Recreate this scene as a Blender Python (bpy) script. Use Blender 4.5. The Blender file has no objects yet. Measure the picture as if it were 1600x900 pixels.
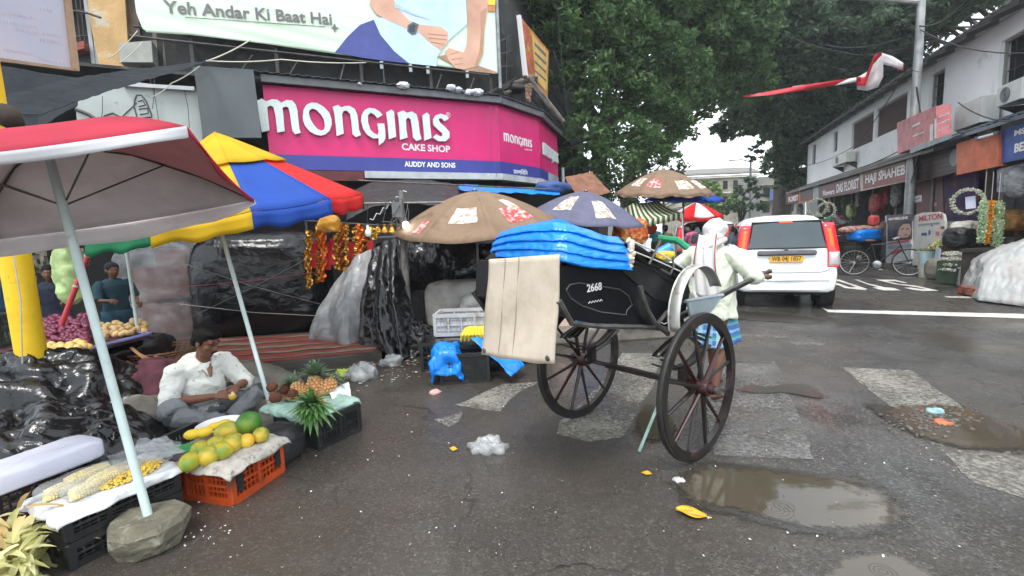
import bpy, bmesh, math, random
import numpy as np
from mathutils import Vector, Matrix, noise
from mathutils.geometry import tessellate_polygon
R = math.radians; PI = math.pi
sc = bpy.context.scene; col = sc.collection
# ------------------------------------------------------------ camera
CAMH = 1.55; FPX = 720.0; PITCH = R(6.8); ROLL = R(2.4)
Fw = Vector((0, math.cos(PITCH), -math.sin(PITCH))); _u = Vector((0, math.sin(PITCH), math.cos(PITCH))); _r = Vector((1, 0, 0))
CR = _r*math.cos(ROLL) - _u*math.sin(ROLL); CU = _r*math.sin(ROLL) + _u*math.cos(ROLL); CP = Vector((0, 0, CAMH))
cd = bpy.data.cameras.new('camera'); cam = bpy.data.objects.new('camera', cd); col.objects.link(cam)
m3 = Matrix((CR, CU, -Fw)).transposed(); cam.matrix_world = Matrix.Translation(CP) @ m3.to_4x4()
cd.sensor_width = 36; cd.lens = FPX/1600*36; cd.clip_start = .05; cd.clip_end = 800; sc.camera = cam
# ------------------------------------------------------------ light
w = bpy.data.worlds.new('World'); sc.world = w; w.use_nodes = True
nt = w.node_tree; nt.nodes.clear()
out = nt.nodes.new('ShaderNodeOutputWorld'); bg = nt.nodes.new('ShaderNodeBackground')
sky = nt.nodes.new('ShaderNodeTexSky'); sky.sky_type = 'NISHITA'; sky.sun_disc = False
SUN_EL, SUN_AZ = R(62), R(200)
sky.sun_elevation = SUN_EL; sky.sun_rotation = SUN_AZ
tc = nt.nodes.new('ShaderNodeTexCoord'); nz = nt.nodes.new('ShaderNodeTexNoise'); nz.inputs['Scale'].default_value = 3.2; nz.inputs['Detail'].default_value = 6
cr = nt.nodes.new('ShaderNodeValToRGB'); cr.color_ramp.elements[0].position = .36; cr.color_ramp.elements[1].position = .6
cr.color_ramp.elements[0].color = (7.6, 8.6, 9.7, 1); cr.color_ramp.elements[1].color = (11.5, 11.8, 12, 1)
mx = nt.nodes.new('ShaderNodeMix'); mx.data_type = 'RGBA'; mx.inputs[0].default_value = .88
nt.links.new(tc.outputs['Generated'], nz.inputs['Vector']); nt.links.new(nz.outputs['Fac'], cr.inputs['Fac'])
nt.links.new(sky.outputs[0], mx.inputs[6]); nt.links.new(cr.outputs[0], mx.inputs[7])
nt.links.new(mx.outputs[2], bg.inputs[0]); bg.inputs[1].default_value = .13
nt.links.new(bg.outputs[0], out.inputs[0])
sd = bpy.data.lights.new('sun', 'SUN'); sd.energy = 1.4; sd.angle = R(14); sd.color = (1, .97, .92)
so = bpy.data.objects.new('sun', sd); col.objects.link(so)
so.rotation_euler = Vector((-math.sin(SUN_AZ)*math.cos(SUN_EL), -math.cos(SUN_AZ)*math.cos(SUN_EL), -math.sin(SUN_EL))).to_track_quat('-Z', 'Y').to_euler()
sc.view_settings.view_transform = 'Standard'; sc.view_settings.look = 'None'; sc.view_settings.exposure = .92; sc.view_settings.gamma = 1
sc.render.engine = 'CYCLES'; sc.cycles.max_bounces = 6; sc.cycles.transparent_max_bounces = 12; sc.cycles.diffuse_bounces = 3
# ------------------------------------------------------------ real-world points from sight lines
def ray(x, y): return Fw*FPX + CR*(x-800) - CU*(y-450)
def G(x, y, z=0.0):
    d = ray(x, y); return CP + d*((z-CAMH)/d.z)
def P(x, y, Y):
    d = ray(x, y); return CP + d*(Y/d.y)
class Plane:
    """vertical plane through point o with horizontal direction d (unit), normal n towards the street"""
    def __init__(s, o, d, flip=False):
        s.o = Vector((o[0], o[1], 0)); s.d = Vector((d[0], d[1], 0)).normalized(); s.n = Vector((s.d.y, -s.d.x, 0))
        if flip: s.n = -s.n
    def off(s, k): return Plane(s.o + s.n*k, s.d, (Vector((s.d.y, -s.d.x, 0))-s.n).length > .1)
    def hit(s, x, y):
        r = ray(x, y); return CP + r*((s.o-CP).dot(s.n)/r.dot(s.n))
    def uv(s, x, y):
        p = s.hit(x, y); return ((p-s.o).dot(s.d), p.z)
    def at(s, u, z, k=0): return s.o + s.d*u + Vector((0, 0, z)) + s.n*k
# ------------------------------------------------------------ materials
MATS = {}
def mat(name, c, r=.6, metal=0, var=.15, vs=5, c2=None, cs=None, ct=.5, cw=.12, bump=0, bs=40, spec=.5, coat=0, alpha=1, trans=0, emit=None, es=1, stretch=None, rv=0, ior=1.45, dist=.02):
    if name in MATS: return MATS[name]
    m = bpy.data.materials.new(name); MATS[name] = m; m.use_nodes = True; n = m.node_tree; L = n.links.new
    b = n.nodes['Principled BSDF']; b.inputs['Roughness'].default_value = r; b.inputs['Metallic'].default_value = metal
    b.inputs['Specular IOR Level'].default_value = spec; b.inputs['Coat Weight'].default_value = coat; b.inputs['Alpha'].default_value = alpha
    b.inputs['Transmission Weight'].default_value = trans; b.inputs['IOR'].default_value = ior
    t = n.nodes.new('ShaderNodeTexCoord'); src = t.outputs['Object']
    if stretch:
        mp = n.nodes.new('ShaderNodeMapping'); mp.inputs['Scale'].default_value = stretch; L(src, mp.inputs[0]); src = mp.outputs[0]
    z = n.nodes.new('ShaderNodeTexNoise'); z.inputs['Scale'].default_value = vs; z.inputs['Detail'].default_value = 7; L(src, z.inputs['Vector'])
    rp = n.nodes.new('ShaderNodeValToRGB'); e = rp.color_ramp.elements
    k = lambda q: tuple(min(1, max(0, v*q)) for v in c[:3])+(1,)
    e[0].position = .3; e[1].position = .72; e[0].color = k(1-var); e[1].color = k(1+var); L(z.outputs['Fac'], rp.inputs['Fac']); o_ = rp.outputs[0]
    if c2:
        z2 = n.nodes.new('ShaderNodeTexNoise'); z2.inputs['Scale'].default_value = cs or vs*2.3; z2.inputs['Detail'].default_value = 9; z2.inputs['Roughness'].default_value = .65; L(src, z2.inputs['Vector'])
        mr = n.nodes.new('ShaderNodeMapRange'); mr.inputs[1].default_value = ct-cw/2; mr.inputs[2].default_value = ct+cw/2; L(z2.outputs['Fac'], mr.inputs[0])
        x = n.nodes.new('ShaderNodeMix'); x.data_type = 'RGBA'; L(mr.outputs[0], x.inputs[0]); L(o_, x.inputs[6]); x.inputs[7].default_value = (*c2[:3], 1); o_ = x.outputs[2]
    L(o_, b.inputs['Base Color'])
    if rv:
        mr2 = n.nodes.new('ShaderNodeMapRange'); mr2.inputs[1].default_value = .35; mr2.inputs[2].default_value = .65; mr2.inputs[3].default_value = max(0, r-rv); mr2.inputs[4].default_value = min(1, r+rv); L(z.outputs['Fac'], mr2.inputs[0]); L(mr2.outputs[0], b.inputs['Roughness'])
    if bump:
        zb = n.nodes.new('ShaderNodeTexNoise'); zb.inputs['Scale'].default_value = bs; zb.inputs['Detail'].default_value = 5; L(src, zb.inputs['Vector'])
        bp = n.nodes.new('ShaderNodeBump'); bp.inputs['Strength'].default_value = bump; bp.inputs['Distance'].default_value = dist; L(zb.outputs['Fac'], bp.inputs['Height']); L(bp.outputs[0], b.inputs['Normal'])
    if emit: b.inputs['Emission Color'].default_value = (*emit, 1); b.inputs['Emission Strength'].default_value = es
    return m
def nodes(m): return m.node_tree, m.node_tree.nodes['Principled BSDF'], m.node_tree.links.new
def leafmat(name, c, c2, tr=.35):
    if name in MATS: return MATS[name]
    m = bpy.data.materials.new(name); MATS[name] = m; m.use_nodes = True; n = m.node_tree; L = n.links.new; b = n.nodes['Principled BSDF']
    b.inputs['Roughness'].default_value = .45; b.inputs['Specular IOR Level'].default_value = .4
    g = n.nodes.new('ShaderNodeNewGeometry'); rp = n.nodes.new('ShaderNodeValToRGB'); e = rp.color_ramp.elements
    e[0].color = (*c, 1); e[1].color = (*c2, 1); L(g.outputs['Random Per Island'], rp.inputs[0]); L(rp.outputs[0], b.inputs['Base Color'])
    t = n.nodes.new('ShaderNodeBsdfTranslucent'); L(rp.outputs[0], t.inputs[0]); x = n.nodes.new('ShaderNodeMixShader'); x.inputs[0].default_value = tr
    o = n.nodes['Material Output']; L(b.outputs[0], x.inputs[1]); L(t.outputs[0], x.inputs[2]); L(x.outputs[0], o.inputs[0]); return m
def clothmat(name, c, tr=.3, **k):
    m = mat(name, c, **k); n, b, L = nodes(m)
    t = n.nodes.new('ShaderNodeBsdfTranslucent'); x = n.nodes.new('ShaderNodeMixShader'); x.inputs[0].default_value = tr
    src = b.inputs['Base Color'].links[0].from_socket; L(src, t.inputs[0])
    o = n.nodes['Material Output']; L(b.outputs[0], x.inputs[1]); L(t.outputs[0], x.inputs[2]); L(x.outputs[0], o.inputs[0]); return m
def plasticfilm(name, c=(.8, .82, .84), a=.35, r=.15, bump=.6, bs=9, dist=.05, milky=.5):
    """clear or milky polythene: partly see-through film with a glossy coat"""
    if name in MATS: return MATS[name]
    m = mat(name, c, r=r, var=.08, vs=4, bump=bump, bs=bs, dist=dist, coat=.3); n, b, L = nodes(m)
    z = n.nodes.new('ShaderNodeTexNoise'); z.inputs['Scale'].default_value = 5; z.inputs['Detail'].default_value = 8
    t = n.nodes.new('ShaderNodeTexCoord'); L(t.outputs['Object'], z.inputs[0])
    mr = n.nodes.new('ShaderNodeMapRange'); mr.inputs[1].default_value = .38; mr.inputs[2].default_value = .68; mr.inputs[3].default_value = a*.6; mr.inputs[4].default_value = min(1, a*1.5)
    L(z.outputs['Fac'], mr.inputs[0]); L(mr.outputs[0], b.inputs['Alpha']); return m
# ------------------------------------------------------------ mesh collector
class MB:
    def __init__(s): s.v = []; s.f = []; s.mi = []; s.cur = 0
    def add(s, vs, fs, M=None):
        k = len(s.v)
        s.v += [tuple(M @ Vector(p)) if M is not None else tuple(p) for p in vs]
        s.f += [tuple(i+k for i in f) for f in fs]; s.mi += [s.cur]*len(fs); return s
    def box(s, c, sz, rz=0, M=None, taper=1.0, bev=0):
        x, y, z = sz[0]/2, sz[1]/2, sz[2]/2
        T = Matrix.Translation(Vector(c)) @ Matrix.Rotation(rz, 4, 'Z')
        if M is not None: T = M @ T
        if bev:
            b = min(bev, x*.9, y*.9, z*.9); vs = []
            for zz, k in ((-z, b), (-z+b, 0), (z-b, 0), (z, b)):
                X, Y = x-k, y-k; q = b*.6
                vs += [(-X+q, -Y, zz), (X-q, -Y, zz), (X, -Y+q, zz), (X, Y-q, zz), (X-q, Y, zz), (-X+q, Y, zz), (-X, Y-q, zz), (-X, -Y+q, zz)]
            fs = [tuple(range(7, -1, -1)), tuple(range(24, 32))]
            for r_ in range(3):
                for i in range(8): fs.append((r_*8+i, r_*8+(i+1) % 8, (r_+1)*8+(i+1) % 8, (r_+1)*8+i))
            return s.add(vs, fs, T)
        t = taper
        vs = [(-x*t, -y*t, -z), (x*t, -y*t, -z), (x*t, y*t, -z), (-x*t, y*t, -z), (-x, -y, z), (x, -y, z), (x, y, z), (-x, y, z)]
        return s.add(vs, [(3, 2, 1, 0), (4, 5, 6, 7), (0, 1, 5, 4), (1, 2, 6, 5), (2, 3, 7, 6), (3, 0, 4, 7)], T)
    def tube(s, pts, r, n=8, M=None, cap=True, flat=1.0):
        pts = [Vector(p) for p in pts]; rs = r if isinstance(r, (list, tuple)) else [r]*len(pts); vs = []; fs = []
        up = Vector((0, 0, 1)); prev = None
        for i, p in enumerate(pts):
            d = (pts[min(i+1, len(pts)-1)] - pts[max(i-1, 0)]).normalized()
            if prev is None: a = d.cross(up); a = d.cross(Vector((1, 0, 0))) if a.length < .1 else a
            else: a = prev - d*prev.dot(d)
            a.normalize(); prev = a; b = d.cross(a)
            for k in range(n):
                t = 2*PI*k/n; vs.append(p + a*math.cos(t)*rs[i] + b*math.sin(t)*rs[i]*flat)
        for i in range(len(pts)-1):
            for k in range(n): fs.append((i*n+k, i*n+(k+1) % n, (i+1)*n+(k+1) % n, (i+1)*n+k))
        if cap: fs.append(tuple(range(n-1, -1, -1))); fs.append(tuple(range((len(pts)-1)*n, len(pts)*n)))
        return s.add(vs, fs, M)
    def cyl(s, a, b, r, n=12, r2=None, M=None): return s.tube([a, b], [r, r if r2 is None else r2], n, M)
    def lathe(s, prof, n=20, M=None, c=(0, 0, 0), closed=False):
        vs = []; fs = []; c = Vector(c)
        for (r_, z) in prof:
            for k in range(n): t = 2*PI*k/n; vs.append(c + Vector((r_*math.cos(t), r_*math.sin(t), z)))
        m = len(prof)
        for i in range(m-1+(1 if closed else 0)):
            for k in range(n): fs.append((i*n+k, i*n+(k+1) % n, ((i+1) % m)*n+(k+1) % n, ((i+1) % m)*n+k))
        if not closed:
            if prof[0][0] > 1e-5: fs.append(tuple(range(n-1, -1, -1)))
            if prof[-1][0] > 1e-5: fs.append(tuple(range((m-1)*n, m*n)))
        return s.add(vs, fs, M)
    def ball(s, c, r, n=12, m=8, M=None, f=None):
        r = r if isinstance(r, (tuple, list)) else (r, r, r); vs = []; fs = []
        for i in range(m+1):
            a = PI*i/m
            for k in range(n):
                t = 2*PI*k/n; q = Vector((math.sin(a)*math.cos(t), math.sin(a)*math.sin(t), math.cos(a)))
                sc_ = f(q) if f else 1
                vs.append(Vector(c) + Vector((q.x*r[0], q.y*r[1], q.z*r[2]))*sc_)
        for i in range(m):
            for k in range(n): fs.append((i*n+k, (i+1)*n+k, (i+1)*n+(k+1) % n, i*n+(k+1) % n))
        return s.add(vs, fs, M)
    def prism(s, poly, a, b=None, M=None, holes=()):
        """poly: list of 3-D points (flat); extruded by vector a"""
        loops = [[Vector(p) for p in poly]] + [[Vector(p) for p in h] for h in holes]; a = Vector(a)
        flat = [p for l in loops for p in l]; k = len(flat)
        tr = tessellate_polygon(loops); fs = [tuple(t) for t in tr] + [tuple(i+k for i in reversed(t)) for t in tr]; o = 0
        for l in loops:
            for i in range(len(l)): j = (i+1) % len(l); fs.append((o+i, o+j, o+j+k, o+i+k))
            o += len(l)
        return s.add(flat + [p+a for p in flat], fs, M)
    def grid(s, fn, nu, nv, M=None, wrap=False):
        vs = [fn(i/(nu-(0 if wrap else 1)), j/(nv-1)) for j in range(nv) for i in range(nu)]; fs = []
        for j in range(nv-1):
            for i in range(nu if wrap else nu-1):
                i2 = (i+1) % nu; fs.append((j*nu+i, j*nu+i2, (j+1)*nu+i2, (j+1)*nu+i))
        return s.add(vs, fs, M)
    def mesh(s, name, mats, smooth=False, off=None):
        me = bpy.data.meshes.new(name); vs = [tuple(Vector(p)-off) for p in s.v] if off is not None else s.v
        me.from_pydata(vs, [], s.f); mats = mats if isinstance(mats, (list, tuple)) else [mats]
        for m in mats: me.materials.append(m)
        if len(mats) > 1: me.polygons.foreach_set('material_index', s.mi)
        bm = bmesh.new(); bm.from_mesh(me); bmesh.ops.recalc_face_normals(bm, faces=bm.faces); bm.to_mesh(me); bm.free()
        if smooth:
            me.polygons.foreach_set('use_smooth', [True]*len(me.polygons))
            if smooth != 'all': me.set_sharp_from_angle(angle=R(smooth if smooth is not True else 40))
        me.update(); return me
def wloc(o):
    v = Vector((0, 0, 0))
    while o is not None: v += Vector(o.location); o = o.parent
    return v
def obj(name, mb, m, parent=None, smooth=True, world=True, solid=0, sub=0):
    """links the collected shapes as ONE mesh object; world=True: shapes were given in world metres"""
    off = wloc(parent) if (parent is not None and world) else None
    o = bpy.data.objects.new(name, mb.mesh(name, m, smooth, off)); col.objects.link(o)
    if parent is not None: o.parent = parent
    if sub: q = o.modifiers.new('s', 'SUBSURF'); q.levels = q.render_levels = sub
    if solid: q = o.modifiers.new('t', 'SOLIDIFY'); q.thickness = solid; q.offset = 0
    return o
def tag(o, label=None, cat=None, group=None, kind=None):
    if label: o['label'] = label
    if cat: o['category'] = cat
    if group: o['group'] = group
    if kind: o['kind'] = kind
    return o
def thing(name, label, cat, loc=(0, 0, 0), rz=0, group=None):
    o = bpy.data.objects.new(name, None); o.empty_display_size = .1; col.objects.link(o); o.location = loc; o.rotation_euler = (0, 0, rz)
    return tag(o, label, cat, group)
def kids(o): return [c for c in bpy.data.objects if c.parent == o]
def dup(o, loc=None, rz=None, label=None, scale=None):
    r_ = o.copy(); col.objects.link(r_)
    if loc is not None: r_.location = loc
    if rz is not None: r_.rotation_euler = (0, 0, rz)
    if scale: r_.scale = (scale,)*3 if not isinstance(scale, tuple) else scale
    if label: r_['label'] = label
    for ch in kids(o):
        c = ch.copy(); col.objects.link(c); c.parent = r_
        for g in kids(ch):
            d = g.copy(); col.objects.link(d); d.parent = c
    return r_
def struct(o, label=None): o['kind'] = 'structure'; return o
def jit(o):
    me = o.data
def wrinkle(o, amp=.03, s=4, seed=0, ridged=True, axis=None, detail=3, an=(1, 1, 1), soft=0):
    """push the vertices of a finished mesh about with folded noise"""
    me = o.data; off = Vector((seed*3.1, seed*7.7, seed*1.3)); ns = [v.normal.copy() for v in me.vertices]
    for v, n_ in zip(me.vertices, ns):
        p = Vector((v.co.x*an[0], v.co.y*an[1], v.co.z*an[2]))*s + off; a = 0; k = 1; p = p+Vector((noise.noise(p*.6), noise.noise(p*.6+Vector((5, 5, 5))), 0))*.7
        for _ in range(detail):
            q = noise.noise(p); a += ((.35-math.sqrt(q*q+.0016+soft))*1.6 if ridged else q)*k; p = p*2.1 + Vector((3, 1, 7)); k *= .5
        v.co += (Vector(axis) if axis else n_)*a*amp
    me.update()
def txtmesh(s, bold=0.0, ext=0.0, font_shear=0):
    c = bpy.data.curves.new('txt', 'FONT'); c.body = s; c.size = 1; c.offset = bold; c.extrude = ext; c.resolution_u = 3; c.shear = font_shear
    o = bpy.data.objects.new('txt', c); col.objects.link(o); bpy.context.view_layer.update()
    dg = bpy.context.evaluated_depsgraph_get(); me = bpy.data.meshes.new_from_object(o.evaluated_get(dg)); vs = [tuple(v.co) for v in me.vertices]; fs = [tuple(p.vertices) for p in me.polygons]
    bpy.data.objects.remove(o); bpy.data.meshes.remove(me); return vs, fs
def text_on(name, s, pl, u0, u1, z0, h, m, parent=None, bold=.02, proud=.004, thick=.003, z1=None):
    """lettering on a vertical plane between u0..u1 with base height z0 and letter height h"""
    vs, fs = txtmesh(s, bold, .5)
    if not vs: return None
    xs = [v[0] for v in vs]; ys = [v[1] for v in vs]; a, b, c_, d_ = min(xs), max(xs), min(ys), max(ys)
    if any(ch in s for ch in 'gjpqy,'): c_ = c_
    z1 = z0 if z1 is None else z1; o_ = []
    for x, y, z in vs:
        t = (x-a)/(b-a); o_.append(pl.at(u0+(u1-u0)*t, z0+(z1-z0)*t+(y-c_)/(d_-c_)*h, proud+(z+.5)*thick))
    mb = MB(); mb.add(o_, fs); return obj(name, mb, m, parent, smooth=False)
def text_px(name, s, pl, a, b, hpx, m, parent=None, **k):
    """same, ends given by two sight lines to its base line; hpx = letter height there"""
    ua, za = pl.uv(*a); ub, zb = pl.uv(*b); ut, zt = pl.uv(a[0], a[1]-hpx)
    return text_on(name, s, pl, ua, ub, za, zt-za, m, parent, z1=zb, **k)
def panel_px(pts, pl, thick=.01, proud=0, mb=None, holes=()):
    mb = mb or MB(); q = [pl.hit(x, y)+pl.n*proud for x, y in pts]; hs = [[pl.hit(x, y)+pl.n*proud for x, y in h] for h in holes]
    return mb.prism(q, pl.n*thick, holes=hs)
def ground_poly(pts, z, mb=None, rag=0, seed=0, step=.12):
    """flat ground outline from sight lines, edge slightly ragged"""
    mb = mb or MB(); q = [G(x, y) for x, y in pts]; o_ = []; rnd = random.Random(seed)
    for i, p in enumerate(q):
        n_ = q[(i+1) % len(q)]; k = max(1, int((n_-p).length/step)) if rag else 1
        for j in range(k): c = p.lerp(n_, j/k); o_.append(Vector((c.x+rnd.uniform(-rag, rag), c.y+rnd.uniform(-rag, rag), z)))
    k = len(mb.v); tr = tessellate_polygon([o_]); return mb.add(o_, [tuple(t) for t in tr])
# ============================================================ SETTING
# ---- wet asphalt
def asphalt():
    m = mat('wet_asphalt', (.064, .06, .055), r=.4, var=.3, vs=1.3, c2=(.036, .033, .029), cs=1.6, ct=.52, cw=.25, spec=.5)
    n, b, L = nodes(m); t = n.nodes.new('ShaderNodeTexCoord'); src_ = t.outputs['Object']
    def N(s, d=6, r=.6, st=None):
        z = n.nodes.new('ShaderNodeTexNoise'); z.inputs['Scale'].default_value = s; z.inputs['Detail'].default_value = d; z.inputs['Roughness'].default_value = r; v = src_
        if st: mp = n.nodes.new('ShaderNodeMapping'); mp.inputs['Rotation'].default_value = (0, 0, R(-20)); mp.inputs['Scale'].default_value = st; L(src_, mp.inputs[0]); v = mp.outputs[0]
        L(v, z.inputs['Vector']); return z.outputs['Fac']
    def MR(x, a, b_, c, d): q = n.nodes.new('ShaderNodeMapRange'); q.inputs[1].default_value = a; q.inputs[2].default_value = b_; q.inputs[3].default_value = c; q.inputs[4].default_value = d; L(x, q.inputs[0]); return q.outputs[0]
    def MA(op, x, y):
        q = n.nodes.new('ShaderNodeMath'); q.operation = op
        for i, v in enumerate((x, y)):
            if isinstance(v, (int, float)): q.inputs[i].default_value = v
            else: L(v, q.inputs[i])
        return q.outputs[0]
    def MX(f, a, c): x = n.nodes.new('ShaderNodeMix'); x.data_type = 'RGBA'; L(f, x.inputs[0]); L(a, x.inputs[6]); x.inputs[7].default_value = (*c, 1); return x.outputs[2]
    wet = MA('ADD', MA('MULTIPLY', N(.45, 8, .68), .6), MA('MULTIPLY', N(1.1, 6, .6, (1, .35, 1)), .4))
    L(MR(wet, .42, .6, .08, .44), b.inputs['Roughness']); L(MR(wet, .42, .57, .7, .35), b.inputs['Specular IOR Level'])
    vo = n.nodes.new('ShaderNodeTexVoronoi'); vo.inputs['Scale'].default_value = 85; L(src_, vo.inputs['Vector']); fine = N(210, 4)
    st = MR(vo.outputs['Distance'], 0, .55, 1, 0); h = MA('ADD', st, fine); h = MA('ADD', h, MA('MULTIPLY', N(7, 5), 1.6))
    bp = n.nodes.new('ShaderNodeBump'); bp.inputs['Distance'].default_value = .0075; L(MR(wet, .42, .57, .1, .7), bp.inputs['Strength']); L(h, bp.inputs['Height']); L(bp.outputs[0], b.inputs['Normal'])
    c = b.inputs['Base Color'].links[0].from_socket
    cc = n.nodes.new('ShaderNodeSeparateColor'); L(vo.outputs['Color'], cc.inputs[0])
    c = MX(MR(cc.outputs[0], .72, .98, 0, .6), c, (.15, .145, .135)); c = MX(MR(cc.outputs[1], .8, 1, 0, .7), c, (.015, .014, .013))
    c = MX(MR(N(.5, 5), .46, .68, 0, .6), c, (.075, .058, .04)); c = MX(MR(N(2.2, 9, .75), .6, .72, 0, .6), c, (.018, .016, .014)); c = MX(MR(N(1.4, 8, .7, (1, .2, 1)), .58, .75, 0, .35), c, (.13, .125, .12))
    sx_ = n.nodes.new('ShaderNodeSeparateXYZ'); L(src_, sx_.inputs[0]); silt = MR(MA('ADD', sx_.outputs[0], MA('MULTIPLY', N(.6, 6), 3.0)), 3.2, .4, 0, .5); c = MX(silt, c, (.06, .047, .035))
    ve = n.nodes.new('ShaderNodeTexVoronoi'); ve.feature = 'DISTANCE_TO_EDGE'; ve.inputs['Scale'].default_value = .8; dn = n.nodes.new('ShaderNodeTexNoise'); dn.inputs['Scale'].default_value = 3; dn.inputs['Detail'].default_value = 8; L(src_, dn.inputs['Vector']); vm = n.nodes.new('ShaderNodeVectorMath'); vm.operation = 'MULTIPLY_ADD'; L(dn.outputs['Color'], vm.inputs[0]); vm.inputs[1].default_value = (.5, .5, 0); L(src_, vm.inputs[2]); L(vm.outputs[0], ve.inputs['Vector'])
    cr_ = MA('MULTIPLY', MR(ve.outputs['Distance'], 0, .012, 1, 0), MR(N(.7, 3), .45, .6, 0, .8)); c = MX(cr_, c, (.008, .007, .006))
    L(c, b.inputs['Base Color']); return m
ASPH = asphalt()
g = MB(); g.add([(-300, -40, 0), (300, -40, 0), (300, 500, 0), (-300, 500, 0)], [(0, 1, 2, 3)])
struct(obj('road', g, ASPH, smooth=False))
def paintmat(name, c, lo, hi, s=26):
    m = mat(name, c, r=.45, var=.22, vs=9, bump=.4, bs=120, dist=.004); n, b, L = nodes(m); t = n.nodes.new('ShaderNodeTexCoord')
    z = n.nodes.new('ShaderNodeTexNoise'); z.inputs['Scale'].default_value = s; z.inputs['Detail'].default_value = 9; z.inputs['Roughness'].default_value = .75; L(t.outputs['Object'], z.inputs['Vector'])
    z3 = n.nodes.new('ShaderNodeTexNoise'); z3.inputs['Scale'].default_value = 1.6; z3.inputs['Detail'].default_value = 3; L(t.outputs['Object'], z3.inputs['Vector'])
    mm = n.nodes.new('ShaderNodeMath'); mm.operation = 'MULTIPLY_ADD'; L(z3.outputs['Fac'], mm.inputs[0]); mm.inputs[1].default_value = .55; L(z.outputs['Fac'], mm.inputs[2])
    q = n.nodes.new('ShaderNodeMapRange'); q.inputs[1].default_value = lo+.27; q.inputs[2].default_value = hi+.27; L(mm.outputs[0], q.inputs[0]); L(q.outputs[0], b.inputs['Alpha']); return m
WORN = paintmat('worn_white_road_paint', (.25, .235, .2), .37, .64); LINE = paintmat('white_line_paint', (.62, .6, .55), .28, .42); WORN2 = paintmat('faint_road_paint', (.18, .175, .165), .38, .7)
def mark(name, quads, m, z=.004, rag=.012, seed=0):
    mb = MB()
    for i, q in enumerate(quads): ground_poly(q, z, mb, rag, seed+i)
    return struct(obj(name, mb, m, smooth=False))
mark('crossing_stripe', [[(712, 634), (786, 600), (841, 598), (807, 615), (782, 644)], [(676, 657), (722, 645), (716, 660), (700, 668)]], WORN, seed=1)
mark('crossing_stripe', [[(972, 552), (1033, 553), (1022, 600), (990, 655), (972, 684), (920, 692), (868, 680), (874, 660), (935, 606)]], WORN, seed=3)
mark('crossing_stripe', [[(1100, 564), (1212, 565), (1240, 634), (1273, 718), (1118, 712), (1102, 640)]], WORN2, seed=4)
mark('crossing_stripe', [[(1317, 575), (1422, 579), (1448, 597), (1539, 664), (1610, 706), (1640, 790), (1520, 755), (1473, 709), (1389, 634)]], WORN, seed=5)
mark('stop_line', [[(1284, 481), (1292, 484), (1700, 493), (1700, 501), (1294, 488)]], LINE, rag=.006)
zz = lambda u, v: (1280+u/7.273, 420+v/7.273)
lt = MB()
def gp(mb, outer, hole=None, z=.004):
    a = [G(*zz(*p), z) for p in outer]; h = [G(*zz(*p), z) for p in hole] if hole else None
    fl = a+(h or []); mb.add(fl, [tuple(t) for t in tessellate_polygon([a]+([h] if h else []))])
gp(lt, [(100, 110), (230, 122), (300, 148), (400, 180), (552, 230), (520, 242), (380, 228), (290, 218), (220, 188), (100, 165)], [(150, 138), (225, 142), (300, 165), (420, 207), (350, 210), (290, 190), (225, 165), (160, 150)])
gp(lt, [(400, 122), (440, 125), (560, 168), (740, 208), (850, 218), (930, 245), (740, 245), (680, 235), (605, 210), (670, 210), (560, 180), (470, 147)])
gp(lt, [(640, 122), (860, 124), (1010, 160), (960, 160), (860, 141), (770, 141), (900, 172), (1080, 188), (1360, 248), (1180, 252), (1060, 236), (960, 215), (1040, 212), (1160, 230), (1230, 233), (1100, 207), (940, 184), (850, 172)])
struct(obj('stop_lettering', lt, LINE, smooth=False))
mark('kerb_line', [[(1475, 463), (1660, 466), (1660, 469), (1480, 465)]], LINE, rag=.004)
mark('paint_fleck', [[(1130, 521), (1230, 526), (1235, 529), (1135, 525)], [(1225, 534), (1290, 537), (1285, 541), (1240, 539)], [(1105, 564), (1205, 565), (1206, 567), (1106, 567)]], WORN2, rag=.01, seed=9)
# ---- puddles
PUD = mat('muddy_water', (.07, .057, .04), r=.045, var=.15, vs=1.5, spec=.5, bump=.05, bs=9, dist=.01); DAMP = mat('dark_wet_film', (.042, .037, .031), r=.2, var=.2, vs=3, bump=.5, bs=60, dist=.003)
def fading(m):
    n, b, L = nodes(m); at = n.nodes.new('ShaderNodeAttribute'); at.attribute_name = 'fade'; t = n.nodes.new('ShaderNodeTexCoord'); z = n.nodes.new('ShaderNodeTexNoise'); z.inputs['Scale'].default_value = 16; z.inputs['Detail'].default_value = 8; z.inputs['Roughness'].default_value = .7; L(t.outputs['Object'], z.inputs['Vector'])
    q = n.nodes.new('ShaderNodeMath'); q.operation = 'MULTIPLY_ADD'; L(z.outputs['Fac'], q.inputs[0]); q.inputs[1].default_value = 1.4; L(at.outputs['Fac'], q.inputs[2]); r_ = n.nodes.new('ShaderNodeMapRange'); r_.inputs[1].default_value = .95; r_.inputs[2].default_value = 1.35; L(q.outputs[0], r_.inputs[0]); L(r_.outputs[0], b.inputs['Alpha'])
fading(PUD); fading(DAMP)
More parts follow.
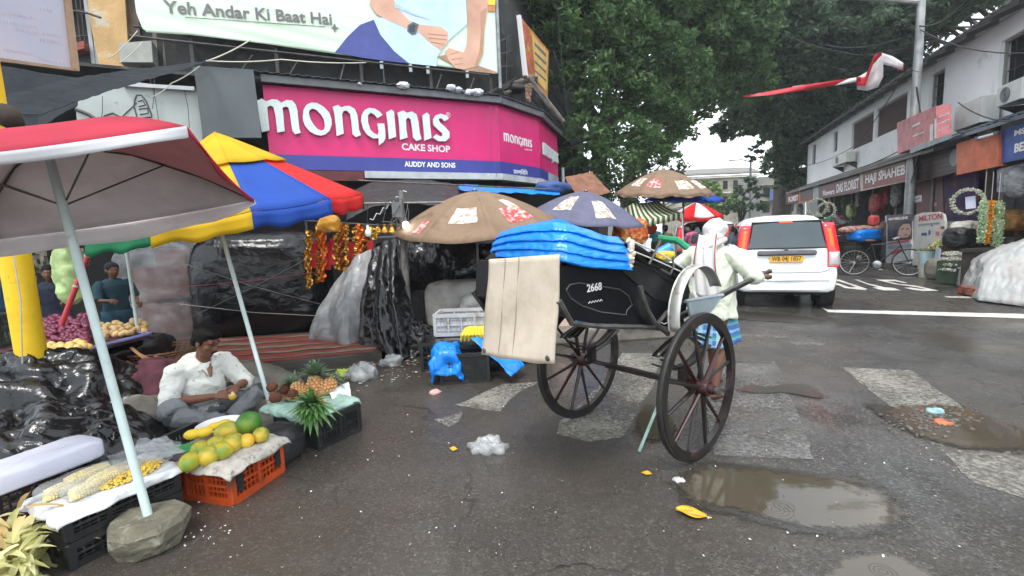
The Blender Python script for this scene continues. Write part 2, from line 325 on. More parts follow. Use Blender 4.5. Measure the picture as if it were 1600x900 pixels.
def puddle(pts, m, z, seed, rings=(), rag=.02):
    """water sheet whose rim thins out over the asphalt"""
    q = [G(x, y) for x, y in pts]; c = sum(q, Vector())/len(q); o_ = []
    for i, p in enumerate(q):
        n_ = q[(i+1) % len(q)]
        for j in range(6): o_.append(p.lerp(n_, j/6))
    for _ in range(3): o_ = [(o_[i-1]+o_[i]*2+o_[(i+1) % len(o_)])/4 for i in range(len(o_))]
    N_ = len(o_); vs = []; fade = []; nr = (.02, .5, .85, 1.0, 1.14)
    for k in nr:
        for p in o_: v = c.lerp(p, k); vs.append((v.x, v.y, z)); fade.append(1 if k < .8 else (.75 if k < .9 else (.38 if k < 1.05 else 0)))
    fs = [(r_*N_+i, r_*N_+(i+1) % N_, (r_+1)*N_+(i+1) % N_, (r_+1)*N_+i) for r_ in range(len(nr)-1) for i in range(N_)]+[tuple(range(N_))]
    mb = MB(); mb.add(vs, fs); o = struct(obj('puddle', mb, m, smooth=False)); a = o.data.attributes.new('fade', 'FLOAT', 'POINT'); a.data.foreach_set('value', fade); return o
puddle([(1052, 750), (1100, 720), (1180, 728), (1254, 738), (1340, 742), (1395, 768), (1425, 797), (1410, 832), (1330, 842), (1268, 838), (1190, 822), (1140, 806), (1090, 800), (1060, 782)], DAMP, .005, 3, rag=.02)
puddle([(1062, 757), (1100, 727), (1180, 734), (1254, 743), (1330, 752), (1380, 771), (1409, 797), (1397, 822), (1330, 832), (1268, 828), (1200, 812), (1147, 796), (1100, 790), (1070, 778)], PUD, .008, 5, rag=.02)
puddle([(1285, 905), (1324, 870), (1380, 865), (1420, 878), (1470, 905), (1520, 960), (1400, 990), (1290, 960)], PUD, .008, 6)
puddle([(1150, 612), (1170, 600), (1200, 606), (1230, 600), (1262, 601), (1290, 620), (1285, 625), (1230, 614), (1185, 616)], DAMP, .008, 7, rag=.015)
puddle([(990, 655), (1010, 630), (1035, 640), (1060, 668), (1045, 690), (1005, 690)], PUD, .009, 8)
puddle([(1345, 630), (1385, 632), (1500, 680), (1600, 698), (1600, 712), (1480, 700), (1400, 668)], DAMP, .008, 9, rag=.03)
puddle([(1100, 482), (1240, 492), (1290, 500), (1285, 508), (1150, 500), (1090, 490)], DAMP, .006, 10, rag=.02)
RIP = mat('water_ripple', (.06, .05, .04), r=.03, var=.05)
def ripple(x, y, r, n):
    mb = MB(); c = G(x, y, .011)
    for i in range(n):
        q = r*(i+1)/n; rr = .004; pts = [(c.x+q*math.cos(2*PI*k/30), c.y+q*math.sin(2*PI*k/30), .0085) for k in range(31)]; mb.tube(pts, .0014, 4, cap=False, flat=.4)
    return struct(obj('ripple_ring', mb, RIP))
ripple(1212, 795, .085, 4); ripple(1380, 892, .05, 3); ripple(1225, 790, .05, 2); ripple(1420, 845, .03, 2)
# ---- flooded hole with rubble
RUB = mat('wet_rubble', (.1, .088, .075), r=.35, var=.5, vs=30, bump=.5); puddle([(1385, 648), (1400, 636), (1470, 632), (1530, 645), (1590, 668), (1640, 700), (1600, 706), (1500, 700), (1430, 684)], PUD, .0095, 31)
random.seed(4); mb = MB()
for i in range(230):
    p = G(random.gauss(1458, 34), random.gauss(658, 11)); s_ = random.uniform(.004, .02); mb.ball((p.x, p.y, .008+s_*.25), (s_, s_*random.uniform(.6, 1), s_*.45), 5, 4)
tag(obj('rubble', mb, RUB), 'wet rubble lying in the flooded hole across the rightmost crossing stripe', 'rubble', kind='stuff')
for nm_, px_, cc_ in (('blue_wrapper', (1460, 643), (.25, .4, .42)), ('orange_wrapper', (1474, 661), (.4, .12, .05))):
    mb = MB(); p_ = G(*px_, .012); mb.ball(p_, (.05, .04, .01), 9, 6); o = tag(obj(nm_, mb, mat(nm_, cc_, r=.5, var=.3, vs=20), smooth='all'), nm_.split('_')[0]+' scrap of wrapper lying on the rubble in the flooded hole', 'litter'); wrinkle(o, .03, 18, 3)
# ============================================================ LEFT BUILDING (corner cake shop)
FP = Plane((-.16, 11.45), (.905, .425)); PA = Vector((-.16, 11.45, 0)); PB = Vector((.90, 12.92, 0)); PC = Vector((1.66, 15.3, 0)); PD = Vector((4.0, 22.6, 0))
P2 = Plane(PA, PB-PA); P3 = Plane(PB, PC-PB)
PINK = mat('magenta_sign_vinyl', (.64, .008, .15), r=.38, var=.1, vs=2, c2=(.42, .03, .11), cs=.9, ct=.62, cw=.3); BLUEV = mat('blue_sign_vinyl', (.035, .045, .26), r=.4, var=.1)
WHL = mat('white_sign_letters', (.62, .7, .68), r=.45, var=.08, vs=20); WHP = mat('white_print', (.8, .78, .78), r=.5, var=.05)
DARK = mat('dark_shaded_wall', (.045, .045, .045), r=.85, var=.5, vs=1.2, c2=(.1, .09, .08), ct=.62, bump=.5, bs=12); GREYM = mat('grey_metal_fascia', (.13, .135, .14), r=.5, var=.25, vs=3, metal=.2)  # upper storey's shade is put into the dark wall colour
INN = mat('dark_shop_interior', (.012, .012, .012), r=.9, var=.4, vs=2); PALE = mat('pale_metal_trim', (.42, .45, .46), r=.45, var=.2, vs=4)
bl = thing('corner_building', 'dark old corner building carrying the pink cake shop sign and the big billboard', 'building', (-3, 13, 0))
def slab(mb, pl, u0, u1, z0, z1, th, k=0):
    a = pl.at(u0, z0, k); b_ = pl.at(u1, z0, k); c_ = pl.at(u1, z1, k); d_ = pl.at(u0, z1, k); return mb.prism([a, b_, c_, d_], pl.n*(-th))
LW = (PB-PA).length; LW3 = (PD-PB).length
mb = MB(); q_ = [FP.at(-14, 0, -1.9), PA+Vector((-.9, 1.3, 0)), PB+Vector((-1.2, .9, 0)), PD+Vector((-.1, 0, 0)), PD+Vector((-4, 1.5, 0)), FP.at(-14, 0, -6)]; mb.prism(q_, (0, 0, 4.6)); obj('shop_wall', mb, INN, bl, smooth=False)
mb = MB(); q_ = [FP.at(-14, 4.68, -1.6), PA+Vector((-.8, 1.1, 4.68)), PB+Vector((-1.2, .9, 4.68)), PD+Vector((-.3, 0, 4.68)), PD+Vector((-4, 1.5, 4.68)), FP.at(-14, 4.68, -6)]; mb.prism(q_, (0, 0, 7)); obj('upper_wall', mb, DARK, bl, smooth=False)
mb = MB(); q = [FP.at(-14, 4.62, .1), PA+Vector((.02, -.12, 4.62)), PB+Vector((.12, -.1, 4.62)), PD+Vector((.1, 0, 4.62)), PD+Vector((-3, 1, 4.62)), FP.at(-14, 4.62, -2.4)]; mb.prism(q, (0, 0, .05)); obj('ledge', mb, DARK, bl, smooth=False)
# corrugated awning strip above the sign
aw = MB()
def strip(mb, a, b_, z0, z1, drop, out):
    n_ = Vector((b_-a).normalized()); nn = Vector((n_.y, -n_.x, 0)); K = int((b_-a).length/.09)
    for i in range(K):
        p0 = a.lerp(b_, i/K); p1 = a.lerp(b_, (i+1)/K); h = .018 if i % 2 else 0
        mb.prism([p0-nn*.4+Vector((0, 0, z1+.12+h)), p1-nn*.4+Vector((0, 0, z1+.12+h)), p1+nn*out+Vector((0, 0, z1+h)), p0+nn*out+Vector((0, 0, z1+h))], (0, 0, .012))
strip(aw, FP.at(-5.2, 0), PA, 0, 4.74, 0, .28); strip(aw, PA, PB, 0, 4.74, 0, .22); strip(aw, PB, PC, 0, 4.74, 0, .2); obj('corrugated_awning', aw, mat('sooty_corrugated_sheet', (.05, .055, .06), r=.6, var=.4, vs=5), bl, smooth=False)
aw = MB(); slab(aw, FP, -4.98, .02, 4.6, 4.735, .05, .2); slab(aw, P2, .0, LW, 4.6, 4.735, .05, .17); slab(aw, P3, 0, 2.6, 4.6, 4.735, .05, .15); obj('awning_fascia', aw, GREYM, bl, smooth=False)
# ---- the sign
sg = thing('cake_shop_sign', 'long magenta and blue MONGINIS cake shop sign wrapped round the building corner', 'shop sign', (-2.5, 10.4, 3))
mb = MB(); slab(mb, FP, -4.97, 0, 3.29, 4.6, .08); slab(mb, P2, .0, LW, 3.29, 4.6, .08, .001); slab(mb, P3, 0.0, 2.45, 3.29, 4.6, .08, .002); obj('magenta_board', mb, PINK, sg, smooth=False)
mb = MB(); slab(mb, FP, -4.97, 0, 3.0, 3.287, .08, .004); slab(mb, P2, 0, LW, 3.0, 3.287, .08, .005); slab(mb, P3, 0, 1.0, 3.0, 3.287, .08, .006); obj('blue_board', mb, BLUEV, sg, smooth=False)
mb = MB(); slab(mb, P3, 1.02, 2.45, 3.0, 3.287, .08, .006); obj('grey_end_board', mb, mat('grey_white_board', (.35, .37, .42), r=.5, var=.3, vs=3), sg, smooth=False)
mb = MB(); slab(mb, FP, -3.2, .02, 2.84, 2.985, .2, .1); slab(mb, P2, .02, LW, 2.84, 2.985, .2, .09); slab(mb, P3, .02, 2.5, 2.84, 2.985, .2, .08); obj('pale_trim', mb, PALE, sg, smooth=False)
mb = MB(); slab(mb, FP, -6, -3.22, 2.78, 2.98, .2, .06); obj('maroon_trim', mb, mat('maroon_board', (.1, .02, .02), r=.6, var=.3), sg, smooth=False)
Z1 = lambda u, v: (395+u/6.6667, 120+v/6.6667); Z2 = lambda u, v: (560+u/5, 150+v/5)
LET = [('m', Z1, [(45, 245), (95, 225), (140, 255), (200, 232), (255, 238), (298, 268), (350, 240), (410, 245), (448, 290), (465, 350), (475, 450), (487, 550), (502, 580), (440, 598), (412, 560), (398, 470), (387, 380), (372, 322), (345, 307), (310, 320), (318, 400), (332, 565), (255, 580), (245, 490), (235, 400), (215, 315), (182, 298), (150, 315), (160, 420), (174, 558), (92, 573), (78, 490), (65, 400)], None),
 ('o', Z1, [(520, 410), (530, 340), (560, 290), (610, 267), (670, 272), (740, 312), (795, 370), (820, 440), (822, 500), (800, 560), (760, 597), (710, 612), (650, 600), (590, 565), (545, 510), (525, 455)], [(583, 380), (592, 345), (622, 328), (665, 345), (710, 390), (740, 440), (752, 500), (745, 545), (720, 560), (680, 548), (640, 505), (605, 450)]),
 ('n', Z1, [(832, 312), (885, 292), (925, 318), (960, 303), (1010, 302), (1060, 330), (1088, 390), (1100, 480), (1107, 550), (1127, 605), (1075, 628), (1040, 595), (1030, 480), (1015, 385), (980, 352), (948, 352), (930, 385), (937, 480), (948, 590), (875, 617), (865, 500), (850, 380)], None),
 ('g', Z1, [(1352, 395), (1300, 430), (1270, 395), (1230, 372), (1200, 400), (1200, 470), (1225, 550), (1265, 590), (1305, 605), (1312, 560), (1300, 485), (1370, 487), (1380, 560), (1382, 640), (1362, 680), (1315, 712), (1312, 640), (1250, 640), (1190, 600), (1150, 540), (1130, 460), (1135, 395), (1165, 345), (1210, 322), (1270, 330), (1320, 360)], None),
 ('i', Z2, [(218, 128), (258, 105), (278, 120), (285, 200), (295, 317), (240, 337), (232, 230)], None),
 ('n', Z2, [(305, 130), (350, 112), (378, 130), (420, 120), (455, 142), (470, 200), (480, 290), (495, 335), (455, 350), (430, 325), (420, 240), (410, 182), (388, 166), (372, 185), (375, 260), (385, 322), (328, 342), (322, 240), (315, 170)], None),
 ('i', Z2, [(500, 150), (535, 128), (555, 145), (560, 220), (572, 327), (518, 348), (512, 260)], None),
 ('s', Z2, [(708, 175), (675, 197), (650, 172), (626, 177), (636, 205), (680, 243), (712, 280), (712, 325), (682, 353), (625, 352), (582, 322), (610, 298), (640, 315), (660, 310), (658, 290), (620, 258), (588, 225), (585, 180), (605, 150), (645, 138), (685, 150)], None)]
LUV = []
for nm, zf, ou, ho in LET: LUV.append((nm, [FP.off(.1).uv(*zf(*p)) for p in ou], [FP.off(.1).uv(*zf(*p)) for p in ho] if ho else None))
def logo(pl, u0, z0, s, k, th, parent, m, name='letter'):
    a = min(p[0] for l in LUV for p in l[1]); b_ = min(p[1] for l in LUV for p in l[1]); mb1 = MB()
    for nm, ou, ho in LUV:
        mb = MB() if name == 'letter' else mb1; f = lambda p: pl.at(u0+(p[0]-a)*s, z0+(p[1]-b_)*s, k)
        mb.prism([f(p) for p in ou], pl.n*th, holes=[[f(p) for p in ho]] if ho else ())
        if name == 'letter': obj('letter_'+nm, mb, m, parent, smooth=False)
    if name != 'letter': obj(name, mb1, m, parent, smooth=False)
a_ = min(p[0] for l in LUV for p in l[1]); b_0 = min(p[1] for l in LUV for p in l[1])
logo(FP, a_, b_0, 1, .035, .06, sg, WHL); wl_ = max(p[0] for l in LUV for p in l[1])-a_; ua_, z_a = P2.uv(787, 224); ub_, _ = P2.uv(831, 230); logo(P2, ua_, z_a, (ub_-ua_)/wl_, .006, .004, sg, WHP, 'small_wordmark'); ua_, z_a = P3.uv(846, 246); ub_, _ = P3.uv(869, 250); logo(P3, ua_, z_a, (ub_-ua_)/wl_, .03, .05, sg, WHL, 'side_wordmark')
text_px('cake_shop_lettering', 'CAKE SHOP', FP, (628, 234.5), (703.5, 238.5), 11, WHP, sg, bold=.03)
text_px('owner_lettering', 'AUDDY AND SONS', FP, (632, 260.5), (711.5, 262.5), 8.5, WHP, sg, bold=.03, proud=.009)
text_px('trademark', '®', FP, (697, 183), (704, 184), 8, WHP, sg, bold=.0)
text_px('bengali_lettering', 'মনজিনিস', P2, (802, 271.5), (824, 274), 9, WHP, sg, bold=.015, proud=.01)
text_px('small_caption', 'CAKE SHOP', P2, (819, 234.5), (831, 236), 2.2, WHP, sg, bold=.02, proud=.009)
# ---- big billboard (flat print)
BB = Plane((-.13, 12.18), (.912, .411))
bb = thing('big_billboard', 'huge pale green vinyl billboard reading Yeh Andar Ki Baat Hai above the cake shop', 'billboard', (-3.5, 10.7, 5.6))
VG = mat('pale_green_vinyl', (.6, .74, .58), r=.5, var=.05, vs=1)
bbo = [(210, -60), (213, 20), (216, 38), (228, 50), (300, 55), (420, 69), (530, 85), (640, 98), (778, 115), (776, 40), (772, -80)]
mb = MB(); ubl = [BB.uv(*p) for p in bbo]; zt = 8.2
uL, uR = ubl[1][0], ubl[-3][0]
def bot(u):
    pts = [ubl[i] for i in range(1, 9)]
    for (a, za), (b_, zb) in zip(pts, pts[1:]):
        if a <= u <= b_: return za+(zb-za)*(u-a)/(b_-a+1e-9)
    return pts[-1][1] if u > pts[-1][0] else pts[0][1]
def bfn(i, j):
    u = uL+(uR-uL)*i; zb = bot(u); z = zb+(zt-zb)*j
    k = .012*math.sin((z*22+u*2.6))*max(0, 1-j*2.2)*max(0, 1-abs(i-.35)*1.6); return BB.at(u, z, k)
mb.grid(bfn, 120, 60); ob = obj('vinyl_sheet', mb, VG, bb, solid=.01)
PRT = {}
def prt(name, pts, m, k=.02, holes=()): return obj(name, panel_px(pts, BB, .003, k, holes=holes), m, bb, smooth=False)
Z3 = lambda u, v: (520+u/4.706, 0+v/4.706)
NAV = mat('print_navy', (.06, .08, .3), r=.5, var=.15, vs=2, c2=(.035, .045, .18), cs=1.2, ct=.52, cw=.3); LBL = mat('print_light_blue', (.52, .68, .9), r=.5, var=.08, vs=2, c2=(.36, .52, .8), cs=1.6, ct=.55, cw=.35); SKN = mat('print_skin', (.64, .38, .27), r=.5, var=.14, vs=4, c2=(.45, .24, .16), cs=2.0, ct=.54, cw=.3); SKD = mat('print_skin_shade', (.42, .22, .14), r=.5, var=.1, vs=6); PGR = mat('print_grey', (.14, .13, .14), r=.5)
z3 = lambda l: [Z3(*p) for p in l]
prt('navy_trousers', z3([(15, 388), (110, 270), (200, 185), (300, 148), (350, 260), (450, 380), (560, 468), (400, 452), (200, 425)]), NAV, .022)
prt('blue_vest', z3([(455, -120), (480, -10), (440, 30), (420, 120), (300, 148), (350, 260), (450, 380), (560, 470), (760, 490), (765, 420), (850, 300), (985, 180), (975, 0), (985, -120)]), LBL, .026)
prt('left_arm', z3([(270, -120), (275, 10), (270, 35), (320, 110), (420, 160), (560, 220), (640, 250), (700, 310), (790, 375), (840, 320), (845, 240), (790, 200), (640, 185), (560, 155), (470, 60), (440, -10), (470, -120)]), SKN, .03)
prt('right_arm', z3([(975, -120), (985, 60), (990, 180), (985, 330), (960, 390), (850, 355), (820, 385), (850, 450), (900, 505), (960, 515), (1060, 490), (1100, 400), (1110, 220), (1135, 60), (1140, -120)]), SKN, .031)
prt('wrist_watch', z3([(548, 190), (590, 165), (630, 185), (610, 255), (580, 262), (545, 235)]), mat('print_watch', (.1, .11, .13), r=.4), .034)
prt('watch_face', z3([(560, 195), (590, 180), (608, 195), (598, 240), (575, 245), (558, 230)]), mat('print_watch_face', (.03, .035, .05), r=.3), .038)
for k, (a, b_) in enumerate((((700, 250), (835, 262)), ((700, 280), (832, 292)), ((720, 310), (815, 325)), ((860, 400), (930, 380)), ((870, 440), (950, 425)), ((890, 475), (955, 468)))):
    prt('finger_line', z3([a, b_, (b_[0], b_[1]+5), (a[0], a[1]+5)]), SKD, .035)
prt('wooden_plank', z3([(765, 418), (830, 405), (1200, 530), (1190, 545), (960, 520), (880, 480)]), mat('print_wood', (.36, .22, .14), r=.6, var=.2), .024)
prt('forearm_shade', z3([(1080, 100), (1125, 60), (1110, 220), (1100, 400), (1060, 490), (1040, 480), (1075, 380), (1085, 230)]), SKD, .034)
prt('vest_fold', z3([(440, 30), (455, 60), (600, 120), (720, 150), (600, 105), (480, 40)]), mat('print_fold_blue', (.36, .5, .74), r=.5), .034)
prt('yellow_corner', z3([(1128, -100), (1128, 38), (1192, 42), (1194, -100)]), mat('print_yellow', (.75, .55, .03), r=.5), .023); prt('orange_corner', z3([(1138, 44), (1192, 47), (1192, 90), (1140, 88)]), mat('print_orange', (.5, .2, .06), r=.5), .0235)
text_px('slogan_lettering', 'Yeh Andar Ki Baat Hai', BB, (257, 21), (519, 39.5), 20, PGR, bb, bold=.022, proud=.022)
prt('underline_arrow', [(290, 27), (508, 42), (508, 43.2), (290, 28)], PGR, .022); prt('spark', [(519, 44), (523, 37), (525, 43), (531, 45), (525, 46), (523, 52), (521, 46), (516, 44.5)], PGR, .022)
FR = mat('rusty_dark_steel', (.05, .045, .045), r=.6, var=.4, vs=8, metal=.3)
mb = MB()
for u in (-6.5, -5, -3.3, -1.7, -.15):
    mb.box(BB.at(u, 6.6, -.12), (.07, .07, 3.9)); mb.tube([BB.at(u, 5.5, -.12), BB.at(u+.3, 4.75, -.9)], .03, 6)
    mb.tube([BB.at(u, 7.9, -.12), BB.at(u, 6.2, -1.5)], .03, 6)
for z in (5.7, 6.6, 7.6): mb.tube([BB.at(-7.4, z, -.08), BB.at(.05, z, -.08)], .025, 6)
mb.tube([BB.at(-7.4, 5.42, .2), BB.at(-.3, 5.42, .2)], .022, 6); obj('steel_frame', mb, FR, bb)
mb = MB()
for x in (596, 641, 668, 729): p = BB.hit(x, 92+(x-596)*.13); mb.box((p.x+.02, p.y-.1, 5.42), (.07, .03, .16))
obj('clamp', mb, PALE, bb, smooth=False)
mb = MB(); mb.tube([BB.at(.06, 5.2, -.02), BB.at(.06, 8.6, -.02)], .045, 8); obj('edge_post', mb, mat('galvanised_post', (.25, .26, .27), r=.5, metal=.5, var=.3), bb)
# grey plain panel left of the sign
mb = MB(); GP = FP.off(.35); panel_px([(303, 104), (396, 110), (409, 216), (318, 216)], GP, .05, mb=mb); tag(obj('blank_grey_board', mb, mat('slate_grey_board', (.085, .1, .105), r=.55, var=.12, vs=2)), 'plain slate grey board hanging just left of the magenta sign', 'board')
# white graffiti wall panel
wp = thing('white_wall_panel', 'dirty white panel with faint scribbles left of the slate grey board', 'panel', FP.at(-7, 3.6, .2)); WPP = FP.off(.2)
obj('board', panel_px([(118, 142), (200, 128), (312, 142), (318, 225), (125, 225)], WPP, .05), mat('dirty_white_panel', (.4, .44, .42), r=.6, var=.15, vs=2, c2=(.16, .15, .13), ct=.66), wp, smooth=False)
obj('top_trim', panel_px([(196, 133), (306, 139), (306, 145), (196, 138)], WPP, .1, .05), PALE, wp, smooth=False)
mb = MB(); sq = lambda l, r_: mb.tube([WPP.hit(*p)+WPP.n*.058 for p in l], r_, 4)
sq([(212, 158), (215, 150), (222, 150), (230, 160), (238, 180), (238, 184), (216, 186), (211, 168), (212, 158)], .012); sq([(217, 160), (224, 158), (229, 165), (218, 168)], .01); sq([(218, 172), (232, 170), (233, 178), (220, 180)], .01)
sq([(158, 196), (165, 182), (178, 178), (190, 184), (194, 194)], .013); sq([(180, 197), (196, 180), (215, 162)], .008); sq([(120, 172), (140, 180), (155, 190)], .03)
obj('scribble', mb, mat('charcoal_scribble', (.1, .1, .1), r=.8), wp)
# upper-left facade bits
UP = FP.off(-1.55)
mb = MB(); slab(mb, FP, -13.5, -13, 4.7, 9, .4, -.9); mb = MB(); panel_px([(138, -60), (197, -60), (205, 58), (207, 120), (165, 122), (148, 40)], UP, .25, mb=mb)
obj('ochre_pillar', mb, mat('ochre_plaster', (.5, .32, .14), r=.8, var=.15, vs=3, c2=(.5, .46, .36), cs=1.3, ct=.52, cw=.05, bump=.4, bs=20), bl, smooth=False)
mb = MB(); panel_px([(197, -60), (213, -60), (222, 60), (205, 62)], UP, .12, .02, mb=mb); obj('brown_downpipe', mb, mat('brown_grimy_post', (.12, .085, .06), r=.7, var=.3), bl, smooth=False)
for i in range(9): x = 232+i*8; mb = MB(); panel_px([(x, 52), (x+6.5, 53), (x+8, 112), (x+1, 112)], UP, .04+.03*(i % 2), .02, mb=mb); obj('plank', mb, mat('weathered_grey_wood', (.2, .18, .16), r=.8, var=.45, vs=6, stretch=(8, 8, .6)), bl, smooth=False)
mb = MB()
for x in (112, 119, 126, 133): mb.tube([UP.hit(x, -20)+UP.n*.1, UP.hit(x+10, 70)+UP.n*.1], .015, 5)
for y in (5, 22, 62): mb.tube([UP.hit(105, y)+UP.n*.1, UP.hit(143, y-3)+UP.n*.1], .015, 5)
mb.tube([UP.hit(110, 20)+UP.n*.12, UP.hit(150, 35)+UP.n*.4, UP.hit(172, 45)+UP.n*.5], .022, 6); obj('window_grille', mb, FR, bl)
mb = MB(); panel_px([(143, -20), (150, -20), (165, 122), (157, 122)], UP, .1, .08, mb=mb); panel_px([(132, -20), (138, -20), (156, 118), (150, 118)], UP, .08, .08, mb=mb); obj('grey_pipe', mb, mat('grey_pvc', (.3, .32, .33), r=.4, var=.15), bl, smooth=False)
mb = MB(); panel_px([(118, 80), (142, 75), (143, 86), (120, 92)], UP, .3, .05, mb=mb); obj('red_ledge_brick', mb, mat('dull_red_brick', (.28, .08, .06), r=.8, var=.3), bl, smooth=False)
mb = MB(); panel_px([(200, 84), (248, 80), (250, 112), (202, 112)], UP, .5, .05, mb=mb)
tag(obj('air_conditioner', mb, mat('dusty_cream_metal', (.34, .34, .31), r=.6, var=.2), smooth=False), 'dusty cream box unit on the upper wall beside the ochre pillar', 'air conditioner')
# small tilted orange hoarding on the corner roof
HP = Plane(P(815, 120, 13.2), P(855, 150, 15.2)-P(815, 120, 13.2))
hb = thing('corner_hoarding', 'narrow orange and yellow hoarding standing on the roof corner right of the billboard', 'hoarding', P(835, 120, 14))
hpx = lambda u, v: (500+u/3, v/3)
obj('board', panel_px([hpx(925, 75), hpx(1065, 240), hpx(1058, 465), hpx(955, 360)], HP, .06), mat('orange_red_print', (.42, .1, .04), r=.5, var=.4, vs=4, c2=(.5, .3, .05), cs=3, ct=.55), hb, smooth=False)
obj('yellow_panel', panel_px([hpx(985, 165), hpx(1060, 245), hpx(1052, 430), hpx(1000, 370)], HP, .004, .062), mat('yellow_print', (.62, .42, .12), r=.5, var=.2), hb, smooth=False)
mb = MB()
for i in range(4): panel_px([hpx(995, 200+i*42), hpx(1050, 255+i*40), hpx(1050, 270+i*38), hpx(996, 215+i*40)], HP, .004, .068, mb=mb)
obj('printed_line', mb, PGR, hb, smooth=False)
obj('edge', panel_px([hpx(920, 72), hpx(927, 77), hpx(960, 362), hpx(950, 355)], HP, .1, .002), WHP, hb, smooth=False)
mb = MB()
for (a, b_) in (((870, 190), (935, 160)), ((862, 250), (938, 235)), ((865, 310), (945, 300)), ((905, 165), (912, 380)), ((870, 180), (880, 400)), ((950, 360), (820, 440)), ((1000, 420), (1125, 590)), ((1070, 340), (1190, 540)), ((1062, 420), (1100, 560))): mb.tube([HP.hit(*hpx(*a))-HP.n*.2, HP.hit(*hpx(*b_))-HP.n*.25], .03, 5)
obj('strut', mb, FR, hb)
# ============================================================ RIGHT BUILDING
RP = Plane((7.7, 0), (.344, .939), flip=True)
WH = mat('whitewashed_wall', (.78, .8, .81), r=.8, var=.08, vs=.8, c2=(.4, .4, .38), cs=1.6, ct=.68, cw=.2, bump=.2, bs=20)
rb = thing('white_terrace_building', 'two storey whitewashed terrace with a sloping roof above the row of shops', 'building', (14, 15, 0))
def hole(px): return [RP.uv(*p) for p in px]
HOL = [('window', [(1566, 52), (1640, 10), (1640, 115), (1558, 127)]), ('window', [(1453, 118), (1476, 107), (1474, 162), (1451, 173)]), ('shutter_window', [(1368, 172), (1418, 142), (1416, 194), (1368, 217)]), ('shutter_window', [(1331, 193), (1365, 174), (1364, 220), (1330, 236)]), ('window', [(1303, 207), (1309, 204), (1308, 236), (1302, 238)]), ('window', [(1270, 227), (1275, 225), (1274, 255), (1269, 258)])]
u0w, u1w = 3.0, 30.2
WZ0, WZ1 = 3.15, 6.05
def rect_of(px): q = hole(px); us = sorted(p[0] for p in q); zs = sorted(p[1] for p in q); return (us[0]+us[1])/2, (us[2]+us[3])/2, (zs[0]+zs[1])/2, (zs[2]+zs[3])/2
RC = [rect_of(h[1]) for h in HOL]; RC[0] = (RC[0][0], RC[0][1], RC[0][2], min(RC[0][3], 5.6))
mb = MB(); mb.prism([RP.at(u0w, WZ0), RP.at(u1w, WZ0), RP.at(u1w, WZ1), RP.at(u0w, WZ1)], -RP.n*.22, holes=[[RP.at(a, c_), RP.at(b_, c_), RP.at(b_, d_), RP.at(a, d_)] for a, b_, c_, d_ in RC])
mb.prism([RP.at(u1w, 0), RP.at(u1w, WZ1), RP.at(u1w, WZ1+2, -5), RP.at(u1w, 0, -5)], Plane(RP.o, RP.d).d*-.2); obj('upper_wall', mb, WH, rb, smooth=False)
WD = mat('brown_louvre', (.07, .035, .028), r=.7, var=.3, vs=4); FRM = mat('window_frame_grey', (.25, .24, .22), r=.6, var=.2); RMI = mat('dark_room', (.01, .01, .012), r=.9)
for (nm, _), (a, b_, c_, d_) in zip(HOL, RC):
    mb = MB(); fw = .05
    for (p, q, r_, s_) in ((a, b_, c_, c_+fw), (a, b_, d_-fw, d_), (a, a+fw, c_+fw, d_-fw), (b_-fw, b_, c_+fw, d_-fw)): slab(mb, RP, p+.002, q-.002, r_, s_, .06, -.08)
    fo = obj(nm, mb, FRM, rb, smooth=False); mb = MB()
    if nm == 'shutter_window':
        nl = 14
        for i in range(nl): z = c_+fw+(d_-c_-2*fw)*i/nl; slab(mb, RP, a+fw, b_-fw, z, z+(d_-c_-2*fw)/nl*.8, .02, -.1-.008*(i % 2))
        slab(mb, RP, a+fw, b_-fw, c_, d_, .02, -.15); obj('louvre', mb, WD, fo, smooth=False)
    else:
        slab(mb, RP, a, b_, c_, d_, .02, -.2); obj('pane', mb, RMI, fo, smooth=False); mb = MB()
        for i in range(1, 5): slab(mb, RP, a+(b_-a)*i/5-.01, a+(b_-a)*i/5+.01, c_, d_, .015, -.13)
        for i in range(1, 3): slab(mb, RP, a, b_, c_+(d_-c_)*i/3-.01, c_+(d_-c_)*i/3+.01, .015, -.15)
        if nm == 'window' and b_-a > .3: obj('bar', mb, FR, fo, smooth=False)
ROOF = mat('old_grey_roof_sheet', (.1, .1, .1), r=.75, var=.4, vs=3)
mb = MB(); K = 160
for i in range(K):
    a = u0w-1+(u1w+.6-u0w+1)*i/K; b_ = u0w-1+(u1w+.6-u0w+1)*(i+1)/K; h = .03*(i % 2)
    mb.prism([RP.at(a, WZ1-.02+h, .55), RP.at(b_, WZ1-.02+h, .55), RP.at(b_, WZ1+2.3+h, -4.5), RP.at(a, WZ1+2.3+h, -4.5)], (0, 0, .03))
obj('roof', mb, ROOF, rb, smooth=False)
mb = MB()
for i in range(26): u = u0w+i*.97; mb.prism([RP.at(u, WZ1-.14, .5), RP.at(u, WZ1-.04, .5), RP.at(u, WZ1+.2, -.1), RP.at(u, WZ1+.08, -.1)], RP.d*.06)
tag(obj('rafter', mb, mat('dark_rafter_wood', (.04, .035, .03), r=.8), rb, smooth=False), kind='stuff')
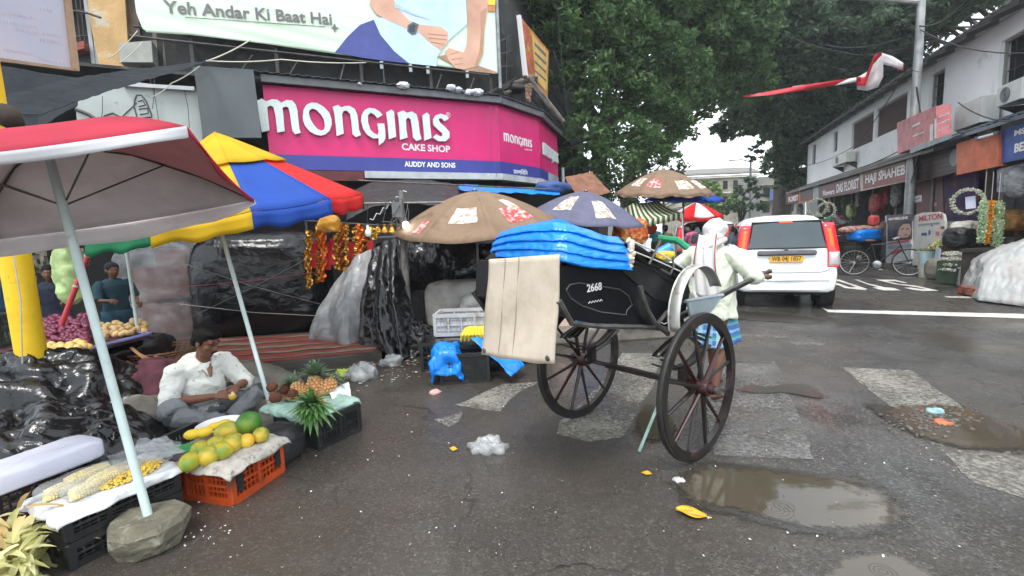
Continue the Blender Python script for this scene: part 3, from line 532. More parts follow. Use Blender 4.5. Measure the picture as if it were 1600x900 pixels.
# awning roof over the shops
AWP = RP.off(1.05)
def awning(u0, u1, zf, dz, m, nm='shop_awning'):
    mb = MB(); K = max(2, int((u1-u0)/.12))
    for i in range(K):
        a = u0+(u1-u0)*i/K; b_ = u0+(u1-u0)*(i+1)/K; h = .014*(i % 2)
        mb.prism([RP.at(a, zf+h, 1.05), RP.at(b_, zf+h, 1.05), RP.at(b_, zf+dz+h, .01), RP.at(a, zf+dz+h, .01)], (0, 0, .02))
    slab(mb, RP, u0, u1, zf-.09, zf-.01, .03, 1.04); return obj(nm, mb, m, rb, smooth=False)
AW1 = mat('blue_black_tin_awning', (.04, .06, .085), r=.35, var=.4, vs=4); AW2 = mat('rusty_grey_tin', (.16, .15, .14), r=.6, var=.4, vs=3)
awning(3.0, 12.6, 3.42, .35, AW1); awning(12.7, 30.2, 3.3, .38, AW2)
# shop bays
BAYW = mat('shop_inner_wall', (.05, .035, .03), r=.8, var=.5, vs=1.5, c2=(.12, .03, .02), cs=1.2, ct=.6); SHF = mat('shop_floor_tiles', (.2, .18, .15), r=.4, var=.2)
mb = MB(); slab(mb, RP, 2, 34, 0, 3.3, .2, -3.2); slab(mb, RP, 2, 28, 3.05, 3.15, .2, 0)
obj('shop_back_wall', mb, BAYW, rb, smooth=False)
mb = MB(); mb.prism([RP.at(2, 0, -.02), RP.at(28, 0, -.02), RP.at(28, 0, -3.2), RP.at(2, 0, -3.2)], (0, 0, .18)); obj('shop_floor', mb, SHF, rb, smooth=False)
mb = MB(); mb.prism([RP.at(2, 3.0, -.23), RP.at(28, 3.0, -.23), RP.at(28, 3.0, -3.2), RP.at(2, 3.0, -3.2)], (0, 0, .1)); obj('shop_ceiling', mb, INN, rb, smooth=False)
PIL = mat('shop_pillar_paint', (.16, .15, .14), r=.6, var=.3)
for u in (6.4, 9.2, 11.9, 12.55, 15.2, 17.7, 19.9, 22.3, 24.8, 27.7):
    mb = MB(); mb.box(RP.at(u, 1.6, -.12), (.16, .2, 2.86), rz=math.atan2(RP.d.y, RP.d.x)); mb.prism([RP.at(u-.03, .18, -.25), RP.at(u+.03, .18, -.25), RP.at(u+.03, .18, -3.2), RP.at(u-.03, .18, -3.2)], (0, 0, 2.8)); obj('shop_pillar', mb, PIL, rb, smooth=False)
for k, (a, b_, c_) in enumerate(((13.0, 15.0, (.24, .03, .04)), (15.6, 17.2, (.05, .05, .06)), (18.2, 19.6, (.22, .06, .03)), (20.2, 22, (.1, .1, .11)), (22.8, 24.6, (.2, .17, .13)), (25.2, 27, (.07, .09, .1)))):
    mb = MB(); slab(mb, RP, a, b_, .3, 2.6-.2*(k % 3), .04, -.9-.4*(k % 2)); obj('shop_screen', mb, mat('screen_paint_%s' % 'abcdef'[k], c_, r=.6, var=.4, vs=4), rb, smooth=False)
# pavement kerb on the right
KERB = mat('kerb_stone', (.16, .15, .14), r=.6, var=.3, vs=5); PAVE = mat('wet_pavement', (.085, .078, .07), r=.3, var=.4, vs=2.5, bump=.4, bs=30, dist=.01)
mb = MB(); mb.prism([RP.at(1, 0, 1.0), RP.at(34, 0, 1.0), RP.at(34, 0, -.03), RP.at(1, 0, -.03)], (0, 0, .12)); struct(obj('pavement', mb, PAVE, smooth=False))
mb = MB(); slab(mb, RP, 1, 35, 0, .1, .1, 1.13); kb = struct(obj('kerb', mb, KERB, smooth=False))
for i in range(34): mb = MB(); slab(mb, RP, 1+i, 1.975+i, 0, .128+.004*(i % 3), .125, 1.155+.004*(i % 2)); obj('kerb_stone', mb, KERB, kb, smooth=False)
# left pavement in front of the cake shop
LP = MB(); q = [(-16, 1.5), (-7.0, 5.9), (-3.0, 8.3), (.9, 11.4), (3.2, 18), (3.0, 30), (0, 30), (-9, 12), (-20, 6)]
LP.prism([Vector((x, y, 0)) for x, y in q], (0, 0, .12)); struct(obj('pavement', LP, PAVE, smooth=False))
# ============================================================ TREES
def leaves(cl, size, rng):
    """cl: array of clump (x,y,z,r,count); returns verts/faces of small bent leaf quads"""
    C = np.repeat(cl[:, :3], cl[:, 4].astype(int), 0); Rr = np.repeat(cl[:, 3], cl[:, 4].astype(int)); n = len(C)
    d = rng.normal(size=(n, 3)); d /= np.linalg.norm(d, axis=1)[:, None]; q = C + d*(Rr*rng.random(n)**.45)[:, None]*np.array([1, 1, .7])
    a = rng.normal(size=(n, 3)); a[:, 2] = -abs(a[:, 2])*.8; a /= np.linalg.norm(a, axis=1)[:, None]
    b = np.cross(a, rng.normal(size=(n, 3))); b /= np.linalg.norm(b, axis=1)[:, None]; s = (size*(.6+.8*rng.random(n)))[:, None]
    v = np.stack([q-a*s, q+b*s*.42+a*s*.1, q+a*s, q-b*s*.42+a*s*.1], 1).reshape(-1, 3); return v
def quads_mesh(name, v, m):
    n = len(v)//4; me = bpy.data.meshes.new(name); me.vertices.add(len(v)); me.vertices.foreach_set('co', v.astype(np.float32).ravel())
    me.loops.add(4*n); me.loops.foreach_set('vertex_index', np.arange(4*n, dtype=np.int32)); me.polygons.add(n); me.polygons.foreach_set('loop_start', np.arange(n, dtype=np.int32)*4)
    me.materials.append(m); me.update(calc_edges=True); return me
BARK = mat('fig_bark', (.09, .075, .06), r=.85, var=.4, vs=3, bump=.8, bs=14, dist=.05)
LF1 = leafmat('dark_fig_leaves', (.035, .075, .03), (.15, .26, .09), .5); LF2 = leafmat('grey_green_leaves', (.04, .07, .04), (.12, .19, .1), .48); LF3 = leafmat('fresh_leaves', (.05, .11, .02), (.18, .3, .06), .5)
def tree(base, blobs, label, m, size, dens, seed, trunk_r=.35, fork=4.5, name='street_tree', limbs=14):
    rng = np.random.default_rng(seed); base = Vector(base); t = thing(name, label, 'tree', base)
    pts = [P(x, y, Y) for x, y, Y, r in blobs]; rad = [r*b[2]/FPX for r, b in zip([b[3] for b in blobs], blobs)]
    cl = []
    for p, r in zip(pts, rad):
        k = max(14, int(64*(r/1.5)**2)); 
        for _ in range(k):
            d = rng.normal(size=3); d /= np.linalg.norm(d); rr = r*rng.uniform(.45, 1.05)
            cl.append((p.x+d[0]*rr, p.y+d[1]*rr, p.z+d[2]*rr*.8, r*rng.uniform(.16, .34), 0))
    cl = np.array(cl); cl[:, 4] = np.maximum(14, 1.2*dens*(cl[:, 3]/.4)**2)
    v = leaves(cl, size, rng) - np.array(base); o = bpy.data.objects.new('crown', quads_mesh('crown', v, m)); col.objects.link(o); o.parent = t
    mb = MB(); c = Vector(np.mean([tuple(p) for p in pts], 0)); F = base+Vector(((c.x-base.x)*.15, (c.y-base.y)*.15, fork)); rnd = random.Random(seed)
    mb.tube([base+Vector((0, 0, -.1)), base+Vector((0, 0, .3)), base.lerp(F, .5)+Vector((.1, 0, 0)), F], [trunk_r*1.5, trunk_r*1.1, trunk_r, trunk_r*.85], 12)
    obj('trunk', mb, BARK, t); idx = sorted(range(len(pts)), key=lambda i: -rad[i])[:limbs]; mb = MB()
    for i in idx:
        p = pts[i]; m1 = F.lerp(p, .45)+Vector((rnd.uniform(-.4, .4), rnd.uniform(-.4, .4), .5)); mb.tube([F-Vector((0, 0, .2)), F.lerp(m1, .5)+Vector((0, 0, .25)), m1, m1.lerp(p, .6), p], [trunk_r*.6, trunk_r*.42, trunk_r*.3, trunk_r*.18, .02], 7)
        for _ in range(3):
            e = p+Vector((rnd.uniform(-1, 1), rnd.uniform(-1, 1), rnd.uniform(-.7, .7)))*rad[i]; mb.tube([m1.lerp(p, .4), m1.lerp(e, .75)+Vector((0, 0, .15)), e], [trunk_r*.16, trunk_r*.09, .012], 5)
    obj('limb', mb, BARK, t); return t
tree((3.6, 19.5, 0), [(915, 215, 16.5, 45), (955, 255, 16.5, 45), (930, 170, 17, 45), (985, 215, 17.5, 45), (1000, 270, 18, 28), (905, 270, 17, 30), (1035, 235, 18, 32), (960, 295, 18, 22), (905, 120, 17, 50), (965, 130, 18, 55), (1020, 160, 19, 50), (1060, 180, 19, 30), (890, 40, 17, 60), (950, 50, 18, 65), (1010, 80, 19, 60), (1060, 110, 20, 50), (1085, 150, 20, 28), (870, -40, 17, 90), (1000, -30, 19, 90), (840, 20, 18, 30), (890, 310, 19, 25), (925, 320, 19, 25), (1040, 285, 22, 28), (985, 300, 21, 30), (1010, 235, 20, 45), (1045, 200, 21, 40), (1050, 255, 22, 25), (1015, 290, 20, 25), (940, 300, 18, 30)],
     'broad dark green tree rising behind the pink corner sign, left of the gap of sky', LF1, .1, 62, 3, .4)
tree((5.7, 24.5, 0), [(1080, 30, 22, 70), (1120, 90, 23, 55), (1105, 140, 23, 38), (1135, 40, 23, 60), (1090, -50, 22, 90), (1140, 130, 24, 35), (1165, 80, 24, 45), (1110, 175, 23, 16), (1060, 200, 23, 30), (1040, 140, 23, 60), (1170, 130, 24, 40), (1165, 20, 23, 60)],
     'tall tree in the middle, overhanging the street above the gap of sky', LF1, .125, 55, 5, .38)
tree((19.2, 33, 0), [(1190, 150, 27, 42), (1150, 195, 27, 30), (1125, 205, 27, 18), (1205, 195, 28, 35), (1230, 240, 30, 30), (1215, 100, 27, 55), (1270, 110, 28, 60), (1260, 180, 29, 50), (1250, 250, 31, 34), (1275, 215, 30, 40), (1310, 160, 29, 45), (1225, 40, 26, 60), (1290, 40, 27, 65), (1350, 100, 28, 60), (1300, 200, 30.5, 25), (1240, 285, 31, 18), (1355, 30, 27, 60), (1200, 265, 30, 14), (1180, 240, 29, 14), (1330, 80, 27, 60), (1390, 130, 28, 30), (1260, 300, 32, 18), (1235, 265, 31, 26), (1225, 240, 30, 24), (1245, 290, 31, 22), (1222, 290, 31, 12), (1170, 165, 27, 34)],
     'huge dark tree beyond the far end of the white terrace', LF2, .15, 62, 7, .6, fork=5.5)
tree((22, 19, 0), [(1400, 40, 24, 50), (1440, 15, 24, 50), (1390, 100, 26, 35), (1420, 90, 25, 30), (1485, 10, 22, 38), (1520, -20, 22, 40), (1450, 60, 24, 25), (1500, -10, 20, 45), (1560, -40, 19, 50), (1470, 30, 23, 30)],
     'tree leaning over the white terrace roof behind the grey street pole', LF2, .13, 58, 9, .35, fork=6)
tree((11.5, 43, 0), [(1104, 290, 40, 12), (1118, 298, 41, 16), (1128, 322, 42, 16), (1108, 318, 40, 16), (1145, 315, 42, 14), (1085, 325, 40, 14), (1158, 325, 42, 10)], 'small bright green tree far down the street in front of the old building', LF3, .17, 30, 11, .15, fork=2)
tree((17.3, 35, 0), [(1150, 300, 34, 13), (1165, 318, 34, 14), (1183, 300, 34, 13), (1195, 322, 34, 12), (1140, 326, 34, 10), (1172, 284, 34, 9)], 'grey green bushy tree beside the thin street lamp', LF2, .16, 40, 13, .14, fork=1.6)
# ============================================================ FAR BUILDINGS AND STREET END
OLD = mat('old_yellow_plaster', (.34, .31, .24), r=.85, var=.3, vs=.6, c2=(.16, .15, .12), cs=.9, ct=.55, cw=.2); OLD2 = mat('far_grey_plaster', (.2, .2, .19), r=.85, var=.25, vs=.5)
fb = thing('old_domed_building', 'weathered cream building with a curved grey roof at the far end of the street', 'building', (23, 56, 0))
mb = MB(); mb.box((24.6, 58, 3.6), (9.2, 6, 7.2)); obj('wall', mb, OLD, fb, smooth=False)
mb = MB(); mb.grid(lambda i, j: (19.4+10.2*i, 54.6+6*j, 7.25+1.3*math.sin(PI*min(1, j*.5+.02))*min(1, i*7+.15)), 24, 8); obj('roof', mb, mat('far_grey_roof', (.16, .15, .14), r=.8, var=.3), fb, solid=.15)
mb = MB()
for z in (7.0, 5.2, 3.4): mb.box((24.6, 54.9, z), (9.6, .4, .16))
obj('cornice', mb, mat('pale_cornice', (.5, .48, .42), r=.8, var=.2), fb, smooth=False)
for k in range(7):
    for z in (4.3, 6.1):
        mb = MB(); mb.box((20.7+k*1.2, 54.97, z), (.5, .1, .95)); obj('window', mb, RMI, fb, smooth=False)
fb2 = thing('far_narrow_building', 'narrow old building crowded with cables and a blue board beside the domed one', 'building', (25.5, 46, 0))
mb = MB(); mb.box((27, 48, 3.0), (4.6, 4, 6.0)); obj('wall', mb, OLD2, fb2, smooth=False)
mb = MB()
for z in (2.2, 3.7, 5.2): mb.box((26.8, 45.9, z), (4.2, .5, .12))
obj('balcony', mb, OLD, fb2, smooth=False)
mb = MB(); mb.box((26.3, 45.5, 4.1), (1.7, .1, .9)); obj('blue_board', mb, mat('blue_far_board', (.06, .1, .25), r=.5), fb2, smooth=False)
for k in range(3):
    for z in (2.9, 4.4): mb = MB(); mb.box((25.4+k*1.2, 45.98, z+.1), (.6, .1, .9)); obj('window', mb, RMI, fb2, smooth=False)
fb3 = thing('distant_block', 'plain pale block closing the street behind the red and white parasol', 'building', (9, 75, 0))
mb = MB(); mb.box((9, 78, 2.2), (26, 6, 4.4)); obj('wall', mb, OLD2, fb3, smooth=False)
mb = MB()
for k in range(9): mb.box((-2+k*2.6, 74.97, 2.8), (1.2, .1, 1.1))
obj('window', mb, RMI, fb3, smooth=False)
lpst = thing('street_lamp', 'thin street lamp with a long arm against the gap of sky', 'street lamp', (19.5, 38, 0))
mb = MB(); a = P(1172, 318, 38); b_ = P(1173, 253, 38); c_ = P(1146, 250, 38); mb.tube([(a.x, a.y, 0), b_], .09, 8); obj('post', mb, GREYM, lpst); mb = MB(); mb.tube([b_, b_.lerp(c_, .5)+Vector((0, 0, .1)), c_], .05, 6); obj('arm', mb, GREYM, lpst)
mb = MB(); mb.box(c_, (.8, .22, .12), bev=.04); obj('lamp_head', mb, PALE, lpst)
# ============================================================ FIGURES: one continuous skin, clothes as children
def fuse(name, mb, m, parent, voxel=.009, smooth=2, world=False):
    o = obj(name, mb, m, parent, smooth='all', world=world)
    r_ = o.modifiers.new('r', 'REMESH'); r_.mode = 'VOXEL'; r_.voxel_size = voxel; r_.use_smooth_shade = True
    s_ = o.modifiers.new('s', 'SMOOTH'); s_.iterations = smooth; s_.factor = .5
    bpy.context.view_layer.update(); me = bpy.data.meshes.new_from_object(o.evaluated_get(bpy.context.evaluated_depsgraph_get()))
    old = o.data; o.modifiers.clear(); o.data = me; me.name = name
    if not me.materials: me.materials.append(m)
    me.polygons.foreach_set('use_smooth', [True]*len(me.polygons)); return o
SK = mat('brown_skin', (.17, .075, .042), r=.5, var=.12, vs=12, spec=.4); SK2 = mat('dark_brown_skin', (.14, .062, .035), r=.5, var=.12, vs=12)
HAIR = mat('black_hair', (.004, .0035, .003), r=.6, var=.3, vs=60, spec=.15, bump=.4, bs=120, dist=.004)
V = Vector
def head(mb, c, yaw, tilt, s=1.0, ears=True):
    """skull, jaw, nose, brow, ears; c = head centre, face towards local +x after yaw"""
    M = Matrix.Translation(V(c)) @ Matrix.Rotation(yaw, 4, 'Z') @ Matrix.Rotation(tilt, 4, 'Y') @ Matrix.Scale(s, 4)
    mb.ball((-.008, 0, .03), (.096, .078, .092), 16, 12, M); mb.ball((.02, 0, -.03), (.074, .062, .085), 14, 10, M); mb.ball((.06, 0, -.088), (.03, .03, .026), 8, 6, M)
    mb.tube([(.082, 0, .022), (.1, 0, -.008), (.112, 0, -.026)], [.009, .011, .014], 6, M); mb.ball((.1, 0, -.03), (.013, .019, .01), 6, 5, M)
    mb.tube([(.07, -.05, .036), (.09, 0, .034), (.07, .05, .036)], [.012, .014, .012], 6, M); mb.ball((.084, 0, -.056), (.014, .026, .009), 6, 5, M); mb.ball((.08, 0, -.07), (.014, .022, .009), 6, 5, M)
    for y in (-1, 1):
        mb.ball((.05, y*.045, -.02), (.03, .024, .03), 8, 6, M)
        if ears: mb.ball((-.008, y*.08, .0), (.02, .01, .033), 8, 6, M)
    return M
def hand(mb, w_, d, palm, side, curl=.7, s=1.0):
    """palm and five bent fingers: w_ wrist, d hand direction, palm = palm normal, side = +1/-1 thumb side"""
    d = V(d).normalized(); n_ = V(palm); n_ = (n_-d*n_.dot(d)).normalized(); t = d.cross(n_)*side
    w_ = V(w_); mb.tube([w_-d*.01, w_+d*.035*s, w_+d*.085*s], [.026*s, .036*s, .034*s], 8, flat=.5) if False else None
    for k in (-1.5, -.5, .5, 1.5): mb.tube([w_, w_+d*.04*s+t*k*.012*s, w_+d*.088*s+t*k*.018*s], [.017*s, .016*s, .012*s], 6)
    for k, L_ in zip((1.5, .5, -.5, -1.5), (.066, .076, .07, .054)):
        p = w_+d*.088*s+t*k*.019*s; pts = [p]; a = 0
        for j, f in enumerate((.45, .32, .25)):
            a += curl*(.5+.4*j); p = p+(d*math.cos(a)+n_*math.sin(a))*L_*f*s; pts.append(p)
        mb.tube(pts, [.0105*s, .0098*s, .009*s, .0075*s], 6)
    p = w_+d*.02*s+t*.028*s; mb.tube([p, p+(d*.6+t*.7+n_*.35)*.035*s, p+(d*.9+t*.55+n_*.9)*.06*s], [.014*s, .0115*s, .009*s], 6)
# ---------------------------------------------------------------- rickshaw
RO = V((.88, 3.335, 0)); RH = R(40.2); RXv = V((math.cos(RH), math.sin(RH), 0)); RYv = V((-math.sin(RH), math.cos(RH), 0))
def lat(x, y, s): d = ray(x, y); k = (s-(CP-RO).dot(RYv))/d.dot(RYv); p = CP+d*k-RO; return V((p.dot(RXv), s, p.z))
def bk(x, y, t): d = ray(x, y); k = (t-(CP-RO).dot(RXv))/d.dot(RXv); p = CP+d*k-RO; return V((t, p.dot(RYv), p.z))
BLK = mat('black_lacquer', (.006, .0065, .009), r=.28, var=.3, vs=6, spec=.3, c2=(.03, .028, .026), cs=14, ct=.68); BWD = mat('black_painted_wood', (.016, .013, .012), r=.35, var=.4, vs=9, coat=.2, c2=(.09, .045, .04), cs=16, ct=.62, bump=.3, bs=40, dist=.003)
RWD = mat('maroon_painted_wood', (.03, .006, .007), r=.35, var=.4, vs=9, coat=.2, c2=(.16, .12, .11), cs=20, ct=.68); RUBR = mat('black_tyre_rubber', (.02, .019, .018), r=.5, var=.4, vs=14, bump=.3, bs=60, dist=.003)
SIL = mat('worn_silver_paint', (.5, .5, .47), r=.32, var=.2, vs=8, metal=.55, c2=(.28, .22, .15), cs=9, ct=.6, bump=.15, bs=20, dist=.005); GRM = mat('grey_worn_iron', (.1, .095, .09), r=.45, var=.4, vs=15, metal=.5)
BTP = mat('bright_blue_tarpaulin', (.001, .2, .72), r=.33, var=.12, vs=4, bump=.4, bs=14, dist=.015, coat=.15); BLKC = mat('black_canvas', (.008, .008, .009), r=.5, var=.4, vs=8, spec=.3, bump=.4, bs=18, dist=.012)
PLY = mat('pale_stained_board', (.58, .5, .4), r=.65, var=.1, vs=2.5, c2=(.4, .32, .24), cs=5, ct=.58, cw=.3, bump=.08, bs=30, dist=.003)
rk = thing('hand_pulled_rickshaw', 'black two wheeled hand pulled rickshaw with blue tarpaulin and pale board hanging behind', 'rickshaw', RO, RH)
def wheel(y, sgn):
    c = V((0, y, .49)); M = Matrix.Translation(c) @ Matrix.Rotation(PI/2, 4, 'X'); rad = .4935
    mb = MB(); mb.lathe([(rad-.018, -.019), (rad-.004, -.017), (rad, -.008), (rad, .008), (rad-.004, .017), (rad-.018, .019)], 72, M, closed=True); ty = obj('tyre', mb, RUBR, rk, world=False)
    mb = MB(); mb.lathe([(rad-.07, -.02), (rad-.019, -.023), (rad-.019, .023), (rad-.07, .02)], 72, M, closed=True); rim = obj('rim', mb, BWD, rk, world=False)
    mb = MB(); mb.lathe([(.001, -.1), (.03, -.1), (.034, -.07), (.05, -.065), (.058, -.03), (.058, .03), (.05, .065), (.034, .07), (.03, .1), (.001, .1)], 20, M); hub = obj('hub', mb, RWD, rk, world=False)
    mb = MB(); mb.lathe([(.001, .0), (.022, .0), (.026, .012), (.026, .03), (.001, .034)], 14, Matrix.Translation(c+V((0, sgn*.1, 0))) @ Matrix.Rotation(-sgn*PI/2, 4, 'X')); obj('hub_cap', mb, GRM, hub, world=False)
    for k in range(12):
        a = 2*PI*k/12+.2; d = V((math.cos(a), 0, math.sin(a))); q = sgn*(.018 if k % 2 else -.012)
        mb = MB(); mb.tube([c+d*.045+V((0, q, 0)), c+d*.14+V((0, q*.8, 0)), c+d*.3+V((0, q*.4, 0)), c+d*(rad-.058)], [.017, .0165, .0135, .0125], 7, flat=.75); obj('spoke', mb, RWD if k % 3 == 1 else BWD, rk, world=False)
wheel(-.515, -1); wheel(.515, 1)
mb = MB(); mb.cyl((0, -.47, .49), (0, .47, .49), .016, 8); mb.box((0, 0, .49), (.04, .5, .035)); obj('axle', mb, BWD, rk, world=False)
sidep = [(-1.13, 1.37), (-1.15, 1.17), (-1.06, 1.085), (-.85, 1.035), (-.45, .965), (-.08, .885), (.06, .9), (.12, 1.02), (.06, 1.16), (-.12, 1.22), (-.3, 1.24), (-.42, 1.3), (-.64, 1.40)]
for s in (-1, 1):
    mb = MB(); mb.prism([(a, s*.36, z) for a, z in sidep], (0, -s*.022, 0)); sp = obj('side_panel', mb, BLK, rk, smooth=False, world=False)
    ln = [(885, 453), (890, 445), (905, 442), (968, 452), (982, 462), (988, 476), (980, 484), (978, 492), (940, 488), (910, 478), (892, 466), (885, 453)]
    mb = MB(); pts = [lat(x, y, -.363) for x, y in ln]; mb.tube([V((p.x, s*.3625, p.z)) for p in pts], .0035, 4); obj('painted_scroll_line', mb, mat('dull_gold_line', (.09, .08, .065), r=.4), sp, world=False)
    mb = MB(); mb.tube([V((a, s*.372, z)) for a, z in ((-1.16, 1.2), (-1.07, 1.07), (-.85, 1.018), (-.45, .948), (-.05, .865), (.1, .88))], .016, 6); obj('lower_rail', mb, GRM, rk, world=False)
vs, fs = txtmesh('2668', .01, .5)
mb = MB(); a = lat(917, 456, -.363); xs = [v[0] for v in vs]; q = (lat(940, 457, -.363).x-a.x)/(max(xs)-min(xs)); mb.add([(a.x+(v[0]-min(xs))*q, -.364+v[2]*.002, a.z-.002+(v[1])*q*.95) for v in vs], fs); obj('licence_number', mb, WHP, rk, smooth=False, world=False)
mb = MB(); mb.tube([V((a.x+.01+i*.012, -.364, a.z-.062+(.007 if i % 2 else -.004))) for i in range(11)], .002, 4); mb.tube([V((-.30+i*.03, -.364, .945-.006*i+(.01 if i % 2 else 0))) for i in range(6)], .003, 4); obj('small_script', mb, WHP, rk, world=False)
mb = MB(); mb.prism([(-1.15, -.338, 1.17), (-1.13, -.338, 1.39), (-1.11, -.338, 1.39), (-1.12, -.338, 1.17)], (0, .676, 0)); mb.prism([(-1.148, -.338, 1.168), (-1.05, -.338, 1.09), (-.85, -.338, 1.04), (-.08, -.338, .892), (.06, -.338, .905), (.05, -.338, .925), (-.08, -.338, .91), (-.85, -.338, 1.06), (-1.04, -.338, 1.11)], (0, .676, 0)); obj('floor_and_back', mb, BLK, rk, smooth=False, world=False)
mb = MB(); mb.box((-.78, 0, 1.19), (.5, .66, .1), bev=.035); obj('seat_cushion', mb, BLKC, rk, world=False); mb = MB(); mb.box((-1.04, 0, 1.32), (.12, .66, .24), bev=.04); obj('backrest', mb, BLKC, rk, world=False)
mb = MB(); mb.box((.1, 0, .97), (.03, .674, .16)); obj('front_board', mb, BLK, rk, smooth=False, world=False)
# folded hood: bows lying down along both sides, wrapped in black canvas, with pale piping
for s in (-1, 1):
    for k in range(4):
        y = s*(.385-.012*k); A = V((-.60+.02*k, y, 1.45-.034*k)); B = V((.02-.03*k, y, 1.24-.03*k)); mb = MB()
        mb.grid(lambda i, j: A.lerp(B, i)+V((.0, s*.018*math.cos(2*PI*j), .021*math.sin(2*PI*j)+.012*math.sin(i*9+k*2))), 16, 9); o = obj('hood_fold', mb, BLKC, rk, world=False)
    mb = MB(); mb.tube([(-.58, s*.403, 1.475), (-.3, s*.405, 1.39), (.02, s*.4, 1.262)], .0055, 5); mb.tube([(-.6, s*.408, 1.425), (-.33, s*.408, 1.345), (-.05, s*.405, 1.255)], .0045, 5); obj('hood_piping', mb, mat('pale_piping', (.55, .53, .48), r=.5), rk, world=False)
    mb = MB(); pts = [lat(x, y, -.41) for x, y in ((1000, 447), (1003, 462), (1010, 482), (1022, 503), (1044, 522))]; mb.tube([V((p.x, s*.41, p.z)) for p in pts], .016, 7)
    pts = [lat(x, y, -.41) for x, y in ((1026, 507), (1040, 489), (1060, 475), (1082, 468))]; mb.tube([V((p.x, s*.412, p.z)) for p in pts], .013, 7); obj('curved_iron_brace', mb, GRM, rk, world=False)
    mb = MB(); mb.tube([(-.42, s*.41, 1.33), (-.36, s*.41, 1.39), (-.3, s*.415, 1.47)], .008, 5); mb.tube([(-.3, s*.415, 1.29), (-.2, s*.42, 1.25), (-.16, s*.42, 1.3), (-.17, s*.42, 1.36)], .007, 5); obj('hood_hinge_rod', mb, GRM, rk, world=False)
    mb = MB(); mb.prism([(-.64, s*.335, 1.46), (-.62, s*.335, 1.3), (-.3, s*.335, 1.1), (.08, s*.335, 1.0), (.14, s*.335, 1.1), (.06, s*.335, 1.235), (-.2, s*.335, 1.34)], (0, s*.035, 0)); o = obj('folded_canvas', mb, BLKC, rk, smooth=False, world=False)
    # springs
    mb = MB()
    for k in range(3): L_ = .34-.07*k; mb.grid(lambda i, j: V((-L_+2*L_*i, s*(.40+.05*(j-.5)), .74+.09*math.cos(PI*(i-.5)*.95)*(1 if True else 1)-.012*k)), 14, 2)
    for k in range(2): L_ = .34-.09*k; mb.grid(lambda i, j: V((-L_+2*L_*i, s*(.40+.05*(j-.5)), .70-.1*math.cos(PI*(i-.5)*.95)+.012*k)), 14, 2)
    mb.box((0, s*.4, .56), (.05, .05, .12)); mb.box((0, s*.4, .86), (.05, .05, .1)); obj('leaf_spring', mb, BWD, rk, world=False, solid=.009)
    # mudguard
    cx, cz, r1 = .05, .98, .30; mb = MB()
    def arc(i, j): t = R(196-168*i); w_ = .078; rr = r1+.012*math.cos((j-.5)*2.6); return V((cx+rr*math.cos(t)*.95, s*(.40+w_*j+.03), cz+rr*math.sin(t)))
    mb.grid(arc, 24, 7); mg = obj('mudguard', mb, SIL, rk, world=False, solid=.006)
    mb = MB(); mb.grid(lambda i, j: V((cx+(r1+.016)*.95*math.cos(R(196-168*i)), s*(.425+.115*(j > .5)), cz+(r1+.016)*math.sin(R(196-168*i)))), 24, 2); mb2 = MB()
    for q in (.432,): mb2.tube([V((cx+(r1+.004)*.95*math.cos(R(a)), s*q, cz+(r1+.004)*math.sin(R(a)))) for a in range(196, 27, -12)], .009, 5)
    obj('mudguard_lip', mb2, SIL, mg, world=False)
    mb = MB(); mb.prism([(-.06, s*.45, 1.06), (.42, s*.45, 1.04), (.3, s*.45, .97), (.18, s*.45, .925), (.05, s*.45, .93), (-.03, s*.45, .97)], (0, s*.014, 0)); mb.tube([(-.08, s*.457, 1.068), (.44, s*.457, 1.045)], .012, 6); obj('wing_plate', mb, mat('pale_steel_plate', (.42, .5, .54), r=.3, metal=.4, var=.2), rk, world=False, smooth=False)
    # shafts
    mb = MB(); mb.tube([(-.1, s*.37, .93), (.35, s*.37, .985), (.8, s*.36, 1.04), (1.55, s*.345, 1.115)], [.026, .027, .024, .019], 9); sh = obj('shaft', mb, BWD, rk, world=False)
    mb = MB(); mb.ball((1.57, s*.345, 1.117), (.022, .022, .022), 8, 6); obj('shaft_knob', mb, GRM, sh, world=False)
mb = MB(); mb.cyl((1.5, -.345, 1.11), (1.5, .345, 1.11), .014, 8); obj('cross_bar', mb, BWD, rk, world=False)
mb = MB(); e = G(999, 706); el = V(((e-RO).dot(RXv), (e-RO).dot(RYv), .005)); mb.tube([(-.05, -.36, .62), el], .011, 7); obj('prop_stick', mb, mat('pale_green_stick', (.3, .45, .4), r=.5, var=.3, vs=20), rk, world=False)
# the blue tarpaulin over the folded hood: ridged folds around the back
path = [V((-.98, .385)), V((-1.04, .30)), V((-1.1, .1)), V((-1.13, -.15)), V((-1.14, -.33)), V((-1.11, -.39)), V((-1.0, -.405)), V((-.8, -.41)), V((-.62, -.412))]
def pl(i):
    q = i*(len(path)-1); k = min(int(q), len(path)-2); return path[k].lerp(path[k+1], q-k)
def tarp(i, j):
    p = pl(i); zb = 1.385+.03*math.sin(PI*min(1, i*1.6))-.075*max(0, (i-.62)/.38); zt = 1.53+.065*math.sin(PI*min(1, i/.9))+.0-.03*max(0, (i-.75)/.25); fj = (min(.999, j*1.2)*4.0+.10*math.sin(i*7)+.05*math.sin(i*17)) % 1; b_ = (1-fj)**.8*(1 if fj > .07 else fj/.07)
    if j < .8: k = j/.8; z = zb+(zt-zb)*k; ins = .07*k*k-.02*b_+.004*noise.noise(V((i*16, j*6, 2)))
    else: k = (j-.8)/.2; z = zt+.02*math.sin(PI*k*.5); ins = .07+.3*k
    c = V((-.72, 0)); d = (c-p); d.normalize(); q = p+d*ins; return V((q.x, q.y, z+.004*noise.noise(V((i*9, j*7, 1)))))
mb = MB(); mb.grid(tarp, 110, 80); o = obj('blue_hood_cover', mb, BTP, rk, world=False, solid=.004); wrinkle(o, .006, 9, 2, an=(.4, 1.4, 2))
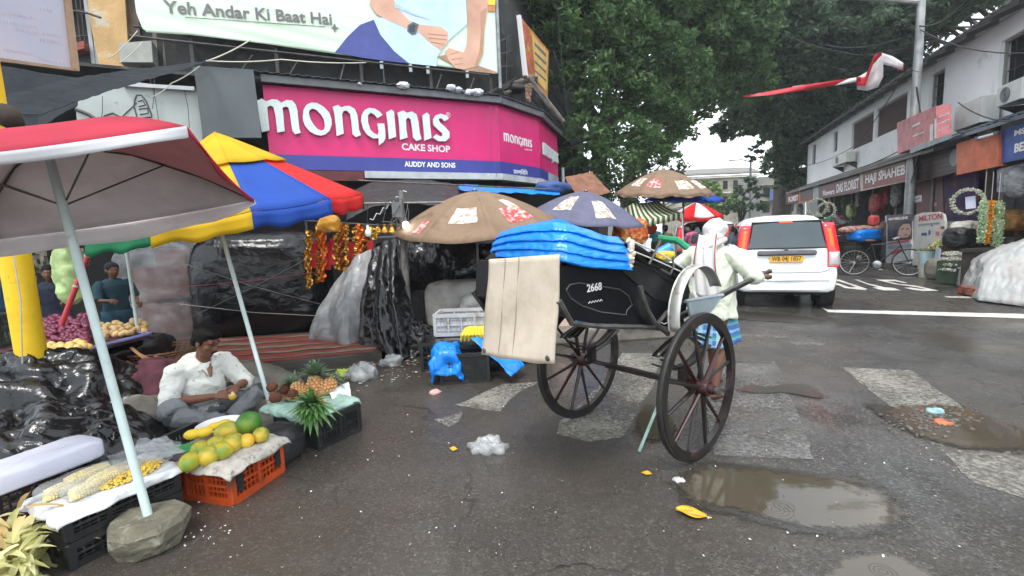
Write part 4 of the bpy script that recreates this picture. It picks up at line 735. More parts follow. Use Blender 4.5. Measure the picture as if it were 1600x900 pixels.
mb = MB(); rnd = random.Random(3)
for k in range(26): z = 1.33+.16*k/26; mb.ball((-.605+rnd.uniform(-.02, .01), -.415+rnd.uniform(-.012, .012), z), (.012+.008*rnd.random(), .012, .011), 6, 5)
o = obj('frayed_edge', mb, mat('frayed_cream_cotton', (.55, .5, .4), r=.9, var=.3), rk, world=False); wrinkle(o, .01, 30)
# hanging board
c4 = [bk(765, 405, -1.16), bk(875, 397, -1.16), bk(870, 568, -1.16), bk(757, 553, -1.16)]
mb = MB(); mb.grid(lambda i, j: (c4[0].lerp(c4[1], i)).lerp(c4[3].lerp(c4[2], i), j)+V((-.018*math.sin(PI*i)-.02*j*j+.004*math.sin(j*9+i*4), 0, .004*math.sin(i*14) if j > .95 else 0)), 20, 20); bd = obj('hanging_rear_board', mb, PLY, rk, world=False, solid=.012)
for f in (.30, .51): mb = MB(); mb.tube([(c4[0].lerp(c4[1], f)).lerp(c4[3].lerp(c4[2], f), j)+V((-.008-.018*math.sin(PI*f)-.02*j*j, 0, 0)) for j in (0, .25, .5, .75, 1)], .0022, 4); obj('seam', mb, mat('dark_seam', (.3, .25, .19), r=.8), bd, world=False)
for f in (.06, .94): p = (c4[3].lerp(c4[2], f))+V((-.03, 0, .03)); mb = MB(); mb.ball(p, (.006, .016, .016), 10, 6); obj('corner_eyelet', mb, GRM, bd, world=False)
mb = MB(); mb.box((.3, 0, .985), (.05, .7, .03)); mb.box((-.3, 0, .93), (.05, .7, .03)); obj('cross_member', mb, BWD, rk, world=False, smooth=False)
# ---------------------------------------------------------------- the puller
po = RO+RXv*1.2; pu = thing('person', 'rickshaw puller seen from behind, white head wrap, pale lime shirt and blue checked lungi', 'person', po, RH)
mb = MB(); Mh = head(mb, (.07, 0, 1.475), -.1, .12, 1.0)
mb.tube([(.02, 0, 1.27), (.045, 0, 1.36), (.06, 0, 1.43)], [.06, .05, .05], 10)
mb.tube([(0, 0, .82), (-.0, 0, 1.0), (.01, 0, 1.2), (.02, 0, 1.3)], [.13, .125, .14, .1], 12, flat=.7)
for s in (-1, 1):
    E_ = V((.02, s*.33, 1.10)) if s < 0 else V((-.06, s*.37, 1.12)); W_ = V((.17, s*.385, 1.085)); mb.tube([(.02, s*.17, 1.3), (.02, s*.22, 1.26), E_, W_], [.05, .048, .036, .024], 9); hand(mb, W_, (.95, -s*.15, .1), (0, -s*.3, -1), -s, 1.0)
ft = {-1: ((-.03, -.09, .84), (.0, -.1, .47), (-.14, -.1, .09), (-.02, -.1, .035)), 1: ((.03, .09, .84), (.24, .1, .5), (.26, .1, .08), (.38, .11, .035))}
for s in (-1, 1):
    h_, k_, a_2, t_ = [V(p) for p in ft[s]]; mb.tube([h_, h_.lerp(k_, .5), k_, k_.lerp(a_2, .35)+V((-.015, 0, 0)), a_2], [.085, .07, .052, .05, .032], 10)
    mb.tube([a_2+V((-.03, 0, -.03)), a_2+V((.03, 0, -.05)), t_+V((0, 0, -.01))], [.03, .033, .024], 8)
    for k in range(5): mb.tube([t_+V((-.02, (k-2)*.013, -.012)), t_+V((.03-abs(k-1.5)*.006, (k-2)*.017, -.02))], [.012, .009], 5)
fuse('body', mb, SK2, pu, .008)
LIME = clothmat('pale_lime_cotton', (.7, .74, .6), tr=.15, r=.85, var=.06, vs=6, bump=.3, bs=9, dist=.02); WCOT = clothmat('white_cotton', (.72, .69, .68), tr=.15, r=.85, var=.08, vs=7, bump=.3, bs=12, dist=.015)
mb = MB()
for z, rx, ry, x in (): pass
mb.tube([(-.01, 0, .73), (-.005, 0, .85), (-.01, 0, 1.0), (-.005, 0, 1.15), (.01, 0, 1.28)], [.215, .205, .185, .195, .16], 22, flat=.72)
mb.ball((.015, 0, 1.27), (.1, .19, .09), 14, 8)
for s in (-1, 1):
    E_ = V((.02, s*.335, 1.10)) if s < 0 else V((-.06, s*.375, 1.12)); W_ = V((.12, s*.38, 1.086)); mb.tube([(.015, s*.14, 1.3), (.015, s*.22, 1.26), (V((.015, s*.22, 1.26))).lerp(E_, .55), E_, E_.lerp(W_, .5), W_], [.065, .075, .066, .06, .05, .042], 12)
o = fuse('shirt', mb, LIME, pu, .010, 3); wrinkle(o, .026, 6, 4, detail=4, an=(1, 1, .55))
mb = MB(); mb.ball((.052, 0, 1.508), (.118, .098, .096), 16, 12); mb.ball((.02, 0, 1.44), (.085, .085, .08), 12, 8); o = fuse('head_wrap', mb, WCOT, pu, .01, 2); wrinkle(o, .012, 9, 8)
def sc_f(i, j): y = .085*(2*i-1)*(1+.5*j)+.01; return V((-.075-.09*math.sin(min(1, j*1.6)*PI*.5)-.012*math.sin(i*16+j*3)+.02*abs(2*i-1), y-.03*j, 1.44-.52*j+.03*abs(2*i-1)))
mb = MB(); mb.grid(sc_f, 26, 26); sc1 = obj('scarf', mb, WCOT, pu, world=False, solid=.008)
REDB = mat('red_cloth_border', (.3, .04, .04), r=.85)
for i_ in (.0, .96): mb = MB(); mb.grid(lambda i, j: sc_f(i_+.04*i, j*.72)+V((-.012, 0, .0)), 3, 20); obj('red_border', mb, REDB, sc1, world=False, solid=.004)
mb = MB(); mb.tube([(-.03, .09, 1.43), (-.06, .06, 1.37), (-.09, 0, 1.35), (-.075, -.07, 1.38), (.0, -.12, 1.42)], [.03, .035, .036, .035, .03], 8, flat=.7); mb.tube([(-.045, .085, 1.40), (-.11, .0, 1.315), (-.09, -.08, 1.36)], .006, 5); obj('neck_fold', mb, WCOT, sc1, world=False)
def plaid():
    m = mat('blue_checked_cotton', (.06, .16, .42), r=.85, var=.1, vs=8); n, b, L = nodes(m); t = n.nodes.new('ShaderNodeTexCoord'); sp = n.nodes.new('ShaderNodeSeparateXYZ'); L(t.outputs['Object'], sp.inputs[0])
    cur = b.inputs['Base Color'].links[0].from_socket
    for ax, f, c_, th in ((2, 95, (.35, .6, .75), .5), (1, 80, (.3, .55, .72), .5), (2, 48, (.03, .3, .22), .75), (1, 40, (.45, .62, .55), .82)):
        a = n.nodes.new('ShaderNodeMath'); a.operation = 'MULTIPLY'; a.inputs[1].default_value = f; L(sp.outputs[ax], a.inputs[0]); s_ = n.nodes.new('ShaderNodeMath'); s_.operation = 'SINE'; L(a.outputs[0], s_.inputs[0])
        g_ = n.nodes.new('ShaderNodeMath'); g_.operation = 'GREATER_THAN'; g_.inputs[1].default_value = th; L(s_.outputs[0], g_.inputs[0]); mm = n.nodes.new('ShaderNodeMath'); mm.operation = 'MULTIPLY'; mm.inputs[1].default_value = .6; L(g_.outputs[0], mm.inputs[0])
        x = n.nodes.new('ShaderNodeMix'); x.data_type = 'RGBA'; L(mm.outputs[0], x.inputs[0]); L(cur, x.inputs[6]); x.inputs[7].default_value = (*c_, 1); cur = x.outputs[2]
    L(cur, b.inputs['Base Color']); return m
mb = MB(); mb.grid(lambda i, j: V((.03+.06*j+(.14+.05*j)*math.cos(2*PI*i)*(1+.06*math.sin(14*PI*i)*j)+.05*j*(math.cos(2*PI*i)), (.165+.035*j)*math.sin(2*PI*i)*(1+.05*math.sin(18*PI*i)*j), .9-.42*j+.02*math.sin(6*PI*i)*j)), 72, 18, wrap=True); obj('lungi', mb, plaid(), pu, world=False, solid=.006)
# ---------------------------------------------------------------- the fruit seller
SO = V((-2.78, 3.95, .03)); SF = R(-30); se = thing('person', 'fruit seller in a white printed shirt sitting cross legged and peeling fruit', 'person', SO, SF)
mb = MB(); Mh = head(mb, (.17, .0, .70), .42, .42, 1.0)
mb.tube([(.06, 0, .5), (.1, 0, .58), (.13, 0, .64)], [.07, .056, .054], 10)
mb.tube([(-.04, 0, .06), (-.05, 0, .2), (-.01, 0, .38), (.05, 0, .5)], [.15, .14, .145, .1], 12)
RS, RE, RWr = V((.03, -.19, .48)), V((.06, -.29, .24)), V((.33, -.06, .27)); LS, LE, LWr = V((.05, .19, .49)), V((.22, .27, .28)), V((.37, .1, .3))
for a, b_, c_, s in ((RS, RE, RWr, -1), (LS, LE, LWr, 1)):
    mb.tube([a, a.lerp(b_, .5), b_, b_.lerp(c_, .4), c_], [.055, .05, .042, .042, .026], 10)
hand(mb, RWr, (.8, .5, .05), (0, .6, -.6), 1, .9); hand(mb, LWr, (.75, -.55, .1), (0, -.5, -.6), -1, .9)
for s in (-1, 1): mb.tube([(.1, s*.3, .05), (.34, s*.1, .035), (.42, -s*.02, .03)], [.05, .04, .03], 8); mb.ball((.44, -s*.06, .03), (.06, .04, .03), 8, 6)
fuse('body', mb, SK, se, .0075, 2)
GPAN = mat('grey_trousers', (.17, .18, .19), r=.85, var=.12, vs=7, bump=.4, bs=8, dist=.03); mb = MB()
for s in (-1, 1): mb.tube([(-.05, s*.1, .1), (.08, s*.25, .15), (.22, s*.33, .21), (.25, s*.33, .19)], [.13, .115, .1, .085], 12); mb.tube([(.24, s*.33, .17), (.31, s*.2, .1), (.38, s*.03, .06)], [.085, .075, .055], 10)
mb.ball((-.05, 0, .09), (.17, .2, .1), 14, 8); o = fuse('trousers', mb, GPAN, se, .010, 3); wrinkle(o, .02, 8, 3)
def spotted():
    m = clothmat('white_printed_shirt', (.72, .73, .68), tr=.12, r=.85, var=.05, vs=5, bump=.35, bs=8, dist=.03); n, b, L = nodes(m); t = n.nodes.new('ShaderNodeTexCoord'); v = n.nodes.new('ShaderNodeTexVoronoi'); v.inputs['Scale'].default_value = 19; L(t.outputs['Object'], v.inputs['Vector'])
    l = n.nodes.new('ShaderNodeMath'); l.operation = 'LESS_THAN'; l.inputs[1].default_value = .12; L(v.outputs['Distance'], l.inputs[0]); x = n.nodes.new('ShaderNodeMix'); x.data_type = 'RGBA'; src = b.inputs['Base Color'].links[0].from_socket
    L(l.outputs[0], x.inputs[0]); L(src, x.inputs[6]); x.inputs[7].default_value = (.2, .22, .24, 1); L(x.outputs[2], b.inputs['Base Color']); return m
mb = MB(); mb.tube([(-.06, 0, .07), (-.08, 0, .2), (-.04, 0, .38), (.03, 0, .5), (.06, 0, .54)], [.19, .185, .19, .15, .085], 18); mb.ball((.03, 0, .47), (.12, .21, .1), 14, 8); mb.ball((.02, 0, .3), (.16, .18, .2), 14, 10)
for a, b_, c_, s in ((RS, RE, RWr, -1), (LS, LE, LWr, 1)): mb.tube([a-V((0, s*.05, 0)), a, a.lerp(b_, .5), b_, b_.lerp(c_, .22)], [.075, .08, .075, .068, .062], 12)
o = fuse('shirt', mb, spotted(), se, .010, 3); wrinkle(o, .018, 6.5, 9, detail=4)
mb = MB(); mb.tube([(.075, -.06, .585), (.03, 0, .6), (.06, .07, .59), (.13, .055, .53), (.17, .01, .42)], [.014, .014, .014, .013, .01], 6, flat=.6); mb.tube([(.075, -.06, .585), (.14, -.045, .52), (.175, -.005, .42)], [.014, .013, .01], 6, flat=.6); obj('collar', mb, MATS['white_printed_shirt'], se, world=False)
mb = MB(); mb.tube([(.13, .02, .5), (.175, 0, .44), (.19, 0, .4)], [.03, .022, .008], 6, flat=.5); obj('open_neckline', mb, SK, se, world=False)
mb = MB(); hm = lambda c, r_: mb.ball(c, r_, 16, 10, Mh)
hm((-.024, 0, .052), (.098, .085, .085)); hm((.03, 0, .095), (.07, .07, .04)); hm((-.06, 0, .0), (.055, .075, .07)); hm((-.005, .072, .03), (.03, .014, .045)); hm((-.005, -.072, .03), (.03, .014, .045)); o = fuse('hair', mb, HAIR, se, .008, 1); wrinkle(o, .005, 40, 2)
mb = MB(); mb.tube([(.094, -.032, -.052), (.106, -.01, -.043), (.106, .01, -.043), (.094, .032, -.052)], [.004, .008, .008, .004], 6, Mh); obj('moustache', mb, HAIR, se, world=False)
for y in (-.028, .028):
    mb = MB(); mb.tube([(.084, y-.018, .046), (.094, y, .05), (.082, y+.018, .046)], [.003, .005, .003], 5, Mh); obj('eyebrow', mb, HAIR, se, world=False); mb = MB(); mb.ball((.079, y, .015), (.012, .015, .007), 8, 6, Mh); obj('eye', mb, mat('eye_dark', (.03, .02, .02), r=.2), se, world=False)
pf = thing('peeled_fruit', 'piece of pale peeled fruit held in the hands of the seated seller', 'fruit', SO+V((math.cos(SF)*.45-math.sin(SF)*.02, math.sin(SF)*.45+math.cos(SF)*.02, .27)))
mb = MB(); mb.ball((0, 0, 0), (.028, .025, .04), 10, 8); fl = obj('flesh', mb, mat('pale_fruit_flesh', (.7, .58, .25), r=.5, var=.15, vs=20), pf, world=False); mb = MB(); mb.ball((.0, 0, -.012), (.031, .028, .034), 10, 8); obj('skin', mb, mat('yellow_peel', (.6, .4, .05), r=.5), pf, world=False)
# ============================================================ SOFT AND PLASTIC GOODS
BPL = mat('black_polythene', (.006, .006, .007), r=.2, var=.3, vs=4, bump=.55, bs=7, dist=.04); BPL2 = mat('dull_black_tarpaulin', (.02, .021, .022), r=.42, var=.35, vs=4, bump=.5, bs=10, dist=.03)
CLR = plasticfilm('clear_polythene', (.5, .52, .53), a=.26); MLK = plasticfilm('milky_polythene', (.3, .305, .31), a=.95, r=.28); WPL = plasticfilm('thin_white_polythene', (.8, .82, .84), a=.75, r=.2)
SACK = mat('grey_jute_sack', (.17, .155, .13), r=.9, var=.3, vs=6, bump=.6, bs=40, dist=.01); MAR = mat('maroon_cloth', (.07, .02, .03), r=.9, var=.4, vs=7, bump=.5, bs=12, dist=.02); CORD = mat('pale_cord', (.4, .38, .33), r=.8)
def sgn(x, p): return math.copysign(abs(x)**p, x)
def bundle_mesh(c, size, rz, n=56, m=36, pw=.45, flatbot=True):
    M = Matrix.Translation(V(c)) @ Matrix.Rotation(rz, 4, 'Z'); vs = []; fs = []
    for i in range(m+1):
        a = PI*i/m
        for k in range(n):
            t = 2*PI*k/n; x = sgn(math.sin(a), pw)*sgn(math.cos(t), pw); y = sgn(math.sin(a), pw)*sgn(math.sin(t), pw); z = sgn(math.cos(a), pw)
            vs.append(M @ V((x*size[0]/2, y*size[1]/2, z*size[2]/2)))
    for i in range(m):
        for k in range(n): fs.append((i*n+k, (i+1)*n+k, (i+1)*n+(k+1) % n, i*n+(k+1) % n))
    mb = MB(); mb.add(vs, fs); return mb
def bundle(name, label, cat, c, size, rz, m, amp=.05, s=2.2, seed=1, pw=.45, cords=0, group=None):
    t = thing(name, label, cat, (c[0], c[1], max(0, c[2]-size[2]/2)), 0, group); o = obj('wrapping', bundle_mesh(c, size, rz, 90, 60, pw=pw), m, t, smooth='all'); wrinkle(o, amp*.55, s, seed, detail=2, soft=.01); wrinkle(o, amp*.22, s*2.6, seed+2, detail=3, an=(.5, .5, 1.6))
    M = Matrix.Translation(V(c)) @ Matrix.Rotation(rz, 4, 'Z')
    for k in range(cords):
        z0, z1 = ((-.25, .3), (.28, -.2), (.05, .12), (-.1, -.3))[k % 4]; mb = MB(); q = [M @ V((-size[0]*.5, -size[1]*.535, z0*size[2])), M @ V((0, -size[1]*.56, (z0+z1)/2*size[2]-.03)), M @ V((size[0]*.5, -size[1]*.535, z1*size[2]))]; mb.tube(q, .004, 5); obj('cord', mb, GRM if k < 2 else CORD if k != 2 else mat('red_cord', (.2, .02, .03), r=.7), t)
    return t
def heap(name, label, cat, c, rx, ry, h, rz, m, seed=1, amp=.08, s=2.6, n=110, parts=None, thing_=True):
    """low crumpled pile resting on the ground"""
    mb = MB(); M = Matrix.Translation(V(c)) @ Matrix.Rotation(rz, 4, 'Z')
    def f(i, j):
        t = 2*PI*i; q = j; r_ = q*(1+.16*noise.noise(V((math.cos(t)*1.7, math.sin(t)*1.7, seed)))); x, y = rx*r_*math.cos(t), ry*r_*math.sin(t)
        z = h*max(0, 1-q**2.4)**.8; w_ = noise.noise(V((x*s, y*s, seed*3)))+.5*noise.noise(V((x*s*2.3, y*s*2.3, seed*5))); rd = (.3-abs(w_))
        return M @ V((x+.1*amp*w_, y, max(.002, z+amp*rd*1.5*(1-q**6))))
    mb.grid(f, n, 40, wrap=True); o = obj(name if thing_ else parts, mb, m, smooth='all'); wrinkle(o, amp*.32, 6, seed+3, detail=3, an=(.6, 1.3, 1))
    if thing_: tag(o, label, cat)
    return o
def sheet(name, corners, m, label=None, cat=None, amp=.02, s=6, seed=1, n=30, sag=.0, solid=.003, parent=None, fold=0, ff=8, rag=0):
    """cloth or film spread between four corner points"""
    a, b_, c_, d_ = [V(p) for p in corners]; mb = MB(); nn = (b_-a).cross(d_-a).normalized()
    def f(i, j):
        ii = i+rag*noise.noise(V((j*7, i*3, seed)))*(1 if i in (0, 1) else 0); jj = j+rag*noise.noise(V((i*7, j*3, seed+4)))*(1 if j in (0, 1) else 0)
        return a.lerp(b_, ii).lerp(d_.lerp(c_, ii), jj)+V((0, 0, -sag*math.sin(PI*i)*math.sin(PI*j)))+nn*(fold*math.sin(ff*PI*i+2*math.sin(j*3+seed))*(.3+.7*j))
    mb.grid(f, n, n); o = obj(name, mb, m, parent, smooth='all', solid=solid); wrinkle(o, amp, s, seed, detail=4)
    if label: tag(o, label, cat)
    return o
def drape(name, label, cat, c, lx, ly, rz, z, over, m, seed=1, amp=.012, hang=.12, n=40, s=9):
    """sheet lying on a crate top (lx by ly) whose margins fall over the rim"""
    M = Matrix.Translation(V((c[0], c[1], 0))) @ Matrix.Rotation(rz, 4, 'Z'); mb = MB()
    def f(i, j):
        x = (i-.5)*(lx+2*over)*(1+.05*noise.noise(V((j*5, seed, 0)))); y = (j-.5)*(ly+2*over)*(1+.05*noise.noise(V((i*5, seed, 3)))); ex = max(0, abs(x)-lx/2); ey = max(0, abs(y)-ly/2); e = max(ex, ey)+.3*min(ex, ey)
        fx = math.copysign(min(abs(x), lx/2+.012+ex*.25), x); fy = math.copysign(min(abs(y), ly/2+.012+ey*.25), y); zz = z-e*hang/over+.02*noise.noise(V((x*9, y*9, seed)))*(1+e*20)*.4
        return M @ V((fx+.02*noise.noise(V((x*12, y*12, seed)))*min(1, e*20), fy+.02*noise.noise(V((x*12, y*12, seed+5)))*min(1, e*20), zz))
    mb.grid(f, n, n); o = obj(name, mb, m, smooth='all', solid=.003); wrinkle(o, amp, s, seed, detail=3)
    return tag(o, label, cat)
# ---- crates
def crate(label, loc, rz, L_, W_, H_, m, rows=4, cols=9, group=None, name='crate', slots=None):
    t = thing(name, label, 'crate', loc, rz, group); th = .014
    mb = MB(); mb.box((0, 0, .012), (L_-.02, W_-.02, .014)); obj('base', mb, m, t, smooth=False, world=False)
    for (cx, cy, le, a) in ((0, -W_/2, L_, 0), (0, W_/2, L_, 0), (-L_/2, 0, W_, PI/2), (L_/2, 0, W_, PI/2)):
        M = Matrix.Translation(V((cx, cy, 0))) @ Matrix.Rotation(a, 4, 'Z'); mb = MB()
        mb.box((0, 0, H_-.018), (le, .03, .036), M=M); mb.box((0, 0, .018), (le-.004, .024, .036), M=M)
        nb = max(2, round(le/(.17)))
        for k in range(nb+1): mb.box((-le/2+.012+(le-.024)*k/nb, 0, H_/2), (.022, .026, H_-.07), M=M)
        mb.box((0, 0, H_*.5), (le-.03, .022, .014), M=M)
        nn = max(6, round(cols*le/L_*1.6))
        for k in range(nn): mb.box((-le/2+le*(k+.5)/nn, .001, H_*.5), (.006, .012, H_-.07), M=M)
        for k in range(1, rows+1): mb.box((0, .0005, H_*k/(rows+1)), (le-.03, .013, .006), M=M)
        mb.box((0, .006, H_*.5), (le-.03, .003, H_-.06), M=M) if slots == 'solid' else None
        o = obj('side_lattice', mb, m, t, smooth=False, world=False); o['kind'] = 'stuff'
    for sx in (-1, 1):
        for sy in (-1, 1): mb = MB(); mb.box((sx*(L_/2-.006), sy*(W_/2-.006), H_/2), (.04, .04, H_-.006), bev=.008); obj('corner_post', mb, m, t, world=False)
    return t
BKC = mat('black_crate_plastic', (.018, .019, .02), r=.38, var=.4, vs=9, c2=(.07, .065, .055), cs=18, ct=.64); ORC = mat('orange_crate_plastic', (.45, .065, .012), r=.42, var=.25, vs=5, c2=(.12, .04, .02), cs=6, ct=.6); GYC = mat('pale_grey_crate_plastic', (.42, .42, .42), r=.45, var=.15, vs=6, c2=(.2, .19, .17), cs=9, ct=.62)
# ---- produce
def blob(mb, c, r, rz=0, ry=0, f=None, n=14, m_=10): mb.ball((0, 0, 0), r, n, m_, Matrix.Translation(V(c)) @ Matrix.Rotation(rz, 4, 'Z') @ Matrix.Rotation(ry, 4, 'Y'), f)
def fruitmat(name, a, b_, t=.5, s=6, r=.4): return mat(name, a, r=r, var=.12, vs=8, c2=b_, cs=s, ct=t, cw=.25, bump=.1, bs=60, dist=.003)
PAP = fruitmat('green_yellow_papaya', (.13, .24, .03), (.62, .42, .04), .5, 7); PAPY = fruitmat('yellow_papaya', (.62, .42, .03), (.13, .26, .03), .5, 9); PAPG = fruitmat('deep_green_fruit', (.045, .17, .02), (.3, .36, .03), .62, 4); MNG = fruitmat('orange_mango', (.72, .32, .02), (.7, .5, .06), .5, 6)
def fruit(name, label, c, r, m, rz=0, ry=0, group=None, shape='papaya', cat='fruit'):
    r = tuple(v*1.2 for v in r); t = thing(name, label, cat, c, 0, group); f = (lambda q: 1+.10*q.x-.1*q.x*q.x) if shape == 'papaya' else None; mb = MB(); blob(mb, (0, 0, 0), r, rz, ry, f, 18, 12); obj('flesh', mb, m, t, world=False)
    M = Matrix.Rotation(rz, 4, 'Z') @ Matrix.Rotation(ry, 4, 'Y'); mb = MB(); mb.tube([M @ V((r[0]*.96, 0, 0)), M @ V((r[0]*1.08, 0, .004))], [.009, .005], 6); obj('stem', mb, mat('dry_stem', (.12, .09, .04), r=.8), t, world=False); return t
def leafblade(mb, base, d, L_, w_, up=V((0, 0, 1)), bend=.4, n=5):
    d = V(d).normalized(); s = d.cross(up); s = V((1, 0, 0)) if s.length < .05 else s.normalized(); u = s.cross(d); pts = []
    for i in range(n+1): t = i/n; p = V(base)+d*L_*t-V((0, 0, 1))*bend*L_*t*t; ww = w_*(1-t)**.7*(.6+.6*min(1, t*4)) ; pts.append((p+s*ww+u*ww*.3, p, p-s*ww+u*ww*.3))
    vs = [q for p in pts for q in p]; fs = []
    for i in range(n):
        for k in (0, 1): fs.append((i*3+k, i*3+k+1, i*3+k+4, i*3+k+3))
    mb.add(vs, fs)
PINE = mat('pineapple_rind', (.45, .17, .05), r=.6, var=.2, vs=20); PINE2 = mat('pineapple_eye', (.6, .36, .16), r=.6, var=.3, vs=40); CRN = mat('pineapple_leaf', (.07, .19, .035), r=.45, var=.35, vs=8, c2=(.16, .26, .1), cs=14, ct=.58); CRN2 = mat('pineapple_leaf_grey', (.1, .17, .09), r=.5, var=.3, vs=8, c2=(.22, .27, .18), cs=14, ct=.58)
def pineapple(label, c, axis, s=1.0, crown=46, cl=.2, cm=None, body=True, group='pineapples on the black crate'):
    t = thing('pineapple', label, 'pineapple', c, 0, group); ax = V(axis).normalized(); q = V((0, 0, 1)).rotation_difference(ax); M = q.to_matrix().to_4x4()
    if body:
        mb = MB(); mb.ball((0, 0, 0), (.062*s, .062*s, .088*s), 16, 12, M); bo = obj('body', mb, PINE, t, world=False); mb = MB()
        for i in range(9):
            a = PI*(i+1)/10
            for k in range(10):
                th = 2*PI*(k+.5*(i % 2))/10; p = V((math.sin(a)*math.cos(th)*.063, math.sin(a)*math.sin(th)*.063, math.cos(a)*.089))*s; mb.ball(p, (.012*s,)*3, 5, 4, M)
        o = obj('eye', mb, PINE2, bo, world=False); o['kind'] = 'stuff'
    rnd = random.Random(int(c[0]*99)); mb = MB(); b0 = ax*.08*s; lw = (.012 if cm is CRN2 else .019)*cl/.15
    for k in range(crown):
        q_ = k/crown; th = k*2.4; el = .15+1.25*q_; d = M.to_3x3() @ V((math.cos(th)*math.cos(el), math.sin(th)*math.cos(el), math.sin(el))); leafblade(mb, b0+ax*.02*q_, d, cl*(1-.25*q_)*rnd.uniform(.8, 1.1), lw, bend=.25+.1*(1-q_))
    o = obj('crown', mb, cm or CRN, t, world=False); return t
# ============================================================ LEFT FOREGROUND STALLS
STN = mat('umbrella_stone', (.13, .12, .085), r=.85, var=.35, vs=7, bump=.9, bs=22, dist=.02, c2=(.24, .22, .17), cs=16, ct=.6); TUB = mat('pale_aqua_pipe', (.48, .58, .56), r=.4, var=.1, vs=6, c2=(.3, .3, .26), cs=8, ct=.68)
mb = MB(); prf = [(.11, .0), (.14, .01), (.17, .08), (.172, .13), (.155, .158), (.1, .165), (.0001, .165)]; mb.lathe(prf, 9, c=(-1.95, 2.26, 0)); o = tag(obj('umbrella_stone', mb, STN, smooth=False, sub=0), 'rough grey stone block carrying the near umbrella pole', 'stone'); wrinkle(o, .022, 7)
mb = o.modifiers.new('b', 'BEVEL'); mb.width = .012; mb.segments = 2
def umbrella(label, base, hub, N, Rr, n, rot, depth, segc, valance=.14, vcol=None, sag=.05, pole_m=TUB, pole_r=.02, group=None, cap=None, ribm=None, under=None, name='market_umbrella', holes=None, curve=1.25, ptop=None):
    """ribbed market parasol: hub = top of the pole under the apex, N = axis"""
    t = thing(name, label, 'umbrella', base, 0, group); hub = V(hub); N = V(N).normalized(); x = (V((1, 0, 0))-N*N.x).normalized(); y = N.cross(x); base = V(base)
    mb = MB(); mb.tube([base+V((0, 0, .005)), V(ptop) if ptop else hub-N*.02], pole_r, 12); obj('pole', mb, pole_m, t); mb = MB(); mb.tube([hub-N*.05, hub+N*.06], pole_r*1.8, 10); obj('hub', mb, GRM, t)
    def rim(a): return x*math.cos(a)+y*math.sin(a)
    def pt(k, i, j, lift=0):
        a0 = rot+2*PI*k/n; a1 = rot+2*PI*(k+1)/n; d = rim(a0).lerp(rim(a1), i); r_ = j; sg = sag*math.sin(PI*i)*j
        return hub+N*(.04-depth*(j**curve)-sg*.9+lift)+d*Rr*r_*(1-sg*.55)
    for k in range(n):
        mb = MB(); mb.grid(lambda i, j: pt(k, i, j), 9, 14); m = segc[k % len(segc)]; pn = obj('canopy_panel', mb, m, t, smooth='all', solid=.003)
        mb = MB(); mb.tube([hub-N*.0, pt(k, 0, .35)-N*.015, pt(k, 0, .7)-N*.015, pt(k, 0, 1)-N*.012], .0055, 5); obj('rib', mb, ribm or GRM, t)
        mb = MB(); mb.tube([hub-N*(depth*.75+.1), pt(k, 0, .5)-N*.02], .005, 5); obj('strut', mb, ribm or GRM, t)
        if valance:
            mb = MB(); mb.grid(lambda i, j: pt(k, i, 1)+(pt(k, i, 1)-hub).normalized()*.01-V((0, 0, 1))*(valance[k] if isinstance(valance, list) else valance)*j*min(1, .25+(i if k else 1)*4 if n == 4 and k == 1 else 1)*(1+.07*math.sin(i*PI*5+k))+N*0+(pt(k, i, 1)-hub).normalized()*.02*math.sin(i*PI*4+k)*j, 13, 4); vv = obj('valance', mb, (vcol[k % len(vcol)] if vcol else m), pn, smooth='all', solid=.003)
    if cap:
        mb = MB(); a_ = cap[1]
        for k in range(n): mb.cur = k % len(cap[0]); mb.grid(lambda i, j: pt(k, i, j*a_, .035)+V((0, 0, .0)), 7, 6)
        obj('vent_cap', mb, cap[0], t, smooth='all', solid=.003)
    mb = MB(); mb.ball(hub+N*.05, (.014, .014, .02), 8, 6); obj('finial', mb, WHL, t); return t
def nrm(a, b_): return V((math.sin(a), math.sin(b_), 1)).normalized()
RDC = clothmat('crimson_canopy', (.56, .04, .08), tr=.5, r=.7, var=.12, vs=3, bump=.3, bs=6, dist=.03); YLC = clothmat('yellow_canopy', (.8, .56, .02), tr=.5, r=.7, var=.08, vs=3, bump=.3, bs=6, dist=.03); BLC = clothmat('blue_canopy', (.02, .09, .45), tr=.4, r=.7, var=.1, vs=3, bump=.3, bs=6, dist=.03); GNC = clothmat('green_canopy', (.03, .3, .13), tr=.5, r=.7, var=.1, vs=3, bump=.3, bs=6, dist=.03); RD2 = clothmat('scarlet_canopy', (.68, .015, .015), tr=.3, r=.7, var=.1, vs=3, bump=.3, bs=6, dist=.03)
def greyunder(name, c, inner, tr):
    """cloth printed outside, silver-grey coated inside (two-sided by geometry normal)"""
    m = clothmat(name, c, tr=tr, r=.7, var=.1, vs=3, bump=.3, bs=6, dist=.03); n, b, L = nodes(m); g_ = n.nodes.new('ShaderNodeNewGeometry'); return m
GRU = clothmat('grey_brown_lining', (.84, .8, .82), tr=.3, r=.8, var=.12, vs=2.5, bump=.3, bs=6, dist=.03, c2=(.66, .6, .61), cs=3, ct=.6, cw=.3); WHC = clothmat('white_canopy_hem', (.62, .62, .64), tr=.25, r=.8, var=.06)
